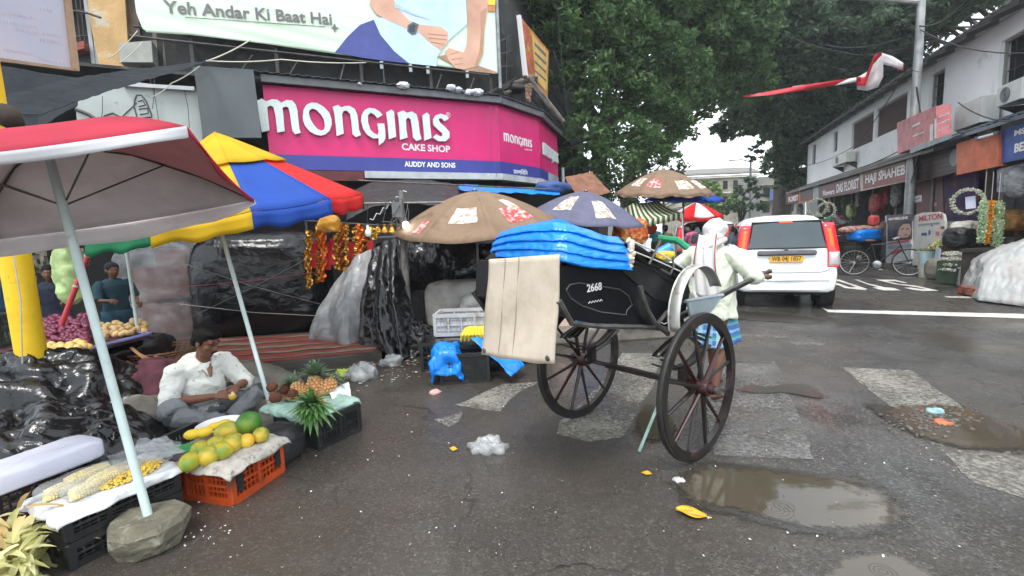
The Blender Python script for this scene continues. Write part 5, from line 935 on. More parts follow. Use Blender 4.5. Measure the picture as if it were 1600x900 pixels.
# near umbrella: square, crimson outside with a grey lining sewn under it
h1 = V((-2.467, 2.534, 2.245))-nrm(-.184, -.004)*.125; N1 = nrm(-.184, .05); u1 = umbrella('near square umbrella, crimson outside and dull grey inside, its pole stuck in a stone', (-1.95, 2.26, .16), h1, N1, 1.135, 4, -.425, .31, [RDC], valance=[.03, .12, .1, .05], vcol=[RDC, GRU, GRU, WHC], sag=.03, pole_r=.021, curve=1.9)
x_ = (V((1, 0, 0))-N1*N1.x).normalized(); y_ = N1.cross(x_)
for k in range(4):
    def lp(i, j):
        a0 = -.425+PI/2*k; a1 = a0+PI/2; d = (x_*math.cos(a0)+y_*math.sin(a0)).lerp(x_*math.cos(a1)+y_*math.sin(a1), i); sg = .03*math.sin(PI*i)*j; return h1+N1*(.04-.31*(j**1.9)-sg*.9-.012)+d*1.132*j*(1-sg*.55)
    mb = MB(); mb.grid(lp, 9, 14); obj('lining', mb, GRU if k != 0 else clothmat('red_lit_lining', (.74, .38, .4), tr=.4, r=.8, var=.1, vs=3), u1, smooth='all', solid=.002)  # red tint of the first panel paints daylight glowing through the crimson cloth
rnd = random.Random(5); mb = MB()
for (x, y, a, b_) in ((165, 235, 5, 10), (217, 254, 6, 3), (240, 262, 12, 3.5), (272, 268, 6, 3), (282, 285, 2, 12)):
    d = ray(x, y); c = h1-N1*.22; k = (c-CP).dot(N1)/d.dot(N1); p = CP+d*k*.93; mb.ball(p, (a*.0028, a*.0025, b_*.0028), 7, 5)
# second umbrella: yellow, green, scarlet, blue panels with a yellow vent cap
u2h = V((-2.83, 4.9, 1.88))+nrm(-.11, -.134)*.74; umbrella('umbrella of yellow, blue, scarlet and green panels above the fruit seller', (-2.17, 3.95, 0), u2h, nrm(-.11, -.134), 1.275, 11, .17, .78, [GNC, YLC, BLC, RD2, GNC, YLC, YLC, GNC, YLC, BLC, RD2], valance=.14, sag=.025, curve=1.04, cap=([YLC, YLC, YLC], .47), pole_r=.019, ptop=tuple(P(333, 318, 4.5)))
# yellow pillar
YP = mat('chipped_yellow_paint', (.72, .46, .01), r=.5, var=.1, vs=4, c2=(.2, .15, .05), cs=9, ct=.66, bump=.3, bs=20); p0 = P(57, 600, 3.72); t = thing('yellow_pillar', 'thick bright yellow steel pillar behind the near umbrella', 'pillar', (p0.x, p0.y, 0)); mb = MB(); mb.tube([(p0.x, p0.y, 0), (p0.x, p0.y, 5.6)], .097, 24); obj('post', mb, YP, t)
mb = MB(); mb.tube([(p0.x, p0.y, 1.62), (p0.x, p0.y, 1.66)], .103, 20); mb.tube([V((p0.x+.1, p0.y-.1, 1.65)), V((p0.x+.16, p0.y-.16, 1.2)), V((p0.x+.02, p0.y-.12, .5))], .005, 5); obj('rope', mb, CORD, t)
mb = MB(); mb.tube([P(-5, 178, 3.6), P(10, 180, 3.55), P(22, 192, 3.5)], [.07, .085, .06], 10); tag(obj('dark_bundle', mb, mat('dark_brown_cloth', (.03, .02, .015), r=.9), smooth='all'), 'dark rolled cloth tied to the yellow pillar above the near umbrella', 'cloth bundle')
# striped parasol peeping over the near one
umbrella('pink and white striped parasol peeping over the top of the near crimson umbrella', (-4.3, 5.2, 0), (-4.3, 5.2, 2.7), nrm(0, -.05), 1.0, 8, .2, .3, [clothmat('pink_white_stripe', (.62, .3, .36), tr=.3, r=.7, var=.2, vs=5), WHC], valance=.06, pole_r=.018)
# ---- corn stall: two stacked black crates
c0 = V((-2.21, 2.09, 0)); c1 = V((-2.01, 2.50, 0)); dv = (c1-c0).normalized(); cr_a = math.atan2(dv.y, dv.x); pv = V((-dv.y, dv.x, 0)); CL, CW = .5, .34; cc = c0+dv*CL/2+pv*CW/2
crate('black plastic crate under the corn, lower one of the stacked pair', (cc.x, cc.y, 0), cr_a, CL, CW, .14, BKC, rows=2); crate('black plastic crate directly under the corn tray, upper one of the stacked pair', (cc.x, cc.y, .143), cr_a, CL, CW, .14, BKC, rows=2)
drape('corn_sheet', 'crumpled white plastic sheet spread over the upper corn crate', 'plastic sheet', (cc.x, cc.y), CL+.02, CW+.02, cr_a, .297, .06, WPL, 3, hang=.045)
CORN = mat('pale_corn_kernels', (.78, .66, .32), r=.4, var=.25, vs=60, bump=.3, bs=90, dist=.003); CORY = mat('yellow_kernels', (.8, .55, .09), r=.35, var=.25, vs=50)
def cob(mb, c, rz, L_=.2, r=.024):
    M = Matrix.Translation(V(c)) @ Matrix.Rotation(rz, 4, 'Z')
    for i in range(15):
        x = -L_/2+L_*(i+.5)/15; rr = r*math.sqrt(max(.15, 1-abs(2*(i+.5)/15-1)**3))
        for k in range(10): t = 2*PI*(k+.5*(i % 2))/10; mb.ball((x, rr*math.cos(t), rr*math.sin(t)), (.0072, .0062, .0062), 5, 3, M)
    mb.tube([(-L_/2, 0, 0), (L_/2, 0, 0)], r*.85, 8, M)
rnd = random.Random(8)
for b in range(2):
    t = thing('corn_bag', ['clear bag of pale peeled corn at the back of the corn crate', 'clear bag of pale peeled corn at the front of the corn crate'][b], 'bag of corn', cc+dv*(-.14+.06*b)+pv*(.07-.12*b)+V((0, 0, .335)), 0, 'bags of corn'); w0 = wloc(t); mb = MB()
    for i in range(6): cob(mb, w0+pv*(-.035+.035*(i % 3))+V((0, 0, -.012+.026*(i//3)))+dv*rnd.uniform(-.03, .03)+dv*.02*i, cr_a+rnd.uniform(-.15, .15), .19, .017)
    o = obj('corn_cob', mb, CORN, t); o['kind'] = 'stuff'; o = obj('film', bundle_mesh(w0+V((0, 0, .004))+dv*.05, (.36, .14, .085), cr_a, 30, 20, .7), CLR, t, smooth='all'); wrinkle(o, .007, 14, 3+b)
t = thing('corn_kernels', 'heap of loose yellow corn kernels right of the corn bags', 'corn', cc+dv*.06+pv*-.05+V((0, 0, .312))); w0 = wloc(t); mb = MB()
for i in range(900):
    a = rnd.uniform(0, 2*PI); q = rnd.random()**.5; x, y = q*.17*math.cos(a), q*.12*math.sin(a); mb.ball(w0+dv*x+pv*y+V((0, 0, .045*(1-q*q)+rnd.uniform(-.004, .006))), (.0075, .0065, .0055), 5, 3)
o = obj('kernel', mb, CORY, t); o['kind'] = 'stuff'
mb = MB(); [blob(mb, w0+dv*rnd.uniform(-.1, .1)+pv*rnd.uniform(-.07, .07)+V((0, 0, .0)), (.05, .04, .022)) for _ in range(9)]; obj('kernel_bed', mb, CORY, t)
o = sheet('bag_film', [w0+dv*-.05+pv*-.05+V((0, 0, .05)), w0+dv*.25+pv*-.12+V((0, 0, .03)), w0+dv*.3+pv*.16+V((0, 0, .06)), w0+dv*.0+pv*.18+V((0, 0, .07))], CLR, parent=t, amp=.02, s=8, seed=4)
o = sheet('clear_bag', [G(205, 700, .33), G(262, 716, .31), G(285, 690, .34), G(215, 682, .38)], CLR, 'crumpled clear bag lying behind the yellow kernels', 'plastic bag', amp=.03, s=9, seed=6)
# lavender-white roll on its crate, far left
p = P(45, 728, 2.75); q = G(10, 820, .3); crate('dark brown crate under the white roll at the left edge', (-2.95, 2.42, 0), cr_a, .5, .4, .3, mat('dark_brown_crate_plastic', (.05, .035, .03), r=.5, var=.3, vs=5))
mb = bundle_mesh(V(G(45, 730, .38)), (.6, .26, .12), cr_a+.05, 40, 24, .28); o = tag(obj('white_roll', mb, mat('lavender_white_plastic', (.62, .63, .74), r=.3, var=.06, vs=3, bump=.5, bs=8, dist=.02), smooth='all'), 'smooth lavender white plastic wrapped slab on the left edge crate', 'plastic roll'); wrinkle(o, .008, 5, 2)
HUSK = leafmat('corn_husk_leaves', (.42, .42, .12), (.8, .76, .42), .35); HUS2 = leafmat('dry_husk_leaves', (.55, .38, .16), (.66, .52, .24), .3)
t = thing('corn_husk_heap', 'pile of yellow green corn husks in the bottom left corner', 'corn husks', (-2.5, 1.93, 0)); w0 = wloc(t)
for nm, mm, cx, cz, cnt in (('husk', HUSK, 0, .03, 290), ('dry_husk', HUS2, -.06, .16, 26)):
    mb = MB()
    for i in range(cnt):
        b0 = w0+V((rnd.uniform(-.2, .24)+cx, rnd.uniform(-.2, .25), cz+rnd.uniform(0, .22))); leafblade(mb, b0, (rnd.uniform(-.4, 1), rnd.uniform(-1, .6), rnd.uniform(-.3, .5)), rnd.uniform(.09, .17), .019, bend=.4)
    o = obj(nm, mb, mm, t); o['kind'] = 'stuff'
mb = MB(); blob(mb, w0+V((-.02, .05, .06)), (.18, .2, .1)); obj('husk_core', mb, mat('husk_core_green', (.3, .28, .1), r=.8, var=.3, vs=9), t)
# ---- orange crate of papayas
oc = G(365, 790); orr = G(438, 740); dv2 = (orr-oc).normalized(); oa = math.atan2(dv2.y, dv2.x); pv2 = V((-dv2.y, dv2.x, 0)); oc2 = oc+dv2*.2+pv2*.26
cr_o = crate('orange plastic crate full of papayas in front of the seller', (oc2.x, oc2.y, 0), oa, .40, .52, .235, ORC, rows=5, cols=8)
for s_ in (-.15, .15): mb = MB(); mb.box((s_, -.277, .125), (.045, .008, .11), bev=.003); obj('black_slot', mb, INN, cr_o, world=False)
drape('newspaper_sheet', 'crumpled newspaper spread under the papayas on the orange crate', 'newspaper', (oc2.x, oc2.y), .42, .55, oa, .25, .085, mat('old_newspaper', (.42, .39, .34), r=.8, var=.2, vs=12, c2=(.2, .18, .16), cs=30, ct=.6), 5, amp=.012, hang=.05)
def onpx(x, y, z): return G(x, y, z)
FR_ = [('papaya', 'largest dark green papaya at the seller end of the papayas', (388, 662), .39, (.078, .066, .066), PAPG, .2), ('papaya', 'big light green papaya left of the dark green one', (355, 675), .36, (.08, .056, .056), PAP, -.7), ('papaya', 'small green papaya on the right end of the newspaper', (407, 680), .345, (.05, .042, .042), PAP, .3),
       ('mango', 'round orange mango just below the dark green papaya', (385, 689), .34, (.043, .04, .038), MNG, .4), ('papaya', 'green yellow papaya in the middle row of the orange crate', (363, 693), .345, (.075, .05, .05), PAP, .2), ('papaya', 'papaya half hidden under the light green one', (338, 697), .345, (.07, .052, .05), PAPY, .9), ('papaya', 'green spotted papaya at the near left edge of newspaper', (325, 713), .335, (.062, .05, .05), PAP, .1), ('papaya', 'yellow papaya at the leftmost end of the orange crate', (296, 722), .33, (.08, .046, .046), PAPY, .5), ('papaya', 'yellow green papaya behind the leftmost one', (313, 704), .34, (.075, .048, .048), PAPY, .7), ('papaya', 'papaya beside the round mango towards the left', (346, 705), .335, (.066, .05, .048), PAPY, .2)]
for nm, lb, px, z, r_, m, rz in FR_: fruit(nm, lb, onpx(px[0], px[1], z-.045), r_, m, rz+oa, .1, 'papayas on the orange crate' if nm == 'papaya' else None)
BAN = mat('ripe_yellow_skin', (.75, .5, .03), r=.45, var=.12, vs=10)
for k, (x, y) in enumerate(((300, 679), (318, 676), (335, 668), (348, 664))): fruit('peeled_mango', ['leftmost peeled yellow piece on the seller tray', 'second peeled yellow piece from the left on the seller tray', 'third peeled yellow piece from the left on the seller tray', 'peeled yellow piece nearest the seller hands'][k], G(x, y, .33), (.05, .028, .028), BAN, .3+k*.2, 0, 'peeled pieces on the seller tray')
mb = MB(); p = G(345, 668, .30); mb.lathe([(.01, 0), (.12, .0), (.15, .03), (.145, .032), (.11, .008), (.01, .008)], 26, c=p); tag(obj('steel_plate', mb, mat('white_enamel', (.7, .7, .7), r=.25), smooth=True), 'white rimmed plate under the peeled pieces by the seller', 'plate')
mb = MB(); p = G(297, 699, .29); mb.box(p, (.26, .12, .012), rz=.2, bev=.005); tag(obj('green_cutting_board', mb, mat('green_plastic', (.02, .3, .09), r=.4)), 'bright green plastic cutting board left of the papayas', 'cutting board')
bundle('cloth_roll', 'purple grey folded cloth under the green cutting board', 'cloth', (p.x-.02, p.y, .21), (.34, .2, .14), .2, mat('purple_grey_cloth', (.13, .1, .12), r=.9, var=.3, bump=.4, bs=10), .02, 7, 4, .6)
crate('low black crate wedged between the orange crate and the seller', (-2.35, 3.2, 0), oa, .36, .4, .2, BKC)
bundle('dark_bag', 'dark bag slumped in the gap right of the orange crate', 'bag', (-1.73, 3.17, .12), (.3, .34, .24), oa, BPL2, .02, 5, 6, .6)
# ---- black crate with pineapples
bc = G(500, 703); br = G(558, 675); dv3 = (br-bc).normalized(); ba = math.atan2(dv3.y, dv3.x); pv3 = V((-dv3.y, dv3.x, 0)); bc2 = bc+dv3*.19+pv3*.27
crate('black plastic crate under the pineapples', (bc2.x, bc2.y, 0), ba, .38, .54, .235, BKC, slots='solid')
AQ = plasticfilm('pale_green_polythene', (.42, .62, .52), a=.8, r=.25); drape('green_plastic_sheet', 'pale green plastic sheet spread under the pineapples', 'plastic sheet', (bc2.x-.06, bc2.y+.05), .44, .58, ba, .25, .06, AQ, 7, hang=.05)
o = sheet('white_paper_bag', [G(513, 612, .29), G(545, 596, .29), G(553, 640, .15), G(522, 628, .25)], mat('white_thin_paper', (.75, .77, .77), r=.6, var=.05, bump=.4, bs=14), 'thin white plastic bag hanging off the right side of the pineapple crate', 'plastic bag', amp=.012, s=9, seed=3)
pineapple('pineapple standing at the back with a tall grey green crown', G(492, 604, .33), (-.05, .35, 1), 1.0, 50, .23, CRN2)
pineapple('orange ripe pineapple lying rightmost with its base to the street', G(512, 604, .32), (.5, .9, .5), .92, 30, .12, CRN2)
pineapple('pineapple lying at the left beside the coconuts, crown to the left', G(467, 608, .32), (-.8, .5, .35), .85, 40, .2, CRN2)
pineapple('pineapple pointing at the street, its bright green crown spread open', G(493, 632, .31), (.15, -.9, .35), .95, 60, .21, CRN)
COCO = mat('coconut_husk', (.13, .05, .025), r=.9, var=.4, vs=14, bump=.8, bs=50, dist=.01)
for k, (x, y, z) in enumerate(((430, 622, .29), (445, 608, .32), (458, 616, .3), (425, 605, .32))): 
    mb = MB(); blob(mb, G(x, y, z), (.05, .045, .043), k, .3); tag(obj('coconut', mb, COCO, smooth='all'), ['brown coconut nearest the aqua umbrella pole', 'coconut sitting on top of the brown husks', 'coconut touching the left pineapple', 'coconut at the back left behind the others'][k], 'coconut', 'coconuts beside the pineapples')
mb = MB()
for i in range(26): leafblade(mb, G(445+rnd.uniform(-18, 22), 618+rnd.uniform(-8, 8), .28), (rnd.uniform(-1, 1), rnd.uniform(-1, 1), .2), .1, .018, bend=.2)
tag(obj('husk_shreds', mb, mat('brown_husk', (.24, .1, .04), r=.9, var=.3)), 'brown torn coconut husks beside the pineapples', 'husks', kind='stuff')
# ---- seat sacking, cloths and black plastic round the seller
heap('jute_sack', 'grey jute sack flattened under and behind the seated seller', 'sack', (-2.75, 3.85, 0), .75, .6, .06, .3, SACK, 3, .04, 4)
heap('grey_sack', 'slumped grey sack between the seller and the black plastic heap', 'sack', (-3.12, 3.62, 0), .38, .32, .34, .4, SACK, 5, .06, 4)
heap('maroon_cloth_pile', 'dark maroon cloth crumpled on the sacks left of the seller', 'cloth', (-3.3, 4.1, .05), .46, .36, .46, .1, MAR, 8, .08, 4)
heap('black_plastic_heap', 'big shiny crumpled black plastic heap on the left edge', 'black plastic', (-4.0, 3.75, 0), .95, .62, .66, .2, BPL, 11, .16, 2.6, 90)
heap('black_plastic_sheet', 'lower black plastic sheet fallen over the goods at the left edge', 'black plastic', (-3.35, 3.2, 0), .7, .42, .42, .25, BPL, 15, .12, 3.2, 90)
bundle('black_wrapped_table', 'long black plastic wrapped trestle under the onions and potatoes', 'wrapped table', (-4.72, 4.7, .28), (1.3, 1.8, .56), -.1, BPL, .06, 2.6, 21, .35)
heap('grey_cloth_sack', 'pale grey canvas behind the seller and beside the wicker basket', 'sack', (-3.1, 4.75, 0), .8, .42, .28, .3, SACK, 17, .05, 4)
# wicker basket with sticks
t = thing('wicker_basket', 'shallow broken wicker basket holding split sticks behind the seller', 'basket', (-3.95, 5.05, .25)); WIC = mat('wicker_brown', (.2, .1, .05), r=.8, var=.35, vs=14); mb = MB()
for k in range(30): a = 2*PI*k/30; mb.tube([V((-3.95, 5.05, .26))+V((math.cos(a)*.1, math.sin(a)*.1, 0)), V((-3.95, 5.05, .3))+V((math.cos(a)*.28, math.sin(a)*.24, .0)), V((-3.95, 5.05, .42))+V((math.cos(a)*.38, math.sin(a)*.32, .02))], .008, 4)
for rr, z in ((.2, .28), (.3, .33), (.36, .4), (.385, .43)): mb.tube([V((-3.95, 5.05, z))+V((math.cos(a)*rr, math.sin(a)*rr*.85, 0)) for a in [2*PI*k/24 for k in range(25)]], .01, 5)
o = obj('weave', mb, WIC, t); o['kind'] = 'stuff'
for a, b_ in (((205, 543), (242, 574)), ((244, 556), (230, 584)), ((190, 560), (222, 580)), ((215, 552), (236, 562))): mb = MB(); mb.tube([P(*a, 4.75), P(*b_, 4.6)], .018, 6, flat=.5); obj('stick', mb, mat('split_wood', (.38, .2, .09), r=.7, var=.2, vs=9), t)
# onion and potato trestle
T0 = V((-4.75, 4.72, .6)); TQ = [G(235, 521, .62), G(70, 562, .62), G(-60, 590, .62), V((-5.6, 4.4, .62)), V((-5.3, 5.6, .62))]
t = thing('vegetable_tray', 'blue rimmed tray of onions and potatoes on the black wrapped trestle', 'tray', T0); mb = MB(); mb.prism([V((p.x, p.y, .575)) for p in TQ], (0, 0, .03)); obj('board', mb, MAR, t, smooth=False); mb = MB()
for p, q in ((TQ[0], TQ[1]), (TQ[1], TQ[2]), (TQ[4], TQ[0])): mb.tube([p, q], .018, 6)
obj('rim', mb, mat('blue_white_rim', (.2, .24, .5), r=.4, var=.3), t, smooth=False)
ON = mat('red_onion', (.16, .025, .06), r=.35, var=.35, vs=5); PO = mat('potato_skin', (.55, .38, .17), r=.7, var=.2, vs=12, bump=.3, bs=40); PY = mat('yellow_potato', (.66, .45, .15), r=.6, var=.15, vs=12)
def pile(nm, m, x0, x1, y0, y1, cnt, r_, hz, lb, sq=.85, sl=0):
    ms = []
    for k in range(4): mb = MB(); mb.ball((0, 0, 0), (r_*(1+.2*k/3), r_*sq, r_*.85), 10, 7, f=(lambda q: 1+.12*noise.noise(q*2+V((k, 0, 0))))); ms.append(mb.mesh(nm, m, 'all'))
    for i in range(cnt):
        x = rnd.uniform(x0, x1); e = rnd.random(); y = y0+(y1-y0)*e+(x-x0)*sl; z = .62+r_*.5+hz*(1-e)
        o = bpy.data.objects.new(nm, rnd.choice(ms)); col.objects.link(o); o.location = G(x, y, z); o.rotation_euler = (rnd.uniform(0, 3), rnd.uniform(0, 3), rnd.uniform(0, 6)); tag(o, lb, nm.replace('_', ' '), lb_g[nm])
lb_g = {'red_onion': 'red onions on the tray', 'potato': 'potatoes on the tray', 'yellow_potato': 'large yellow potatoes on the tray'}
pile('red_onion', ON, 64, 136, 492, 536, 190, .034, .12, 'purple red onion in the pile behind the yellow pillar'); pile('potato', PO, 150, 232, 508, 529, 46, .04, .05, 'brown potato in the row right of the onions', .75, -.12); pile('yellow_potato', PY, 74, 140, 541, 553, 20, .05, .0, 'large pale yellow potato along the front of the onions', .8, -.1)
RM = mat('red_painted_pipe', (.4, .03, .04), r=.45, var=.2, vs=6); p1, p2 = P(96, 508, 4.6), P(141, 390, 4.75); t = thing('red_pole', 'slanting red painted pole standing among the onions', 'pole', p1); mb = MB(); mb.tube([p1, p2], .024, 10); obj('pipe', mb, RM, t); mb = MB()
for f in (.5, .9): q = p1.lerp(p2, f); mb.tube([q, q+(p2-p1).normalized()*.02], .029, 10)
obj('string_tie', mb, CORD, t)
# vendor woman behind the onions, dark teal
def standing(label, loc, rz, s=1.0, top=None, low=None, skin=None, hair=True, wrap=None, lean=0.0, arms=((.12, .1), (.12, .1)), veil=None, sit=False, vox=.014):
    t = thing('person', label, 'person', loc, rz); z = lambda v: v*s; mb = MB(); head(mb, (z(.03+lean*1.4), 0, z(1.53)), 0, .1, s, True); mb.tube([(z(lean), 0, z(1.34)), (z(.02+lean*1.3), 0, z(1.46))], [z(.055), z(.048)], 8); mb.tube([(0, 0, z(.85)), (z(lean*.5), 0, z(1.1)), (z(lean), 0, z(1.36))], [z(.13), z(.12), z(.11)], 10, flat=.7)
    for k in (-1, 1):
        ax, az = arms[0 if k < 0 else 1]; S_ = V((z(lean), k*z(.18), z(1.34))); E_ = V((z(lean+ax*.5), k*z(.24), z(1.1))); W_ = V((z(lean+.1+ax), k*z(.19), z(1.0+az))); mb.tube([S_, E_, W_], [z(.048), z(.036), z(.025)], 8); hand(mb, W_, (1, 0, -.1), (0, -k, 0), k, s)
        mb.tube([(0, k*z(.09), z(.86)), (z(.03), k*z(.1), z(.46)), (0, k*z(.1), z(.07)), ], [z(.08), z(.055), z(.035)], 8); mb.tube([(-z(.04), k*z(.1), z(.03)), (z(.13), k*z(.11), z(.02))], [z(.035), z(.026)], 8)
    fuse('body', mb, skin or SK2, t, vox, 1); mb = MB(); mb.tube([(0, 0, z(.8)), (z(lean*.4), 0, z(1.05)), (z(lean), 0, z(1.3)), (z(lean), 0, z(1.4))], [z(.18), z(.165), z(.175), z(.1)], 14, flat=.72); mb.ball((z(lean), 0, z(1.33)), (z(.09), z(.19), z(.07)), 10, 6)
    for k in (-1, 1): ax, az = arms[0 if k < 0 else 1]; mb.tube([(z(lean), k*z(.15), z(1.35)), (z(lean), k*z(.2), z(1.3)), (z(lean+ax*.5), k*z(.245), z(1.1))], [z(.06), z(.065), z(.056)], 8)
    o = fuse('top', mb, top, t, vox, 2); wrinkle(o, .01*s, 7, int(loc[0]*7) % 50)
    mb = MB(); mb.grid(lambda i, j: V((z(.15+.03*j)*math.cos(2*PI*i), z(.19+.03*j)*math.sin(2*PI*i)*(1+.05*math.sin(12*PI*i)), z(.92-.82*j))), 36, 8, wrap=True); obj('lower_garment', mb, low, t, world=False, solid=.006)
    M = Matrix.Translation(V((z(.03+lean*1.4), 0, z(1.53)))) @ Matrix.Rotation(.1, 4, 'Y') @ Matrix.Scale(s, 4); mb = MB(); mb.ball((-.018, 0, .045), (.105, .09, .088), 12, 8, M); mb.ball((-.05, 0, -.01), (.07, .08, .09), 10, 8, M); obj('head_cloth' if wrap else 'hair', mb, wrap or HAIR, t, world=False, smooth='all'); return t
CT = lambda nm, c: clothmat(nm, c, tr=.1, r=.85, var=.2, vs=6, bump=.4, bs=9, dist=.02)
standing('vendor in dark teal turned to the right behind the potatoes', (-5.15, 5.95, .0), -.5, .84, CT('dark_teal_cotton', (.015, .05, .07)), CT('teal_skirt', (.01, .05, .08)), None, wrap=CT('black_veil', (.012, .011, .014)), arms=((.22, .1), (.12, 0)))
standing('vendor in dark navy bending behind the green bag at the left', (-5.9, 5.9, .0), -1.0, .84, CT('navy_cotton', (.015, .02, .04)), CT('navy_skirt', (.012, .018, .03)), None)
# green film bag hanging
o = bundle_mesh(P(108, 430, 5.2), (.26, .2, .62), 0, 30, 24, .8); o = tag(obj('green_film_bag', o, plasticfilm('pale_lime_film', (.45, .62, .25), a=.8), smooth='all'), 'translucent lime green bag hanging above the onions', 'plastic bag'); wrinkle(o, .04, 6, 5)
crate('black crate of red onions left of the yellow pillar', (-5.55, 4.6, .6), .1, .62, .4, .34, mat('dark_green_crate_plastic', (.03, .045, .035), r=.5, var=.3), rows=6)
for k in range(9): mb = MB(); blob(mb, (-5.55+(k-4)*.06, 4.55+.04*(k % 3), .95), (.04, .038, .035)); tag(obj('tomato', mb, mat('dull_red_tomato', (.35, .06, .04), r=.4), smooth='all'), 'dull red tomato heaped on the crate left of the yellow pillar', 'tomato', 'tomatoes in the dark crate')
bundle('black_trestle', 'black covered trestle under the crate of tomatoes', 'wrapped table', (-6.0, 4.8, .3), (1.1, 1.2, .56), .1, BPL2, .04, 3, 31, .35)
sheet('blue_cloth', [P(0, 405, 5.6), P(20, 405, 5.6), P(24, 480, 5.6), P(-4, 485, 5.6)], CT('faded_blue_cloth', (.03, .09, .17)), 'faded blue cloth hanging at the left edge behind the pillar', 'cloth', amp=.02, fold=.03)
# hanging kitchenware / packets shadows behind the stall
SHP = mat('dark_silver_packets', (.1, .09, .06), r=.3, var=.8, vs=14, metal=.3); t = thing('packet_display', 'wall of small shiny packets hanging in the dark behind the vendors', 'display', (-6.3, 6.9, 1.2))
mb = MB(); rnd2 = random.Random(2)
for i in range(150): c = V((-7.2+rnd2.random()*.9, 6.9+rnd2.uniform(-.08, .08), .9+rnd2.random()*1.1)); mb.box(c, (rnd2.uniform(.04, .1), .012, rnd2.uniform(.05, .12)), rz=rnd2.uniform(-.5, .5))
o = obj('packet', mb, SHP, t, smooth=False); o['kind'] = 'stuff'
# ============================================================ MID-GROUND STALLS AND STREET
bundle('wrapped_stall', 'big black plastic bale tied with cords behind the aqua umbrella pole', 'wrapped stall', (-4.12, 7.75, .87), (2.05, 1.3, 1.72), .2, BPL, .075, 1.7, 41, .5, cords=4)
mbx = thing('carton_stack', 'stack of maroon cartons under clear plastic left of the black bale', 'cartons', (-5.9, 7.9, 0)); MBR = mat('maroon_carton', (.13, .045, .035), r=.6, var=.25, vs=4)
for k, (x, z, w_) in enumerate(((-6.2, .35, .5), (-5.68, .35, .5), (-6.15, .95, .45), (-5.66, .98, .5), (-5.66, 1.38, .46))): mb = MB(); mb.box((x, 7.9, z), (w_, .5, .56 if z < 1.2 else .3), rz=.1, bev=.01); obj('carton', mb, MBR, mbx)
o = obj('clear_film', bundle_mesh((-5.92, 7.85, .82), (1.25, .75, 1.6), .1, 50, 36, .42), CLR, mbx, smooth='all'); wrinkle(o, .05, 3, 44, detail=4)
# rug-like striped pavement
RG = mat('red_striped_rug', (.24, .04, .03), r=.8, var=.3, vs=6, bump=.4, bs=30, dist=.01, c2=(.1, .085, .065), cs=5, ct=.6); mb = MB()
RGP = [G(388, 534, .125), G(500, 524, .125), G(560, 545, .125), G(548, 575, .125), G(470, 585, .125), G(392, 582, .125)]
q = [V((-4.3, 5.1, .0)), V((-1.7, 5.75, 0)), V((-2.1, 7.3, 0)), V((-4.9, 7.3, 0))]; mb.prism(q, (0, 0, .1)); pl_ = obj('paved_step', mb, PAVE, smooth=False); struct(pl_)
mb = MB(); mb.grid(lambda i, j: V((-4.2, 5.2, .106)).lerp(V((-1.8, 5.85, .106)), i).lerp(V((-4.7, 7.1, .106)).lerp(V((-2.2, 7.15, .106)), i), j)+V((0, 0, .008*noise.noise(V((i*7, j*7, 0))))), 30, 20); rgt = tag(obj('striped_rug', mb, RG), 'worn red and grey striped rug spread in front of the black bale', 'rug')
mb = MB()
for k in range(5):
    y = (k+.5)/5; mb.grid(lambda i, j: V((-4.2, 5.2, .112)).lerp(V((-1.8, 5.85, .112)), i).lerp(V((-4.7, 7.1, .112)).lerp(V((-2.2, 7.15, .112)), i), y+.055*(j-.5)*(1+.6*math.sin(i*9+k*2))+.03*noise.noise(V((i*5, k, 1)))+.012*math.sin(i*30+k))+V((0, 0, .008*noise.noise(V((i*7, y*7, 0)))+.003)), 30, 3)
obj('stripe', mb, mat('rug_stripe_grey', (.2, .17, .12), r=.85, var=.3), rgt, smooth='all')
# grey milky tarp, black tarp beside it
def curtain(name, label, cat, top, bot, m, folds=5, amp=.05, seed=1, n=44, rows=34, wr=.03, s=3, out=0.0, solid=.004, parent=None):
    top = [V(p) for p in top]; bot = [V(p) for p in bot]
    def along(l, i): q = i*(len(l)-1); k = min(int(q), len(l)-2); return l[k].lerp(l[k+1], q-k)
    def f(i, j):
        a, b_ = along(top, i), along(bot, i); p = a.lerp(b_, j); d = (bot[-1]-bot[0]).normalized(); nn = V((d.y, -d.x, 0)); w_ = math.sin(folds*2*PI*i+2.2*noise.noise(V((i*3, j*2, seed))))
        return p+nn*(amp*w_*(.35+.65*j)+out*math.sin(PI*min(1, j*.9)))
    mb = MB(); mb.grid(f, n*2, rows*2); o = obj(name, mb, m, parent, smooth='all', solid=solid); wrinkle(o, wr*.55, s, seed, detail=2, an=(1, 1, .35), soft=.008); wrinkle(o, wr*.2, s*2.6, seed+1, detail=3, an=(1, 1, .6))
    return tag(o, label, cat) if label else o
curtain('grey_plastic_sheet', 'milky grey plastic sheet hanging over goods right of the gold garlands', 'plastic sheet', [P(520, 452, 7.2), P(535, 425, 7.2), P(562, 398, 7.1), P(590, 385, 7.0)], [G(488, 538), G(510, 543), G(550, 548), G(584, 540)], MLK, 2.2, .05, 3, wr=.06, s=2.2, out=.18)
curtain('black_tarp_curtain', 'long black plastic curtain hanging between the milky sheet and the grey post', 'tarpaulin', [P(583, 390, 6.95), P(597, 380, 6.9), P(612, 374, 6.85), P(628, 373, 6.8)], [G(570, 545), G(600, 558), G(632, 562), G(664, 550)], BPL, 3, .08, 5, wr=.10, s=2.4, out=.12)
curtain('black_back_tarp', 'black plastic stretched at the back between the grey post and the rickshaw', 'tarpaulin', [P(585, 380, 7.6), P(640, 372, 7.5), P(700, 380, 7.3), P(775, 378, 7.0)], [P(590, 500, 7.6), P(650, 455, 7.4), P(710, 450, 7.2), P(775, 436, 7.0)], BPL, 2, .05, 7, wr=.12, s=2.0, out=.1)
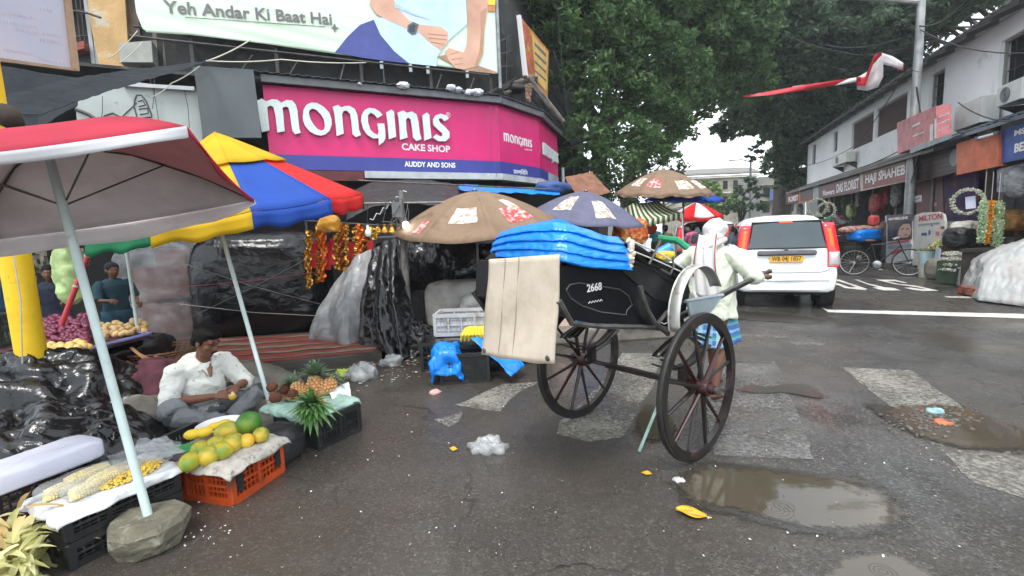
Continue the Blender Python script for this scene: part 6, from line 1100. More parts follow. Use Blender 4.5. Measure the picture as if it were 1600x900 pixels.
curtain('dark_back_cloth', 'dull black cloth closing the back of the stalls under the brown parasol', 'tarpaulin', [P(560, 350, 9), P(700, 350, 8.6), P(860, 350, 8.2)], [G(575, 500), G(700, 500), G(850, 500)], BPL2, 5, .05, 8, wr=.04)
heap('black_sack_heap', 'black plastic bags slumped at the foot of the black curtain', 'black plastic', (-1.35, 6.15, 0), .42, .3, .34, .3, BPL, 23, .12, 5)
# grey post with cables and lamps
gpo = thing('cable_post', 'slim grey concrete post wrapped in cables in front of the black tarp', 'post', P(640, 455, 6.5)*1.0); b0 = P(636, 470, 6.5); gpo.location = (b0.x, b0.y, 0)
mb = MB(); mb.tube([V((b0.x, b0.y, 0)), V((b0.x, b0.y, 1.2)), V((b0.x+.02, b0.y, 2.2))], [.058, .052, .03], 12); obj('post', mb, mat('grey_concrete_post', (.2, .19, .17), r=.8, var=.3, vs=8, c2=(.1, .09, .08), cs=10, ct=.58), gpo)
rnd = random.Random(11); mb = MB()
for k in range(9):
    a = rnd.uniform(0, 6.28); pts = [V((b0.x+.08*math.cos(a+z*.6)+rnd.uniform(-.03, .03), b0.y+.08*math.sin(a+z*.6), z)) for z in (1.1, 1.3, 1.5, 1.7, 1.9, 2.1)]; mb.tube(pts, .006, 4)
for k in range(9): c = V((b0.x, b0.y-.08, rnd.uniform(1.7, 2.15))); mb.tube([c, c+V((rnd.uniform(-.2, .2), -.08, rnd.uniform(-.1, .1))), c+V((rnd.uniform(-.3, .3), 0, rnd.uniform(-.3, .1)))], .006, 4)
obj('cable', mb, mat('grey_cable', (.09, .09, .09), r=.6, var=.4), gpo); mb = MB(); mb.tube([P(560, 318, 6.5), P(700, 316, 6.5)], .014, 6); mb.tube([P(560, 282, 7.2), P(860, 296, 8.0)], .014, 6); obj('cross_rod', mb, GRM, gpo)
mb = MB(); mb.box(V((b0.x-.02, b0.y-.1, 1.93)), (.14, .06, .2)); obj('junction_box', mb, GREYM, gpo, smooth=False)
lt_ = thing('lit_bulb', 'glowing white bulb hanging left of the cable post', 'bulb', P(634, 352, 6.3)); mb = MB(); mb.ball(P(634, 352, 6.3), (.045, .045, .055), 12, 8); obj('glass', mb, mat('lit_bulb_glass', (1, 1, .95), emit=(1, .97, .85), es=9), lt_); mb = MB(); mb.cyl(P(634, 352, 6.3)+V((0, 0, .05)), P(634, 352, 6.3)+V((0, 0, .1)), .02, 8); mb.tube([P(634, 352, 6.3)+V((0, 0, .1)), P(638, 316, 6.5)], .004, 4); obj('socket', mb, GREYM, lt_)
lt_ = thing('unlit_bulb', 'unlit white bulb hanging by the garlands', 'bulb', P(575, 362, 6.4)); w0 = wloc(lt_); mb = MB(); mb.lathe([(.001, -.07), (.03, -.065), (.045, -.03), (.04, .01), (.02, .04), (.018, .09), (.001, .09)], 12, c=w0); obj('glass', mb, mat('white_bulb_glass', (.75, .77, .78), r=.2), lt_); mb = MB(); mb.tube([w0+V((0, 0, .09)), P(574, 318, 6.5)], .004, 4); obj('wire', mb, FR, lt_)
mb = MB(); pts = [P(578+i*5.2, 345-i*4.4+(3 if i % 2 else -3), 6.5) for i in range(12)]; mb.tube(pts, .006, 4); tag(obj('twisted_wire', mb, WHP), 'white twisted cable zigzagging up to the cable post', 'cable')
# dark awning under the sign (old black umbrella shape) and blue tarp edge
curtain('sagging_black_awning', 'sagging old black canvas awning under the left part of the magenta sign', 'awning', [P(548, 300, 8.6), P(580, 284, 8.8), P(640, 280, 9.0), P(700, 285, 9.2), P(740, 295, 9.4)], [P(540, 345, 7.6), P(580, 322, 7.7), P(640, 316, 7.8), P(700, 322, 7.9), P(745, 330, 8.0)], BPL2, 3, .04, 12, wr=.03)
o = sheet('blue_tarp_edge', [P(715, 290, 9.4), P(872, 298, 11.0), P(875, 306, 9.6), P(720, 300, 8.6)], BTP, 'strip of blue tarpaulin sagging below the pale trim of the sign', 'tarpaulin', amp=.05, s=3, seed=3)
mb = bundle_mesh(P(865, 293, 10.2), (.9, .3, .22), .5, 30, 20, .8); o = tag(obj('blue_tarp_roll', mb, mat('dark_blue_tarp', (.03, .07, .2), r=.5, var=.3), smooth='all'), 'bunched dark blue tarpaulin at the lower right corner of the sign', 'tarpaulin'); wrinkle(o, .05, 5, 5)
# gold and red garland display
t = thing('garland_display', 'rack of shiny red and gold festive garlands between the black bale and the milky sheet', 'garlands', P(530, 440, 7.4)); GD = mat('gold_tinsel', (.62, .36, .06), r=.25, metal=.7, var=.5, vs=30, bump=.8, bs=40, dist=.02, c2=(.5, .03, .03), cs=12, ct=.6); RD = mat('red_velvet', (.45, .01, .02), r=.7, var=.2); ORG = mat('orange_tinsel', (.6, .15, .02), r=.35, var=.5, vs=30, metal=.3)
rnd = random.Random(6)
for k in range(15):
    x = 482+k*7.4; y0 = 345+abs(k-7)*1.5+rnd.uniform(-6, 6); L_ = rnd.uniform(60, 100)-(k > 8)*(k-8)*9; m = (GD, RD, GD, ORG)[k % 4] if k != 4 else RD; mb = MB(); n_ = 9
    if m is RD: a, b_ = P(x-4, y0+28, 7.3), P(x+5, y0+28+L_*.6, 7.3); mb.prism([P(x-4, y0+28, 7.3), P(x+5, y0+28, 7.3), P(x+5, y0+28+L_*.5, 7.3), P(x-4, y0+28+L_*.5, 7.3)], (0, .02, 0))
    else:
        ww = rnd.uniform(3.5, 6.5); yy = 7.3+rnd.uniform(-.12, .05); mb.grid(lambda i, j: P(x+(2*i-1)*ww*(1-.3*j)+1.2*math.sin(j*9+k), y0+L_*j, yy+.03*math.sin(i*9+j*30)), 7, 40)
    o = obj('garland', mb, m, t, smooth=True)
    if m is not RD: wrinkle(o, .045, 16, k)
mb = MB(); mb.tube([P(478, 345, 7.4), P(590, 352, 7.2)], .015, 6); mb.tube([P(478, 345, 7.4)+V((0, 0, .0)), V((P(478, 345, 7.4).x, 7.4, 0))], .02, 6); obj('rack', mb, FR, t)
o = bundle_mesh(P(514, 350, 7.1), (.34, .2, .2), 0, 26, 18, .8); o = tag(obj('amber_plastic_bundle', o, plasticfilm('amber_film', (.62, .3, .03), a=.95), smooth='all'), 'amber plastic bundle hanging under the tip of the striped umbrella', 'plastic bundle'); wrinkle(o, .06, 5, 4)
t = thing('brass_pots', 'row of small brass pots and lamps on the shelf below the bulbs', 'brass ware', P(600, 362, 7.6)); 
for k in range(6): p = P(580+k*11, 366, 7.6); mb = MB(); mb.lathe([(.03, 0), (.06, .03), (.05, .08), (.02, .12), (.035, .16), (.001, .17)], 10, c=p); obj('pot', mb, GD, t)
mb = MB(); mb.box(P(605, 370, 7.65), (1.3, .3, .03)); obj('shelf', mb, GREYM, t, smooth=False)
# white-grey crate on a cloth covered box, bananas, blue plastic and black crates
tb = thing('covered_box', 'grey polythene covered box standing behind the pale grey crate', 'covered box', (-.6, 6.9, 0)); o = obj('box', bundle_mesh((-.72, 6.75, .45), (1.05, .55, .86), -.1, 40, 26, .3), mat('grey_polythene_cover', (.27, .26, .24), r=.35, var=.3, vs=4, bump=.6, bs=9, dist=.03), tb, smooth='all'); wrinkle(o, .03, 5, 3)
pc = G(724, 524, .42); crate('pale grey plastic crate on the dark stand beside the hanging board', (pc.x, pc.y+.18, .42), -.05, .62, .4, .25, GYC, rows=3, slots='solid'); bundle('dark_stand', 'dark wrapped stand under the pale grey crate', 'stand', (pc.x+.05, pc.y+.2, .21), (.9, .5, .42), -.05, BPL2, .02, 4, 2, .35)
o = bundle_mesh(P(738, 480, 6.35), (.35, .2, .3), .2, 26, 18, .9); o = tag(obj('crumpled_film', o, plasticfilm('grey_film', (.5, .5, .45), a=.7), smooth='all'), 'crumpled clear film stuffed above the pale grey crate', 'plastic film'); wrinkle(o, .06, 6, 7)
BNN = mat('banana_yellow', (.72, .55, .03), r=.4, var=.15, vs=9, c2=(.25, .3, .04), cs=8, ct=.68); t = thing('banana_bunch', 'bright yellow bunch of bananas at the lower left edge of the hanging board', 'bananas', G(747, 527, .42), 0); w0 = wloc(t)
for k in range(8): a = (k-3.5)*.22; mb = MB(); mb.tube([w0+V((.02*k-.08, 0, .12)), w0+V((.02*k-.09+.04*math.sin(a), -.06, .11)), w0+V((.02*k-.1+.09*math.sin(a), -.09, .05)), w0+V((.02*k-.1+.12*math.sin(a), -.07, -.02))], [.012, .022, .022, .01], 7); obj('banana', mb, BNN, t)
bq = G(725, 600); crate('black plastic crate with blue sheet on it, left of the hanging board', (bq.x+.0, bq.y+.2, 0), .08, .5, .36, .32, BKC, rows=6, slots='solid')
o = drape('blue_plastic_sheet', 'crumpled bright blue plastic over the left of the black crate', 'plastic sheet', (bq.x-.2, bq.y+.2), .2, .34, .08, .345, .16, BTP, 5, amp=.05, hang=.24, s=6)
crate('black plastic crate stacked behind the blue sheet', (bq.x-.25, bq.y+.72, 0), .1, .6, .4, .34, BKC, rows=5)
o = sheet('blue_tarp_flap', [G(735, 528, .45), G(790, 520, .45), G(822, 570, .12), G(800, 586, .12)], BTP, 'blue tarpaulin flap hanging below the pale board of the rickshaw', 'tarpaulin', amp=.03, s=5, seed=8)
bundle('black_box_stack', 'low black box in shade under the blue tarpaulin flap', 'box', (.02, 5.55, .2), (.75, .5, .4), .1, BPL2, .01, 3, 3, .3)
bundle('blue_bundle', 'blue plastic bundle seen through the far rickshaw wheel', 'bundle', (1.15, 6.6, .35), (.6, .4, .3), .2, BTP, .04, 4, 5, .6); bundle('pink_sack', 'pale pink sack seen through the far wheel', 'sack', (.75, 6.6, .3), (.4, .4, .6), .2, mat('pink_cream_cloth', (.6, .42, .36), r=.8, var=.15), .03, 4, 6, .6); crate('pale crate beyond the rickshaw axle', (1.75, 6.4, .2), .1, .5, .35, .22, GYC, rows=3); bundle('grey_bench', 'grey covered bench beyond the rickshaw', 'bench', (1.6, 6.6, .1), (2.4, .7, .24), .1, SACK, .02, 3, 4, .3)
# ---- parasols of the middle distance
BRC = clothmat('brown_parasol_cloth', (.3, .2, .13), tr=.3, r=.75, var=.2, vs=3, bump=.3, bs=7, dist=.03, c2=(.14, .09, .055), cs=3, ct=.62, cw=.2); PUR = clothmat('grey_purple_cloth', (.13, .13, .2), tr=.2, r=.75, var=.15, vs=4); SWH = mat('white_sticker_print', (.62, .62, .6), r=.6, var=.15, vs=20, c2=(.3, .22, .14), cs=14, ct=.5); SRD = mat('red_sticker_print', (.5, .04, .04), r=.6, var=.2, vs=20, c2=(.5, .4, .36), cs=14, ct=.52)
def printed(u, hub, N, Rr, depth, rot, items, curve=1.25, nseg=8):
    """flat prints lying on the parasol cloth"""
    hub = V(hub); x = (V((1, 0, 0))-N*N.x).normalized(); y = N.cross(x)
    n_ = nseg
    def on(a, j): q = ((a-rot)/(2*PI/n_)) % n_; k = int(q); i = q-k; e = lambda t: x*math.cos(t)+y*math.sin(t); d = e(rot+2*PI*k/n_).lerp(e(rot+2*PI*(k+1)/n_), i); sg = .05*math.sin(PI*i)*j; return hub+N*(.047-depth*(j**curve)-sg*.9)+d*Rr*j*(1-sg*.55)
    for (a0, a1, j0, j1, m) in items: mb = MB(); mb.grid(lambda i, j: on(a0+(a1-a0)*i, j0+(j1-j0)*j), 14, 6); obj('print', mb, m, u, smooth='all')
hb_ = P(742, 303, 6.6); Nb = nrm(-.02, -.16); ub = umbrella('brown parasol with red and white prints right behind the rickshaw hood', (hb_.x-.02, hb_.y, 0), hb_, Nb, 1.2, 8, .2, .5, [BRC], valance=.0, pole_r=.02, pole_m=GRM, sag=.05, curve=1.6)
printed(ub, hb_, Nb, 1.2, .5, .2, [(-1.95, -1.5, .5, .75, SWH), (-2.6, -2.35, .72, .9, SRD), (-1.0, -.6, .55, .8, SRD), (-.75, -.55, .4, .6, SWH)], 1.6)
hb_ = P(915, 303, 8.4); Nb = nrm(.12, -.1); ub = umbrella('grey purple parasol with two white prints above the blue hood', (hb_.x, hb_.y, 0), hb_, Nb, 1.12, 8, .3, .5, [PUR], valance=.0, pole_m=GRM, curve=1.6)
printed(ub, hb_, Nb, 1.12, .5, .3, [(-2.5, -2.0, .35, .75, SWH), (-1.5, -1.05, .45, .85, SWH)], 1.6)
hb_ = P(1037, 267, 11); Nb = nrm(.03, -.1); ub = umbrella('high brown parasol patched with prints under the gap of sky', (hb_.x, hb_.y, 0), hb_, Nb, 1.12, 10, .2, .55, [BRC], valance=.04, pole_m=GRM, curve=1.5)
printed(ub, hb_, Nb, 1.12, .55, .2, [(-2.3, -1.95, .55, .8, SRD), (-1.5, -1.1, .6, .85, SWH), (-.7, -.4, .6, .85, SWH), (-2.9, -2.6, .5, .75, SWH)], 1.5, 10)
hb_ = P(1068, 290, 12.2); umbrella('dark blue parasol half hidden under the high brown one', (hb_.x, hb_.y, 0), hb_, nrm(.05, -.05), 1.0, 8, .2, .4, [BLC], valance=.03, pole_m=GRM)
# striped awning tent
ST = clothmat('cream_green_stripes', (.68, .72, .5), tr=.3, r=.8, var=.08, vs=5); SD = clothmat('dark_olive_stripe', (.08, .1, .05), tr=.2, r=.8, var=.15)
t = thing('striped_canopy', 'small green and cream striped awning on thin white legs', 'awning', P(1015, 395, 10.5)); AC = [P(967, 331, 11.2), P(996, 347, 9.5), P(1066, 332, 10.5), P(1040, 322, 12)]; A1, A2 = P(988, 318, 10.5), P(1030, 315, 11.0)
def face(a, b_, c_, d_, n, nm0=0):
    for k in range(n):
        mb = MB(); i0, i1 = k/n, (k+1)/n; mb.grid(lambda i, j: a.lerp(b_, i0+(i1-i0)*i).lerp(d_.lerp(c_, i0+(i1-i0)*i), j)+V((0, 0, -.1*math.sin(PI*j)*.4)), 3, 7); obj('stripe', mb, SD if (k+nm0) % 2 else ST, t, smooth='all', solid=.004)
        mb = MB(); e0, e1 = d_.lerp(c_, i0), d_.lerp(c_, i1); mb.grid(lambda i, j: e0.lerp(e1, i)-V((0, 0, .13*j+.02*math.sin(PI*i)*j)), 3, 3); obj('valance_stripe', mb, SD if (k+nm0) % 2 else ST, t, smooth='all', solid=.004)
face(A1, A2, AC[2], AC[1], 17); face(V(AC[0]), A1, AC[1], AC[0].lerp(AC[1], .02), 7, 1)
for p, q in ((AC[1], (998, 385)), (AC[2], (1049, 395)), (AC[0], (962, 380)), (AC[1].lerp(AC[2], .1), (990, 400))): mb = MB(); mb.tube([p-V((0, 0, .02)), V((p.x+.05, p.y, .0))], .016, 6); obj('leg', mb, WHP, t)
hb_ = P(1088, 318, 15); umbrella('red and white parasol standing furthest down the street', (hb_.x, hb_.y, 0), hb_, nrm(.0, -.08), .8, 8, .35, .42, [RD2, WHC], valance=.1, vcol=[RD2], pole_m=GRM, curve=1.3)
sheet('brown_tarp_awning', [P(882, 276, 13.5), P(925, 268, 14.5), P(955, 300, 13.6), P(905, 310, 12.6)], mat('brown_awning_cloth', (.22, .1, .06), r=.8, var=.3, vs=4), 'brown cloth awning sloping behind the grey purple parasol', 'awning', amp=.04, s=3, seed=2); mb = MB(); mb.tube([P(879, 262, 15.5), P(881, 300, 15.5)], .05, 8); tag(obj('white_pipe', mb, PALE), 'white drain pipe at the far right corner of the cake shop', 'pipe')
# goods by the striped awning
bundle('green_covered_stall', 'low stall covered with green netting behind the striped awning legs', 'covered stall', (3.8, 10.4, .45), (2.0, .9, .8), .3, mat('green_net_cloth', (.01, .12, .07), r=.8, var=.4, vs=6, bump=.5, bs=15), .06, 3, 61, .5); mb = MB(); mb.tube([P(1030, 372, 9.5), P(1060, 376, 9.2), P(1080, 392, 8.6), P(1085, 410, 8.2)], .07, 8); tag(obj('green_hose', mb, mat('green_plastic_roll', (.02, .25, .12), r=.4)), 'thick curved green roll beside the striped awning', 'plastic roll')
mb = MB(); mb.cyl(P(1025, 398, 7.8), P(1048, 386, 7.8), .085, 18); tag(obj('blue_drum', mb, mat('blue_drum_plastic', (.03, .25, .62), r=.35)), 'small blue plastic drum lying above the rickshaw shaft', 'drum'); bundle('yellow_packet', 'yellow printed sack beneath the blue drum', 'sack', P(1040, 400, 7.7), (.3, .2, .16), .2, mat('yellow_packet_print', (.6, .42, .03), r=.5, var=.3, vs=20), .02, 8, 4, .6)
bundle('red_cloth', 'red cloth hung under the green striped awning', 'cloth', P(1010, 355, 11.6), (.5, .2, .35), .3, mat('hung_red_cloth', (.45, .05, .02), r=.8, var=.3), .03, 5, 90, .5); bundle('goods_table', 'dark heaped goods table beyond the rickshaw puller', 'goods', (2.9, 8.8, .38), (2.2, .9, .76), .35, mat('dark_mixed_goods', (.06, .05, .045), r=.7, var=.8, vs=9, c2=(.25, .12, .05), cs=7, ct=.62), .09, 4, 63, .5)
bundle('orange_goods', 'orange and red hanging goods under the grey purple parasol', 'goods', P(985, 362, 9.2), (.7, .3, .5), .2, mat('orange_red_goods', (.45, .08, .02), r=.6, var=.7, vs=14, c2=(.6, .35, .1), cs=10, ct=.55), .06, 6, 64, .6)
bundle('dark_goods', 'low dark heap of goods under the green striped awning', 'goods', (3.6, 12.0, .45), (1.4, .8, .9), .3, mat('dark_goods_cloth', (.03, .03, .04), r=.8, var=.6, vs=8, c2=(.3, .05, .04), cs=8, ct=.66), .1, 3, 66, .5)
pe = [((5.6, 14.2), 1.9, CT('pink_cotton', (.5, .12, .22)), CT('pink_lower', (.45, .12, .2)), 'shopper in pink skirt and grey top far down the left side'), ((5.35, 12.9), 1.4, CT('grey_blue_cotton', (.2, .28, .34)), CT('navy_lower', (.03, .04, .09)), 'shopper in pale blue with a bag beside the striped awning'), ((6.2, 16.5), 1.2, CT('lime_cotton', (.35, .5, .03)), CT('olive_lower', (.1, .12, .04)), 'shopper in bright lime just left of the puller head'), ((4.9, 14.6), 1.6, CT('brown_cotton', (.12, .08, .06)), CT('dark_lower', (.03, .03, .03)), 'dark dressed shopper beneath the red and white parasol'), ((7.2, 19), 1.4, CT('white_shirt_cotton', (.5, .5, .5)), CT('dark_lower', (.03, .03, .03)), 'distant shopper in white beyond the lime one'), ((6.6, 21), 1.4, CT('teal_cotton', (.03, .2, .22)), CT('dark_lower', (.03, .03, .03)), 'distant shopper in teal at the end of the stalls'), ((4.4, 16.4), 1.4, CT('red_cotton', (.35, .03, .03)), CT('dark_lower', (.03, .03, .03)), 'distant shopper in dull red by the tree')]
for (x, y), rz, a, b_, lb in pe: standing(lb, (x, y, 0), rz, .97, a, b_, vox=.03)
# litter
LITW = mat('litter_white', (.55, .55, .53), r=.5, var=.3, vs=20)
def crumple(name, label, cat, c, s_, m, seed, flat=.4):
    mb = MB(); mb.ball((0, 0, 0), (s_, s_*.7, s_*flat), 22, 14); o = obj(name, mb, m, smooth='all'); wrinkle(o, s_*.5, 2.2/s_, seed, detail=3); o.location = (c.x, c.y, s_*flat*.6); o.rotation_euler = (0, 0, seed); return tag(o, label, cat)
crumple('plastic_bag', 'crumpled clear plastic bag lying alone on the wet road', 'plastic bag', G(764, 702), .12, plasticfilm('crumpled_bag_film', (.6, .61, .62), a=.5, r=.12), 3, .25)
crumple('plastic_bag', 'white plastic bag in the litter right of the pineapple crate', 'plastic bag', G(565, 588), .19, plasticfilm('dirty_bag_film', (.55, .57, .56), a=.6, r=.2), 5, .32)
crumple('plastic_bag', 'small grey bag in the litter at the foot of the black curtain', 'plastic bag', G(612, 570), .12, plasticfilm('dirty_bag_film'), 7, .5)
crumple('paper_scrap', 'yellow green peel beside the white litter bag', 'peel', G(535, 585), .09, mat('lime_peel', (.5, .6, .08), r=.5), 2, .25)
rnd = random.Random(21); cols = [(.6, .58, .55), (.5, .15, .12), (.55, .5, .2), (.4, .38, .35), (.65, .62, .6), (.3, .2, .14)]; mb = MB()
lm = [mat('scrap_%s' % n_, c, r=.6, var=.3, vs=20) for n_, c in zip(('white', 'red', 'yellow', 'grey', 'pale', 'brown'), cols)]
def scrap(c, s_, k):
    mb.cur = k; a = rnd.uniform(0, 6.28); h = [V((math.cos(a+t)*s_*rnd.uniform(.5, 1.2), math.sin(a+t)*s_*rnd.uniform(.4, 1), rnd.uniform(.002, .012))) for t in (0, 1.5, 3.1, 4.7)]; mb.add([V((c.x, c.y, .006))+q for q in h], [(0, 1, 2, 3)])
for i in range(150): x = rnd.gauss(600, 50); y = 578+rnd.gauss(0, 13)-(x-600)*.12; scrap(G(x, max(y, 545)), rnd.uniform(.01, .035), rnd.randrange(6))
for i in range(170): scrap(G(rnd.uniform(200, 1500), rnd.uniform(620, 895)), rnd.uniform(.003, .009), rnd.choice((0, 3, 4, 5)))
for i in range(70): scrap(G(rnd.uniform(230, 360), rnd.uniform(760, 860)), rnd.uniform(.004, .009), 4)
o = obj('litter_scraps', mb, lm, smooth=False); tag(o, 'small scraps of paper, peel and rubbish scattered over the wet road', 'litter', kind='stuff')
YLF = mat('fallen_yellow_leaf', (.72, .36, .02), r=.4, var=.25, vs=14, c2=(.4, .15, .02), cs=20, ct=.62)
t = thing('fallen_leaf', 'large yellow orange leaf lying at the left end of the puddle', 'leaf', G(1080, 810)); w0 = wloc(t); a0, a1 = G(1056, 800), G(1112, 813); dL = (a1-a0); mb = MB(); sv = V((-dL.y, dL.x, 0)).normalized()
mb.grid(lambda i, j: a0+dL*i*.86+sv*(j-.5)*.085*math.sin(PI*min(1, i*.96+.02))**.75+V((0, 0, .012+.012*abs(j-.5)*2+.006*math.sin(i*6))), 14, 7); obj('blade', mb, YLF, t, smooth='all', solid=.002); mb = MB(); mb.tube([a0+V((0, 0, .014)), a0+dL*.5+V((0, 0, .016)), a1+V((0, 0, .014))], .003, 5); obj('midrib', mb, mat('leaf_midrib', (.6, .42, .1), r=.5), t)
t = tag(sheet('small_leaf', [G(1001, 738, .012), G(1012, 735, .02), G(1019, 740, .012), G(1010, 741, .014)], YLF, amp=.004, s=30), 'small curled orange leaf between the wheels and the yellow leaf', 'leaf'); tag(sheet('small_leaf', [G(702, 700, .012), G(709, 697, .014), G(715, 701, .012), G(708, 704, .012)], YLF, amp=.004, s=30), 'small brown leaf left of the clear plastic bag', 'leaf')
crumple('paper_scrap', 'pale pink scrap on the road below the blue crate', 'scrap', G(680, 614), .06, mat('pink_scrap', (.6, .35, .33), r=.6), 4, .15); crumple('paper_scrap', 'small white shell of paper beside the big puddle', 'scrap', G(1061, 752), .03, LITW, 6, .3)
# ============================================================ CARS
CARW = mat('white_car_paint', (.74, .76, .76), r=.22, var=.02, vs=1, coat=.5); GLS = mat('car_glass', (.02, .028, .032), r=.04, var=.1, vs=2, spec=.9, coat=.6); GLS2 = mat('rear_glass_grey', (.035, .05, .055), r=.06, var=.2, vs=2, spec=.8, coat=.5)
TLR = mat('tail_lamp_red', (.55, .01, .02), r=.15, coat=.5, emit=(1, .03, .03), es=.5); TLO = mat('tail_lamp_lit', (1, .1, .02), r=.2, emit=(1, .05, .01), es=1.5); TLC = mat('tail_lamp_clear', (.6, .55, .56), r=.1, coat=.5, metal=.3); GAR = mat('grey_garnish', (.12, .12, .14), r=.3); PLT = mat('yellow_plate', (.75, .42, .02), r=.4); INK = mat('black_print', (.015, .015, .015), r=.5)
def rearx(z): return (z-.98)*.2 if z > .98 else (-.055 if z < .66 else -.055*(1-(z-.66)/.06) if z < .72 else 0)
def make_car(label, loc, rz, paint, group=None, lit=True, detail=True):
    t = thing('parked_car' if not lit else 'hatchback_car', label, 'car', loc, rz, group)
    ST_ = [(0, .60, .36, 1.575, .0), (.006, .7, .33, 1.615, 1), (.03, .755, .31, 1.64, 1), (.1, .785, .29, 1.655, 1), (.3, .80, .28, 1.665, 1), (.7, .805, .27, 1.67, 1), (1.3, .81, .26, 1.67, 1), (1.9, .81, .26, 1.655, 1), (2.3, .81, .26, 1.58, 1), (2.6, .805, .26, 1.33, 1), (2.9, .8, .26, 1.08, 1), (3.2, .79, .28, 1.0, 1), (3.45, .76, .3, .93, 1), (3.58, .68, .34, .8, 1), (3.62, .5, .42, .66, 1)]
    mb = MB(); rings = []
    for x, w_, zb, zt, _ in ST_:
        bl_ = min(.98, zt-.05); r_ = [(0, zb), (w_*.85, zb), (w_-.03, zb+.04), (w_, zb+.16), (w_+.012, .62), (w_+.006, .8), (w_-.01, bl_-.03), (w_-.035, bl_+.01)]
        h = zt-bl_; r_ += [(w_-.035-.045*h/.7, bl_+h*.3), (w_-.1*min(1, h/.6)-.02, bl_+h*.62), (w_-.19*min(1, h/.6)-.03, bl_+h*.84), (w_-.28*min(1, h/.6)-.06, bl_+h*.955), ((w_-.3)*.5, zt), (0, zt+.005)]
        ring = [V((x+max(0, 1-x/.9)*rearx(z), y, z)) for y, z in r_] + [V((x+max(0, 1-x/.9)*rearx(z), -y, z)) for y, z in r_[-2:0:-1]]; rings.append(ring)
    n_ = len(rings[0]); vs = [p for r_ in rings for p in r_]; fs = [tuple(range(n_)), tuple(range((len(rings)-1)*n_, len(rings)*n_))]
    for i in range(len(rings)-1):
        for k in range(n_): fs.append((i*n_+k, i*n_+(k+1) % n_, (i+1)*n_+(k+1) % n_, (i+1)*n_+k))
    mb.add(vs, fs); bo = obj('body', mb, paint, t, smooth=35, world=False)
    for (x, s) in ((.62, 1), (.62, -1), (2.98, 1), (2.98, -1)):
        M = Matrix.Translation((x, s*.72, .29)) @ Matrix.Rotation(PI/2, 4, 'X'); mb = MB(); mb.lathe([(.18, -.085), (.27, -.085), (.288, -.06), (.29, 0), (.288, .06), (.27, .085), (.18, .085)], 32, M, closed=True); wh = obj('wheel', mb, RUBR, t, world=False); mb = MB(); mb.lathe([(.001, -.05), (.18, -.07), (.18, .07), (.001, .05)], 20, M); obj('rim', mb, GRM, wh, world=False); mb = MB(); mb.lathe([(.30, -.12), (.35, -.115), (.35, .115), (.30, .12)], 28, M, closed=True); obj('wheel_arch', mb, INN, t, world=False)
    mb = MB(); mb.box((1.8, 0, .3), (3.1, 1.35, .16)); obj('underbody', mb, INN, t, smooth=False, world=False)
    def rp(y, z, k=.008): return V((rearx(z)-k+.06*max(0, abs(y)-.55)**1.3, y, z))
    mb = MB(); mb.grid(lambda i, j: rp((2*i-1)*(.61-.09*j-.012*math.sin(PI*j)), 1.09+.45*j-.03*(2*i-1)**2*j, .009), 20, 10); rg = obj('rear_window', mb, GLS2, t, world=False)
    mb = MB(); mb.prism([rp(.635, 1.07, .004), rp(.54, 1.56, .004), rp(-.54, 1.56, .004), rp(-.635, 1.07, .004)], (-.003, 0, 0)); obj('window_seal', mb, INN, t, smooth=False, world=False)
    mb = MB(); mb.box((.115, 0, 1.545), (.05, .2, .03), bev=.008); obj('high_brake_lamp', mb, TLR if not lit else TLO, t, world=False)
    for s in (-1, 1):
        def lamp(y0, y1, z0, z1, m, nm, k, par): mb = MB(); mb.grid(lambda i, j: (lambda z, y: V((rearx(z)-k-.02*math.sin(PI*i)*math.sin(PI*min(1, j*1.0))**.3+.12*(max(0, y-.66))*1.1, s*y, z)))(z0+(z1-z0)*j, y0+(y1-y0)*i-.075*max(0, (z0+(z1-z0)*j-1.0)/.5)), 7, 12); return obj(nm, mb, m, par, world=False, solid=.01)
        tl = lamp(.625, .80, .74, 1.50, TLR, 'tail_lamp', .012, t); lamp(.675, .735, 1.08, 1.4, TLO if lit else TLR, 'lit_lens', .03, tl); lamp(.64, .8, .77, 1.0, TLC, 'clear_lens', .028, tl)
        mb = MB(); mb.tube([rp(s*.70, .72, .006), rp(s*.6, .68, .03), rp(s*.5, .66, .062), rp(0, .655, .062)], .005, 4); obj('hatch_seam', mb, INK, t, world=False)
        mb = MB(); mb.prism([(.36, s*.775, 1.05), (1.0, s*.785, 1.03), (1.0, s*.70, 1.5), (.52, s*.69, 1.5)], (0, s*.006, 0)); mb.prism([(1.08, s*.785, 1.03), (1.72, s*.787, 1.02), (1.72, s*.705, 1.5), (1.08, s*.70, 1.5)], (0, s*.006, 0)); mb.prism([(1.78, s*.787, 1.02), (2.55, s*.785, 1.02), (2.2, s*.71, 1.46), (1.78, s*.705, 1.5)], (0, s*.006, 0)); obj('side_window', mb, GLS, t, smooth=False, world=False)
        mb = MB(); mb.ball((2.35, s*.9, 1.06), (.06, .1, .07), 10, 8); obj('door_mirror', mb, paint, t, world=False)
    mb = MB(); mb.grid(lambda i, j: V((2.3+.02+.6*(1-j)+.012, (2*i-1)*(.6-.02*j), 1.1+.45*j)), 6, 4); obj('windscreen', mb, GLS, t, world=False)
    mb = MB(); mb.box((-.03, 0, 1.0), (.05, .92, .085), bev=.03); obj('hatch_garnish', mb, GAR, t, world=False)
    pl = obj('number_plate', MB().box((-.025, .0, .89), (.012, .52, .11), bev=.004), PLT, t, world=False)
    mb = MB(); vs, fs = txtmesh('WB 04J 1857', .015, .5); xs = [v[0] for v in vs]; q = .46/(max(xs)-min(xs)); mb.add([(-.033-v[2]*.002, .23-(v[0]-min(xs))*q, .865+v[1]*q*1.25) for v in vs], fs); obj('plate_number', mb, INK, pl, smooth=False, world=False)
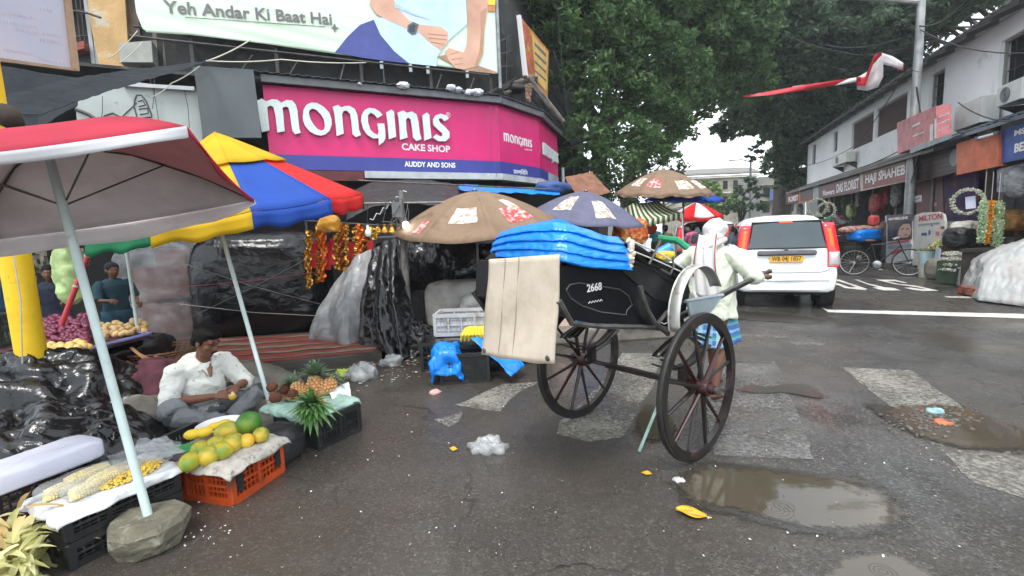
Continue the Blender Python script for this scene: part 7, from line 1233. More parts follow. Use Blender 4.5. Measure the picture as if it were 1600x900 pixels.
    mb = MB(); mb.lathe([(.01, 0), (.028, .004), (.03, .01), (.02, .012)], 16, Matrix.Translation((-.006, 0, 1.035+.02)) @ Matrix.Rotation(-PI/2, 4, 'Y')); obj('badge', mb, GRM, t, world=False)
    mb = MB(); mb.box((-.05, 0, .52), (.05, 1.3, .02), bev=.008); mb.box((-.045, 0, .35), (.04, 1.1, .03), bev=.01); obj('bumper_crease', mb, paint, t, world=False); return t
SA = math.atan2(.9383, .3457)
car = make_car('white hatchback taxi stopped with brake lamps lit, seen from behind, beside the puller', (4.87, 8.14, 0), SA, CARW)
c2 = dup(car, (8.35, 18.5, 0), SA, 'second pale car ahead, its roof just showing over the white hatchback'); c2['group'] = 'cars ahead in the street'
c3 = dup(car, (6.1, 14.6, 0), SA+.05, 'dark blue car ahead and to the left of the white hatchback'); c3['group'] = 'cars ahead in the street'
DBL = mat('dark_blue_car_paint', (.02, .03, .06), r=.2, coat=.6)
for ch in kids(c3):
    if ch.name.startswith(('body', 'bumper')): ch.material_slots[0].link = 'OBJECT'; ch.material_slots[0].material = DBL
for c_ in (c2, c3):
    for ch in kids(c_):
        for g_ in [ch]+kids(ch):
            if g_.name.startswith(('lit_lens', 'high_brake')): g_.material_slots[0].link = 'OBJECT'; g_.material_slots[0].material = TLR
rt = thing('far_red_truck', 'red and cream lorry far down the street beyond the cars', 'lorry', (14.5, 36, 0), SA); mb = MB(); mb.box((2, 0, 1.5), (5, 2.2, 2.0), bev=.05); obj('load_body', mb, mat('faded_red_cream', (.35, .14, .11), r=.7, var=.4, vs=2), rt, world=False); mb = MB(); mb.box((5.3, 0, 1.3), (1.5, 2.1, 1.9), bev=.1); obj('cab', mb, OLD, rt, world=False); mb = MB(); [mb.lathe([(.2, -.15), (.45, -.15), (.45, .15), (.2, .15)], 16, Matrix.Translation((x, y, .45)) @ Matrix.Rotation(PI/2, 4, 'X'), closed=True) for x in (.5, 4.8) for y in (-.9, .9)]; o = obj('wheels', mb, RUBR, rt, world=False); o['kind'] = 'stuff'
# ============================================================ RIGHT SIDE SIGNS AND SHOPS
SG = {k: mat('sign_'+k, c, r=.5, var=.25, vs=4, c2=tuple(v*.55 for v in c), cs=6, ct=.62) for k, c in dict(red=(.22, .03, .025), maroon=(.13, .018, .025), orange=(.58, .12, .035), blue=(.03, .08, .3), brown=(.07, .035, .03), faded_red=(.48, .16, .17), cream=(.5, .42, .32), grey=(.25, .29, .31), dark=(.05, .05, .055), white=(.62, .62, .6)).items()}
def sign(name, label, pts, k, m, edge=None, th=.08, cat='shop sign'):
    pl = RP.off(k); c = pl.hit(*pts[0]); t = thing(name, label, cat, c)
    obj('board', panel_px(pts, pl, th), m, t, smooth=False)
    if edge: cx = sum(p[0] for p in pts)/4; cy = sum(p[1] for p in pts)/4; obj('face', panel_px([(cx+(x-cx)*.95, cy+(y-cy)*.86) for x, y in pts], pl.off(th), .006), edge, t, smooth=False)
    return t, pl.off(th+.008)
t, q = sign('florist_sign', 'dark red HAJI SHAHEB shop sign with cream letters under the grey tin awning', [(1347, 271), (1419, 251), (1420, 283), (1347, 299)], .75, SG['cream'], SG['red']); text_px('sign_lettering', 'HAJI SHAHEB', q, (1352, 291), (1414, 277), 17, WHP, t, bold=.03); mb = MB(); mb.box(q.hit(1384, 268), (.3, .03, .1)); obj('small_lamp', mb, WHP, t, smooth=False)
t, q = sign('florist_sign', 'brown red DAS FLORIST shop sign, second of the lettered boards', [(1283, 286), (1345, 272), (1346, 300), (1283, 311)], .75, SG['brown'], SG['maroon']); text_px('sign_lettering', 'DAS FLORIST', q, (1307, 302), (1342, 294), 14, WHP, t, bold=.03); text_px('emblem_lettering', 'Flowers', q, (1286, 306), (1304, 303), 8, WHP, t, bold=.02)
t, q = sign('shop_sign', 'small grey shop board left of the DAS FLORIST sign', [(1272, 290), (1282, 288), (1282, 311), (1272, 313)], .75, SG['grey'])
t, q = sign('shop_sign', 'small orange brown shop board at the far end of the awning', [(1250, 295), (1271, 290), (1271, 313), (1250, 317)], .75, SG['orange'], SG['brown']); t, q = sign('shop_sign', 'furthest lettered brown shop board of the terrace', [(1230, 300), (1249, 296), (1249, 317), (1230, 320)], .75, SG['brown'], SG['maroon']); text_px('sign_lettering', 'FLORIST', q, (1232, 316), (1247, 313), 8, WHP, t, bold=.03)
t, q = sign('brown_fascia', 'plain brown wooden fascia with a round pale disc beside the orange board', [(1436, 246), (1500, 226), (1501, 268), (1437, 285)], .5, SG['brown']); mb = MB(); c = q.hit(1493, 246); mb.lathe([(.001, 0), (.22, 0), (.22, .03), (.001, .03)], 24, Matrix.Translation(c) @ RP.n.to_track_quat('Z', 'Y').to_matrix().to_4x4()); obj('round_disc', mb, SG['grey'], t)
mb = MB()
for k in range(5): panel_px([(1437, 250+k*7.2), (1500, 231+k*7.6), (1500, 232+k*7.6), (1437, 251+k*7.2)], q, .01, mb=mb)
o = obj('board_joint', mb, INK, t, smooth=False); o['kind'] = 'stuff'
t, q = sign('orange_fascia', 'plain bright orange shop fascia under the blue black awning', [(1501, 224), (1568, 203), (1568, 259), (1501, 273)], .8, SG['orange']); t, q = sign('blue_sign', 'blue shop sign with white capitals at the right edge', [(1569, 203), (1640, 180), (1640, 240), (1570, 255)], .75, SG['blue']); text_px('upper_lettering', 'MST ', q, (1585, 213), (1612, 205), 9, WHP, t, bold=.04); text_px('lower_lettering', 'BEAUTY', q, (1585, 239), (1640, 226), 14, WHP, t, bold=.04)
t, q = sign('faded_box_sign', 'faded red and white box sign on the wall behind the street pole', [(1421, 190), (1486, 163), (1487, 215), (1422, 239)], .85, SG['faded_red'], None, .3); mb = MB(); panel_px([(1453, 195), (1458, 193), (1458, 220), (1453, 222)], q, .004, mb=mb); panel_px([(1460, 186), (1463, 185), (1463, 216), (1460, 217)], q, .004, mb=mb); obj('faded_stroke', mb, SG['white'], t, smooth=False)
for k, (a, b_, h) in enumerate((((1425, 196), (1438, 190), 6), ((1466, 182), (1483, 175), 4), ((1466, 192), (1483, 186), 4), ((1466, 202), (1483, 196), 4), ((1426, 212), (1444, 205), 4))): mb = MB(); panel_px([a, b_, (b_[0], b_[1]+h*.6), (a[0], a[1]+h*.6)], q, .004, mb=mb); obj('faded_line', mb, SG['white'], t, smooth=False)
mb = MB(); panel_px([(1422, 232), (1487, 208), (1487, 216), (1422, 240)], q, .005, mb=mb); obj('lower_band', mb, SG['grey'], t, smooth=False)
# tube light
p, p2 = RP.off(1.0).hit(1528, 216), RP.off(1.0).hit(1558, 208); t = thing('tube_light', 'white tube light fixed under the awning above the orange fascia', 'tube light', p); mb = MB(); mb.cyl(p, p2, .03, 10); obj('tube', mb, mat('tube_glass', (.8, .82, .85), r=.3), t); mb = MB(); mb.box(p, (.08, .08, .08)); mb.box(p2, (.08, .08, .08)); o = obj('end_cap', mb, GREYM, t, smooth=False)
# air conditioners
ACM = mat('cream_ac_metal', (.55, .56, .53), r=.5, var=.1, vs=4); GRI = mat('dark_fan_grille', (.06, .06, .06), r=.6)
def acunit(label, pts, k=.42, fan=True):
    pl = RP.off(.0); (u0, z0), (u1, z1) = RP.off(k).uv(*pts[0]), RP.off(k).uv(*pts[1]); a, b_ = min(u0, u1), max(u0, u1); t = thing('air_conditioner', label, 'air conditioner', RP.at(a, z0, .1), 0, 'air conditioners on the terrace')
    mb = MB(); mb.prism([RP.at(a, z0, .1), RP.at(b_, z0, .1), RP.at(b_, z1, .1), RP.at(a, z1, .1)], RP.n*(k-.1)); obj('casing', mb, ACM, t, smooth=False)
    if fan:
        c = RP.at(a+(b_-a)*.62, (z0+z1)/2, k+.005); r_ = (z1-z0)*.38; M = Matrix.Translation(c) @ RP.n.to_track_quat('Z', 'Y').to_matrix().to_4x4(); mb = MB(); mb.lathe([(.001, 0), (r_, 0), (r_, .008), (.001, .008)], 24, M); fo = obj('fan_opening', mb, GRI, t)
        mb = MB()
        for q in (.3, .55, .8, 1): mb.lathe([(r_*q-.006, .012), (r_*q+.006, .012), (r_*q+.006, .018), (r_*q-.006, .018)], 24, M, closed=True)
        o = obj('guard_ring', mb, SG['grey'], fo); o['kind'] = 'stuff'
    for u in (a+.1, b_-.1): mb = MB(); mb.prism([RP.at(u, z0-.02, .0), RP.at(u, z0-.02, k), RP.at(u, z0-.3, 0)], RP.d*.03); obj('bracket', mb, FR, t, smooth=False)
    return t
acunit('cream air conditioner with a round fan below the large right window', [(1556, 168), (1597, 122)], .5); acunit('pale air conditioner half behind the faded box sign', [(1490, 205), (1534, 150)], .45, False); acunit('small far air conditioner near the left end of the white wall', [(1300, 261), (1322, 237)], .45)
# pavement goods, posters
def stand(name, label, pts, k, m, cat='poster stand', th=.05): pl = RP.off(k); c = pl.hit(*pts[-1]); t = thing(name, label, cat, (c.x, c.y, 0)); obj('board', panel_px(pts, pl, th), m, t, smooth=False); return t, pl.off(th+.003)
t, q = stand('cosmetics_poster', 'tall poster stand with a woman face under a dark band, behind the bicycle', [(1386, 337), (1426, 334), (1427, 405), (1387, 412)], 1.1, mat('poster_white', (.5, .52, .54), r=.5, var=.2, vs=9))
pp = lambda nm, pts, m, k=0: obj(nm, panel_px(pts, q, .003, k), m, t, smooth=False)
pp('dark_band', [(1386, 337), (1426, 334), (1426, 346), (1386, 349)], mat('poster_navy', (.02, .025, .045), r=.4), .001); pp('photo_ground', [(1387, 349), (1425, 346), (1425, 374), (1387, 377)], mat('poster_brown', (.06, .045, .045), r=.5, var=.5, vs=9), .001); text_px('poster_lettering', 'MAYBELLINE', q, (1389, 344.5), (1419, 342), 4, WHP, t, bold=.03, proud=.005)
pp('face_print', [(1403, 358), (1407, 351), (1415, 348), (1422, 350), (1424, 358), (1423, 366), (1418, 371), (1409, 372), (1402, 366)], mat('poster_skin', (.52, .33, .25), r=.5, var=.12, vs=12), .005); pp('hair_print', [(1395, 362), (1399, 351), (1408, 346), (1420, 345), (1424, 349), (1412, 350), (1406, 356), (1403, 366), (1397, 371)], INK, .009)
for x in (1411, 1419): pp('eye_print', [(x-2, 357), (x+2, 356.5), (x+2, 358), (x-2, 358.5)], INK, .012)
pp('lip_print', [(1413, 366), (1419, 365.5), (1418, 367.5), (1414, 368)], mat('poster_red', (.5, .05, .08), r=.5), .012); pp('red_words', [(1388, 379), (1420, 375), (1420, 378), (1388, 382)], MATS['poster_red'], .002); pp('red_curl', [(1390, 394), (1406, 389), (1410, 391), (1394, 398)], MATS['poster_red'], .002); pp('grey_band', [(1387, 384), (1425, 381), (1425, 386), (1387, 389)], SG['grey'], .002)
t, q = stand('bottle_brand_board', 'white round topped board with MILTON in red, right of the woman poster', [(1429, 345), (1433, 336), (1445, 332), (1470, 331), (1478, 335), (1480, 345), (1478, 410), (1429, 415)], 1.05, mat('poster_cream_white', (.6, .58, .54), r=.5, var=.1, vs=5))
text_px('brand_lettering', 'MILTON', q, (1436, 346), (1472, 342), 8.5, mat('poster_crimson', (.45, .03, .06), r=.5), t, bold=.02); pp('grey_words', [(1435, 350), (1468, 347), (1468, 350), (1435, 353)], SG['grey'])
for k, (x, y, w_, h, c) in enumerate(((1440, 364, 8, 4, 'blue'), (1451, 360, 3, 7, 'blue'), (1462, 362, 6, 6, 'faded_red'), (1471, 364, 7, 4, 'faded_red'), (1470, 354, 6, 4, 'red'), (1455, 352, 2, 2, 'red'))): pp('product_print', [(x, y), (x+w_, y-.6), (x+w_, y+h-.6), (x, y+h)], SG[c], .002)
t, q = stand('red_shutter', 'closed maroon shutter with a faded pale number behind the MILTON board', [(1434, 285), (1476, 276), (1478, 345), (1435, 348)], -.1, SG['maroon'], 'shutter'); pp('pale_notice', [(1453, 318), (1464, 316), (1464, 322), (1453, 324)], SG['faded_red'])
t, q = stand('small_notice', 'small white notice board hanging left of the maroon shutter', [(1418, 309), (1440, 305), (1440, 315), (1418, 318)], .7, SG['white'], 'notice'); pp('notice_lines', [(1421, 312), (1437, 309), (1437, 311), (1421, 314)], SG['grey'])
t, q = stand('packet_rack', 'hanging blue and white packets in the shop right of the garlands', [(1562, 265), (1620, 250), (1620, 300), (1562, 300)], .2, mat('packet_white_blue', (.45, .47, .55), r=.4, var=.3, vs=6, c2=(.08, .1, .35), cs=5, ct=.52), 'packets')
bundle('hanging_plastic', 'white plastic bundle hanging at the right edge under the awning', 'plastic bundle', RP.off(.6).hit(1592, 285), (.5, .4, .6), .5, MLK, .06, 4, 71, .8)
t, q = stand('goods_screen', 'purple and orange hangings behind the wreath', [(1478, 262), (1530, 250), (1530, 345), (1480, 350)], .1, mat('purple_hanging', (.06, .03, .1), r=.7, var=.5, vs=3, c2=(.3, .12, .04), cs=2, ct=.6), 'hanging')
# garlands
GW = leafmat('green_white_blossom', (.3, .45, .22), (.62, .72, .5), .2); MG = leafmat('marigold_petals', (.7, .22, .01), (.85, .42, .03), .15); WB = leafmat('white_blossom', (.45, .46, .38), (.8, .8, .72), .2)
rng = np.random.default_rng(4)
def petals(name, pts, r_, cnt, size, m, parent):
    c = np.array([[*p, r_, cnt] for p in pts]); v = leaves(c, size, rng)-np.array(wloc(parent)); o = bpy.data.objects.new(name, quads_mesh(name, v, m)); col.objects.link(o); o.parent = parent; return o
GY = 9.3
def hang(label, x0, y0, x1, y1, r_, m): a, b_ = P(x0, y0, GY), P(x1, y1, GY); t = thing('flower_garland', label, 'garland', b_, 0, 'long garlands hanging at the flower stall'); petals('blossom', [a.lerp(b_, i/14) for i in range(15)], r_, 90, .022, m, t); mb = MB(); mb.tube([a+V((0, 0, .6)), a], .006, 4); obj('string', mb, CORD, t)
hang('green white garland, leftmost of the three hanging at the flower stall', 1538, 316, 1533, 376, .075, GW); hang('bright orange marigold garland between the two green white ones', 1549, 316, 1541, 378, .06, MG); hang('broad green white garland, rightmost of the three at the flower stall', 1560, 318, 1558, 382, .1, GW)
def wreath(label, x, y, Y, r_, tw, m=None, g=None):
    c = P(x, y, Y); t = thing('flower_wreath', label, 'wreath', c-V((0, 0, r_)), 0, g); dd = V((c.y, -c.x, 0)).normalized(); pts = [c+dd*math.cos(a)*r_*.95+V((0, 0, math.sin(a)*r_)) for a in [2*PI*k/22 for k in range(22)]]; petals('blossom', pts, tw, 60, .024, m or WB, t); mb = MB(); mb.tube(pts+[pts[0]], tw*.5, 6); obj('ring', mb, mat('wreath_straw', (.2, .22, .1), r=.9), t); return t
t = wreath('large white wreath with a card in its middle hanging left of the garlands', 1512, 315, 9.8, .25, .05); obj('card', panel_px([(1508, 308), (1524, 306), (1525, 325), (1509, 327)], Plane(P(1512, 315, 9.85), (.7, -.7)), .01), mat('pale_card', (.5, .52, .65), r=.6), t, smooth=False)
wreath('small white wreath hanging above the right tail lamp of the white hatchback', 1277, 324, 17, .3, .05, g=None); wreath('small wreath hanging just right of the first small white one', 1291, 329, 16.5, .27, .05)
# buckets, baskets
def bucket(label, c, r_, h, m, m2=None, handle=True): t = thing('bucket', label, 'bucket', c, 0, 'buckets by the bicycle wheel'); mb = MB(); mb.lathe([(r_*.75, 0), (r_*.9, h*.6), (r_, h), (r_*1.05, h), (r_*1.05, h+.012), (r_*.94, h+.012), (r_*.85, h*.6), (r_*.7, .02)], 24, c=c); obj('pail', mb, m, t); return t
bk_ = G(1447, 433); bucket('dirty white bucket standing on the road, under the pale blue one', bk_, .19, .33, mat('dirty_white_bucket', (.5, .5, .42), r=.6, var=.2, vs=7)); t = bucket('pale blue bucket stacked on the dirty white bucket', bk_+V((0, 0, .35)), .2, .3, mat('pale_blue_bucket', (.42, .58, .62), r=.4, var=.1)); petals('flowers', [bk_+V((x, y, .68)) for x in (-.08, .08) for y in (-.08, .08)], .1, 70, .03, leafmat('dull_green_blooms', (.15, .2, .08), (.45, .4, .25)), t)
p = G(1475, 437); bundle('grey_sack_tub', 'grey tub and sacking right of the two buckets', 'tub', (p.x, p.y+.1, .25), (.5, .5, .5), .3, SACK, .04, 4, 73, .5); mb = MB(); p = P(1463, 405, 11.2); mb.prism([p+RP.d*.1+V((0, 0, -.25)), p-RP.d*.15+V((0, 0, -.25)), p-RP.d*.2+V((0, 0, .25)), p+V((0, 0, .3))], RP.n*.02); tag(obj('pale_blue_slab', mb, mat('pale_blue_plastic', (.45, .52, .58), r=.5), smooth=False), 'pale blue plastic slab leaning beside the pale blue bucket', 'slab')
t = thing('flower_basket', 'spread of pale yellow green flowers in a basket behind the buckets', 'flower basket', (11.2, 11.6, 0)); LYG = leafmat('pale_yellow_flowers', (.35, .42, .12), (.75, .76, .4), .25); petals('flowers', [P(1462+i*5, 385-(i % 3)*3-i*.8, 11.3+.05*(i % 2)) for i in range(10)], .14, 110, .035, LYG, t); mb = MB(); mb.lathe([(.2, 0), (.25, .3), (.42, .68)], 16, c=(P(1485, 400, 11.35).x, 11.35, .15)); obj('basket', mb, WIC, t)
t = thing('wreath_pile', 'stack of flat white wreaths lying in front of the hanging garlands', 'wreaths', (P(1508, 400, 10.2).x, 10.2, 0)); 
for k in range(4): c = P(1508-k*2, 396+k*8, 10.2); pts = [c+V((math.cos(a)*.36, math.sin(a)*.3, 0)) for a in [2*PI*i/20 for i in range(20)]]; petals('wreath', pts, .05, 60, .028, WB, t)
mb = MB(); c = P(1508, 420, 10.2); mb.box((c.x, 10.2, .28), (.85, .6, .5), rz=.3); obj('stool', mb, mat('dark_green_stool', (.03, .05, .03), r=.7, var=.4), t, smooth=False)
bundle('black_sack', 'black sack leaning under the white wreath beside the flower basket', 'sack', P(1500, 372, 10.9), (.6, .5, .5), .3, BPL2, .05, 4, 75, .6); bundle('white_flower_sack', 'open cream cloth sack of flowers under the hanging wreath', 'sack', P(1512, 356, 11.0), (.8, .4, .3), .3, mat('cream_sack_cloth', (.55, .52, .45), r=.8, var=.3, vs=6), .06, 5, 76, .6); bundle('clear_sack', 'clear plastic sack behind the black sack', 'sack', P(1488, 362, 11.6), (.6, .4, .5), .3, MLK, .05, 5, 77, .7)
mb = MB(); c = P(1545, 390, 9.4); mb.box((c.x, c.y, c.z), (.9, .5, .06), rz=.3); mb.box((c.x, c.y, c.z/2), (.8, .45, c.z-.06), rz=.3); tag(obj('stall_table', mb, mat('dark_stall_wood', (.03, .025, .02), r=.7, var=.4), smooth=False), 'dark low table under the hanging garlands', 'table'); bundle('shop_goods', 'dim heap of flowers and pots inside the shop at the right edge', 'goods', RP.off(-.4).hit(1588, 372), (1.0, 1.5, .8), .3, mat('dim_flower_goods', (.08, .04, .03), r=.8, var=.8, vs=7, c2=(.15, .2, .05), cs=6, ct=.6), .1, 3, 78, .6)
mb = MB(); p = RP.off(.3).hit(1580, 385); mb.lathe([(.12, 0), (.15, .3), (.17, .3), (.001, .29)], 16, c=(p.x, p.y, p.z-.1)); tag(obj('steel_pot', mb, GRM), 'steel pot on the dark stall at the right edge', 'pot')
# plastic covered heap, right edge
hp = thing('covered_flower_heap', 'big heap under white translucent plastic at the right edge of the road', 'covered heap', (9.4, 8.6, 0)); mb = MB(); q0, q1, q2, q3 = G(1482, 437), G(1530, 472), G(1640, 486), V((11.6, 9.9, 0)); tops = [P(1500, 420, 9.6), P(1560, 385, 8.9), P(1625, 365, 8.4)]
def hs(i, j):
    front = q0.lerp(q1, min(1, i*2.2)) if i < .4545 else q1.lerp(q2, (i-.4545)/.5455); crest = tops[0].lerp(tops[1], min(1, i*2)) if i < .5 else tops[1].lerp(tops[2], (i-.5)*2)
    if j < .7: k = j/.7; p = front.lerp(crest, k); p.z = max(.015, crest.z*math.sin(k*PI/2)**.8); return p
    k = (j-.7)/.3; b_ = crest+RP.d*0-RP.n*.9*k; b_.z = max(.01, crest.z*(1-k*k)); return b_
mb.grid(hs, 60, 44); o = obj('plastic_cover', mb, mat('white_translucent_cover', (.44, .45, .44), r=.22, var=.12, vs=2.5, bump=.5, bs=6, dist=.05, c2=(.38, .32, .3), cs=2.5, ct=.6, cw=.3), hp, smooth='all', solid=.004); wrinkle(o, .05, 1.8, 81, detail=2, soft=.01); wrinkle(o, .02, 6, 82, an=(.5, 1.2, 1))
mb = MB(); a, b_ = G(1508, 462), G(1545, 470)
for i in range(14): q = a.lerp(b_, i/13)+V((.05, .12, 0)); mb.box((q.x, q.y, .08+.05*(i % 2)), (.12, .1, .12), rz=i, bev=.02)
o = tag(obj('brick_weights', mb, mat('wet_brick', (.22, .07, .045), r=.6, var=.4, vs=9)), 'red bricks holding down the edge of the white plastic cover', 'bricks', kind='stuff')
# ---- bicycle
BA, BB_ = V((9.42, 12.6, 0)), V((10.4, 11.86, 0)); bd_ = (BB_-BA).normalized(); bc_ = BA; bi = thing('bicycle', 'old black bicycle standing across the pavement between the car and the buckets', 'bicycle', bc_, math.atan2(bd_.y, bd_.x)); WBX = (BB_-BA).length*.93; r_b = .36
BFM = mat('bicycle_black_frame', (.02, .02, .022), r=.35, metal=.3); CHR = mat('dull_chrome', (.45, .45, .45), r=.3, metal=.9, var=.3)
for k, x in enumerate((0, WBX)):
    M = Matrix.Translation((x, 0, r_b)) @ Matrix.Rotation(PI/2, 4, 'X'); mb = MB(); mb.lathe([(r_b-.035, -.016), (r_b-.01, -.02), (r_b, 0), (r_b-.01, .02), (r_b-.035, .016)], 40, M, closed=True); wh = obj('wheel', mb, RUBR, bi, world=False); mb = MB(); mb.lathe([(r_b-.05, -.012), (r_b-.036, -.014), (r_b-.036, .014), (r_b-.05, .012)], 40, M, closed=True); obj('rim', mb, CHR, wh, world=False); mb = MB(); mb.cyl((x, -.04, r_b), (x, .04, r_b), .025, 10)
    for i in range(20): a = 2*PI*i/20; mb.tube([(x, .02*(-1)**i, r_b), (x+(r_b-.04)*math.cos(a), 0, r_b+(r_b-.04)*math.sin(a))], .0035, 4, cap=False)
    o = obj('spokes', mb, CHR, wh, world=False); o['kind'] = 'stuff'; mb = MB(); mb.grid(lambda i, j: V((x+(r_b+.025)*math.cos(R(20+150*i)), (j-.5)*.05, r_b+(r_b+.025)*math.sin(R(20+150*i)))), 16, 2); obj('mudguard', mb, BFM, bi, world=False, solid=.003)
sx = WBX; mb = MB()
for a, b_, r_ in (((.0, 0, r_b), (sx*.43, 0, .31), .012), ((0, 0, r_b), (sx*.33, 0, .82), .011), ((sx*.43, 0, .31), (sx*.31, 0, .9), .017), ((sx*.33, 0, .84), (sx*.80, 0, .86), .016), ((sx*.43, 0, .31), (sx*.82, 0, .78), .017), ((sx*.79, 0, .95), (sx*.9, 0, .6), .017), ((sx*.9, .04, .62), (sx, .05, r_b), .011), ((sx*.9, -.04, .62), (sx, -.05, r_b), .011)): mb.tube([a, b_], r_, 7)
obj('frame', mb, BFM, bi, world=False); mb = MB(); mb.tube([(sx*.7, .27, .98), (sx*.8, .25, 1.03), (sx*.8, 0, 1.0), (sx*.8, -.25, 1.03), (sx*.7, -.27, .98)], .011, 6); obj('handlebar', mb, CHR, bi, world=False); mb = MB(); mb.ball((sx*.28, 0, .95), (.13, .08, .035), 10, 6); obj('saddle', mb, mat('worn_brown_saddle', (.12, .05, .03), r=.5), bi, world=False); mb = MB(); mb.lathe([(.09, -.004), (.1, 0), (.09, .004)], 20, Matrix.Translation((sx*.43, -.05, .31)) @ Matrix.Rotation(PI/2, 4, 'X')); mb.tube([(sx*.43, -.07, .31), (sx*.5, -.07, .19)], .01, 5); mb.box((sx*.5, -.11, .18), (.08, .09, .02)); obj('crank', mb, CHR, bi, world=False); mb = MB(); mb.box((-.05, 0, .78), (.36, .14, .015)); mb.tube([(-.15, .06, .78), (0, .06, r_b)], .006, 4); obj('carrier', mb, BFM, bi, world=False)
mb = MB(); mb.ball((.1, 0, .48), (.06, .1, .07), 8, 6); mb.tube([(-.1, -.1, .1), (.02, -.05, r_b)], .01, 5); obj('stand', mb, CHR, bi, world=False)
# motorbike, people, stalls right of the car
mk = thing('motorbike', 'dark motorbike half hidden right of the white hatchback', 'motorbike', G(1312, 420)+V((.2, .8, 0)), SA-.6); mb = MB(); mb.ball((.1, 0, .75), (.32, .14, .16), 12, 8); mb.ball((-.35, 0, .78), (.36, .13, .07), 12, 8); mb.box((0, 0, .45), (.35, .22, .3), bev=.05); obj('body', mb, BLK, mk, world=False)
for x in (-.62, .62): mb = MB(); mb.lathe([(.2, -.045), (.29, -.05), (.3, 0), (.29, .05), (.2, .045)], 26, Matrix.Translation((x, 0, .3)) @ Matrix.Rotation(PI/2, 4, 'X'), closed=True); obj('wheel', mb, RUBR, mk, world=False)
mb = MB(); mb.tube([(.62, 0, .3), (.42, 0, .95)], .025, 6); mb.tube([(.4, -.33, 1.02), (.42, 0, 1.0), (.4, .33, 1.02)], .014, 6); mb.tube([(-.62, 0, .3), (-.1, 0, .5)], .025, 6); obj('fork', mb, CHR, mk, world=False)
standing('man in a green shirt standing by the stall right of the car', (10.4, 15.5, 0), -1.9, 1.0, CT('bottle_green_cotton', (.02, .2, .1)), CT('dark_lower', (.03, .03, .03)), vox=.022); standing('person in dark clothes beneath the small black umbrella', (8.5, 14.6, 0), 1.6, .97, CT('blue_black_cotton', (.03, .03, .07)), CT('dark_lower', (.03, .03, .03)), vox=.022)
umbrella('small black umbrella held up just right of the hatchback roof', (8.7, 14.6, 1.0), P(1302, 341, 14.5), nrm(0, -.05), .5, 8, .2, .16, [BPL2], valance=0, pole_r=.008, pole_m=GRM)
standing('person half seen at the blue stall table behind the bicycle', (11.9, 14.5, .12), -2.6, .95, CT('brown_cotton', (.12, .08, .06)), CT('dark_lower', (.03, .03, .03)), vox=.022); bundle('blue_stall_cover', 'stall table covered in blue plastic behind the bicycle', 'covered table', P(1350, 368, 15.2), (1.1, .6, .36), .3, BTP, .07, 3, 82, .5); bundle('stall_goods', 'heap of mixed goods on the table above the blue plastic', 'goods', P(1345, 359, 15.4), (1.6, .6, .22), .3, mat('mixed_pink_goods', (.35, .2, .16), r=.7, var=.7, vs=9, c2=(.3, .03, .03), cs=6, ct=.6), .07, 5, 83, .6)
mb = MB(); c = P(1352, 390, 15.2); mb.box((c.x, c.y+.2, .45), (1.3, .6, .7), rz=.3); tag(obj('stall_table', mb, mat('dark_stall_wood', (.03, .025, .02)), smooth=False), 'dark table behind the bicycle wheels', 'table'); bundle('red_bag', 'red shopping bag at the stall left of the woman poster', 'bag', P(1365, 345, 14.0), (.3, .2, .32), .3, mat('pink_red_bag', (.45, .06, .06), r=.6), .02, 5, 85, .6)
# street pole, lamp arm, cables, tape
spb = RP.off(.85).hit(1428, 200); sp_ = thing('street_pole', 'tall grey street pole with a lamp arm in front of the white terrace', 'pole', (spb.x, spb.y, 0)); GALV = mat('galvanised_pole', (.32, .33, .33), r=.5, metal=.4, var=.25, vs=5); mb = MB(); mb.tube([(spb.x, spb.y, 0), (spb.x, spb.y, 3.4), (spb.x, spb.y, 8.6)], [.13, .12, .09], 14); obj('shaft', mb, GALV, sp_)
mb = MB(); z = 6.55; a = V((spb.x, spb.y, P(1440, 4, spb.y).z)); e = P(1325, -3, spb.y+.5); mb.tube([a, a.lerp(e, .5)+V((0, 0, .03)), e], [.07, .06, .05], 8); obj('lamp_arm', mb, GALV, sp_); mb = MB(); mb.tube([V((spb.x+.02, spb.y-.14, 2.6)), V((spb.x-.12, spb.y-.13, 3.5)), V((spb.x+.13, spb.y-.1, 4.2)), V((spb.x-.1, spb.y-.12, 5.2))], .02, 5); mb.tube([V((spb.x-.1, spb.y-.12, 2.5)), V((spb.x+.1, spb.y-.13, 3.3)), V((spb.x-.13, spb.y-.1, 4.4))], .015, 5); obj('wound_cable', mb, FR, sp_); mb = MB(); mb.box((spb.x-.02, spb.y-.15, 4.02), (.22, .16, .36)); obj('connector_box', mb, FR, sp_, smooth=False)
CBL = mat('black_overhead_cable', (.025, .025, .028), r=.6)
def cable(label, pts, r_=.012, n=10, sag=.25):
    mb = MB(); q = []
    for a, b_ in zip(pts, pts[1:]):
        for i in range(n): t = i/n; q.append(V(a).lerp(V(b_), t)-V((0, 0, sag*4*t*(1-t))))
    q.append(V(pts[-1])); mb.tube(q, r_, 5); o = obj('overhead_cable', mb, CBL, smooth='all'); return tag(o, label, 'cable', 'overhead cables')
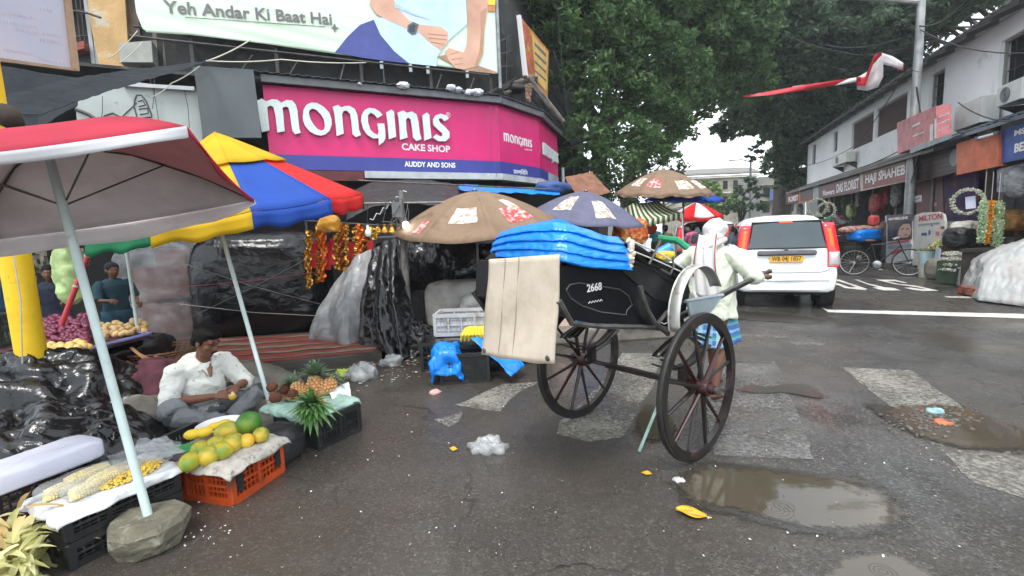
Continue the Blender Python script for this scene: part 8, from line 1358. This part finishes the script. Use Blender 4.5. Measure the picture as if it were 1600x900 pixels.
SPt = lambda y: P(1436, y, spb.y); cable('cable running from the street pole along the right building front', [SPt(45), RP.off(.6).hit(1640, 80)], .014); cable('cable sweeping down left of the pole over the brown shutters', [SPt(75), RP.off(.3).hit(1340, 225), RP.off(.3).hit(1262, 258)], .016, sag=.15); cable('thick cable crossing the tree from the street pole to the middle tree', [SPt(50), P(1290, 70, 20), P(1200, 85, 24)], .02); cable('second cable crossing the tree just below the thick one', [SPt(60), P(1320, 82, 19), P(1160, 20, 22)], .014); cable('uppermost cable from the pole to the top of the picture', [SPt(40), P(1530, -20, 10)], .02); cable('thin cable from the big tree up to the billboard corner', [P(865, 80, 14), P(925, 270, 15.5), P(965, 300, 15)], .012, sag=.05); cable('thin vertical cable left of the broad tree', [P(868, -20, 14), P(880, 120, 14), P(900, 300, 14)], .008, sag=0); cable('sagging cable in front of the faded box sign', [RP.off(1.1).hit(1497, 160), RP.off(1.1).hit(1580, 190)], .014, sag=.1); cable('cable rising from the awning corner to the street pole', [RP.off(1.0).hit(1425, 225), RP.off(.8).hit(1345, 262)], .02, sag=.05); cable('cable crossing the dark tree at the left of the pole', [P(1395, 105, 19), P(1250, 90, 24), P(1180, 70, 26)], .012, sag=.3)
cable('thin string tying the barrier tape to the street pole', [P(1410, 104, 12.3), SPt(112)], .008, sag=.02); tp_ = thing('barrier_tape', 'torn red and white barrier tape strung over the street', 'tape', P(1290, 130, 13)); TR = clothmat('red_tape_film', (.6, .04, .06), tr=.35, r=.35); TW = clothmat('white_tape_film', (.75, .72, .72), tr=.35, r=.35)
def ribbon(nm, pts, m, Y=13, par=None): mb = MB(); k = len(pts); mb.grid(lambda i, j: (lambda q, s: P(pts[s][0]+(pts[min(s+1, k-1)][0]-pts[s][0])*(q-s), (pts[s][1]+(pts[min(s+1, k-1)][1]-pts[s][1])*(q-s))*(1-j)+(pts[s][2]+(pts[min(s+1, k-1)][2]-pts[s][2])*(q-s))*j, Y-.6*i+.05*math.sin(q*2+j*2)))(i*(k-1), min(int(i*(k-1)), k-1)), 30, 4); return obj(nm, mb, m, tp_, smooth='all', solid=.002)
ribbon('red_strip', [(1160, 150, 152), (1200, 143, 149), (1260, 132, 141), (1345, 120, 127)], TR); ribbon('white_strip', [(1238, 135, 143), (1290, 128, 136), (1338, 121, 128)], TW, 12.96); ribbon('twisted_white', [(1339, 121, 140), (1355, 112, 142), (1372, 92, 136), (1380, 84, 120)], TW, 12.9); ribbon('twisted_red', [(1338, 122, 134), (1352, 120, 134), (1366, 86, 96), (1378, 81, 86)], TR, 12.85); ribbon('flying_end', [(1376, 82, 100), (1395, 88, 104), (1411, 98, 110)], TW, 12.88); ribbon('flying_red_end', [(1396, 102, 105), (1405, 101, 110), (1412, 98, 111)], TR, 12.84)
# black awning sheet over the left stalls, hoarding top left
BKA = mat('black_awning_sheet', (.014, .017, .022), r=.7, var=.25, vs=2, spec=.2)
curtain('black_awning', 'long black plastic awning slung between the yellow pillar and the slate grey board', 'awning', [P(0, 150, 4.2), P(110, 122, 5.5), P(210, 108, 7), P(322, 95, 8.6)], [P(0, 180, 3.9), P(60, 178, 4.2), P(150, 150, 5.2), P(240, 120, 6.8), P(322, 99, 8.5)], BKA, 1.5, .03, 31, wr=.03)
curtain('dark_tarpaulin', 'dark tarpaulin sagging behind the long black awning at the left edge', 'tarpaulin', [P(-10, 100, 6.5), P(60, 112, 6.8), P(130, 122, 7.2)], [P(-10, 200, 5.5), P(60, 200, 5.8), P(120, 165, 6.2)], BKA, 1, .03, 33, wr=.03)
hp2 = Plane(P(0, 50, 5.6), P(118, 60, 6.4)-P(0, 50, 5.6)); t = thing('faded_hoarding', 'faded lavender printed hoarding in a wooden frame at the top left corner', 'hoarding', hp2.hit(60, 100)); q = hp2
obj('printed_sheet', panel_px([(-40, -60), (92, -60), (110, 107), (-40, 85)], hp2, .01), mat('faded_lavender_print', (.42, .42, .5), r=.6, var=.08, vs=1.2, c2=(.5, .4, .42), cs=1.5, ct=.6, cw=.3), t, smooth=False); obj('wooden_frame', panel_px([(91, -60), (99, -60), (119, 112), (110, 108)], hp2, .06), mat('pale_brown_timber', (.33, .22, .14), r=.7, var=.2, vs=6), t, smooth=False); obj('lower_frame', panel_px([(-40, 86), (110, 107), (119, 112), (-40, 92)], hp2, .05, .002), MATS['pale_brown_timber'], t, smooth=False)
FPL = mat('faded_print_letters', (.46, .4, .47), r=.6); mb = MB(); rnd = random.Random(4)
for (x0, y0, x1, y1, h) in ((2, 18, 52, 26, 5), (0, 30, 58, 40, 6), (20, 42, 60, 50, 6), (62, 12, 84, 16, 5), (66, 50, 100, 56, 5), (62, 60, 98, 66, 6), (5, 76, 52, 83, 4), (60, 89, 104, 97, 5)):
    n_ = int((x1-x0)/5)
    for i in range(n_): x = x0+(x1-x0)*i/n_; y = y0+(y1-y0)*i/n_; e = rnd.uniform(2, 3.6); panel_px([(x, y), (x+e, y+.6), (x+e, y+.6+h*rnd.uniform(.6, 1)), (x, y+h*rnd.uniform(.6, 1))], hp2, .002, .011, mb=mb)
o = obj('illegible_print', mb, FPL, t, smooth=False); o['kind'] = 'stuff'

# goods standing in the open bays of the terrace
for (x, y, k_, sz, c1_, c2_, lb, ct_) in ((1370, 318, .3, (.9, .3, .7), (.3, .03, .03), (.12, .02, .02), 'dark red cloth screen hanging under the HAJI SHAHEB sign', 'screen'), (1400, 300, .2, (.5, .2, 1.0), (.25, .27, .26), (.1, .1, .1), 'pale grey curtain hanging left of the street pole under the sign', 'curtain'), (1330, 330, .1, (.5, .3, .6), (.2, .3, .12), (.5, .45, .2), 'bundle of green and yellow flowers under the DAS FLORIST sign', 'flowers'), (1310, 345, .3, (.6, .4, .5), (.4, .1, .12), (.5, .4, .35), 'pink and cream flower heap in the florist bay', 'flowers'), (1365, 350, .2, (.3, .3, .4), (.1, .3, .12), (.3, .5, .25), 'green leafy bunch in the second florist bay', 'flowers'), (1250, 330, .1, (.9, .3, .9), (.16, .15, .14), (.05, .05, .05), 'grey roller shutter at the far end of the terrace', 'shutter'), (1470, 360, .4, (.5, .4, .4), (.3, .32, .3), (.5, .5, .45), 'grey white bundle behind the MILTON board', 'bundle'), (1575, 345, .1, (.9, .4, .5), (.3, .12, .03), (.12, .18, .05), 'orange and green goods on the shelf behind the garlands', 'goods')):
    bundle('goods_bundle', lb, ct_, RP.off(k_).hit(x, y), sz, 1.2, mat('goods_%d_%d' % (x, y), c1_, r=.7, var=.6, vs=9, c2=c2_, cs=7, ct=.55), .05, 5, int(x) % 90, .6)
for k, (x, c) in enumerate(((1296, (.45, .4, .3)), (1318, (.1, .2, .1)), (1340, (.4, .35, .32)), (1384, (.35, .05, .05)))):
    a, b_ = RP.off(.5).hit(x, 308-k*6), RP.off(.5).hit(x-1, 330-k*4); t = thing('hanging_strand', ['cream strand of flowers hanging leftmost under the florist signs', 'green strand hanging second from the left under the florist signs', 'pale strand hanging at the joint of the two florist signs', 'red strand hanging under the HAJI SHAHEB sign'][k], 'garland', b_); petals('blossom', [a.lerp(b_, i/8) for i in range(9)], .07, 40, .03, leafmat('strand_%d' % k, c, tuple(min(1, v*1.7) for v in c), .2), t)

# ropes, wires and rubbish round the billboard and sign
ROPE = mat('pale_nylon_rope', (.5, .48, .4), r=.7); BF = BB.off(.35); FF = FP.off(.45)
def rope(label, pts, pl, r_=.012, m=ROPE, sag=.03):
    q = []; p3 = [pl.hit(*p) for p in pts]
    for a, b_ in zip(p3, p3[1:]):
        for i in range(6): t_ = i/6; q.append(a.lerp(b_, t_)-V((0, 0, sag*4*t_*(1-t_))))
    q.append(p3[-1]); mb = MB(); mb.tube(q, r_, 5); return tag(obj('rope', mb, m, smooth='all'), label, 'rope', 'ropes and wires at the billboard')
rope('pale rope running level from the slate board to the billboard clamps', [(322, 95), (440, 93), (572, 98)], FF); rope('pale rope slanting up from the slate board to the billboard', [(322, 96), (392, 62)], FF); rope('rope crossing down left over the white scribbled panel', [(318, 98), (268, 130), (236, 152)], FF, .009); rope('thin rope fan left of the billboard bottom corner', [(170, 92), (215, 48)], BF, .008); rope('second thin rope at the billboard bottom left corner', [(185, 100), (222, 66)], BF, .008)
for k, (x0, y0, x1, y1) in enumerate(((766, 165, 767, 275), (775, 168, 776, 276), (233, 118, 249, 195), (241, 120, 238, 170), (288, 140, 296, 200), (160, 150, 156, 200))): rope(['left wire hanging in front of the magenta sign corner', 'right wire hanging in front of the magenta sign corner', 'wire hanging over the scribble on the white panel', 'short wire beside the scribble', 'thin wire at the right end of the white panel', 'thin wire at the left end of the white panel'][k], [(x0, y0), ((x0+x1)/2+2, (y0+y1)/2), (x1, y1)], FP.off(.32), .005, FR if k > 1 else GRM, 0)
rnd = random.Random(31)
for k, (x, y, s_) in enumerate(((629, 134, .12), (706, 138, .12), (716, 141, .1), (732, 145, .11), (746, 145, .13), (562, 131, .05))):
    p = FP.off(.22).hit(x, y); o = crumple('plastic_scrap', ['long white scrap', 'crumpled white scrap', 'small white scrap', 'flat white scrap', 'rightmost white scrap', 'leftmost tiny scrap'][k]+' caught on the roof edge above the magenta sign', 'litter', V((p.x, p.y, 0)), s_, mat('white_roof_scrap', (.6, .62, .62), r=.5), k+3, .35); o.location.z = p.z
cb = thing('roof_clutter', 'heap of old beams and rags on the roof corner right of the billboard', 'junk', P(800, 135, 13)); OWD = mat('old_grey_timber', (.16, .14, .12), r=.85, var=.4, vs=7)
for a, b_, r_ in (((782, 138), (832, 120), .07), ((786, 146), (828, 132), .05), ((826, 120), (880, 190), .06), ((832, 135), (872, 185), .04), ((838, 118), (836, 150), .05)): mb = MB(); mb.tube([P(*a, 13.0), P(*b_, 13.6)], r_, 6); obj('beam', mb, OWD, cb)
mb = MB(); mb.ball(P(806, 138, 13.3), (.35, .2, .12), 12, 8); o = obj('rag', mb, BPL2, cb, smooth='all'); wrinkle(o, .08, 5, 3)
o = sheet('torn_rag', [P(820, 132, 13.0), P(832, 130, 13.0), P(829, 160, 13.1), P(822, 158, 13.1)], mat('brown_rag', (.25, .15, .1), r=.9), 'brown torn rag hanging from the roof corner beams', 'rag', amp=.04, s=9)
for k, x in enumerate((400, 470, 540, 600, 690, 740)):
    p = BB.hit(x, 100); mb = MB(); mb.tube([V((p.x, p.y-.1, 5.35)), V((p.x+rnd.uniform(-.2, .2), p.y-.4, 4.85))], .016, 5); obj('stay', mb, FR, bb)

# haze volume, added to veil the far trees like lens glare
hz = MB(); hz.box((0, 230, 9.0), (604, 544, 20)); hm = bpy.data.materials.new('haze_air'); hm.use_nodes = True; hn = hm.node_tree; hn.nodes.remove(hn.nodes['Principled BSDF'])
pv_ = hn.nodes.new('ShaderNodeVolumePrincipled'); pv_.inputs['Color'].default_value = (.86, .92, .96, 1); pv_.inputs['Density'].default_value = .0011; hn.links.new(pv_.outputs[0], hn.nodes['Material Output'].inputs['Volume'])
ho = obj('haze', hz, hm, smooth=False); ho['kind'] = 'stuff'
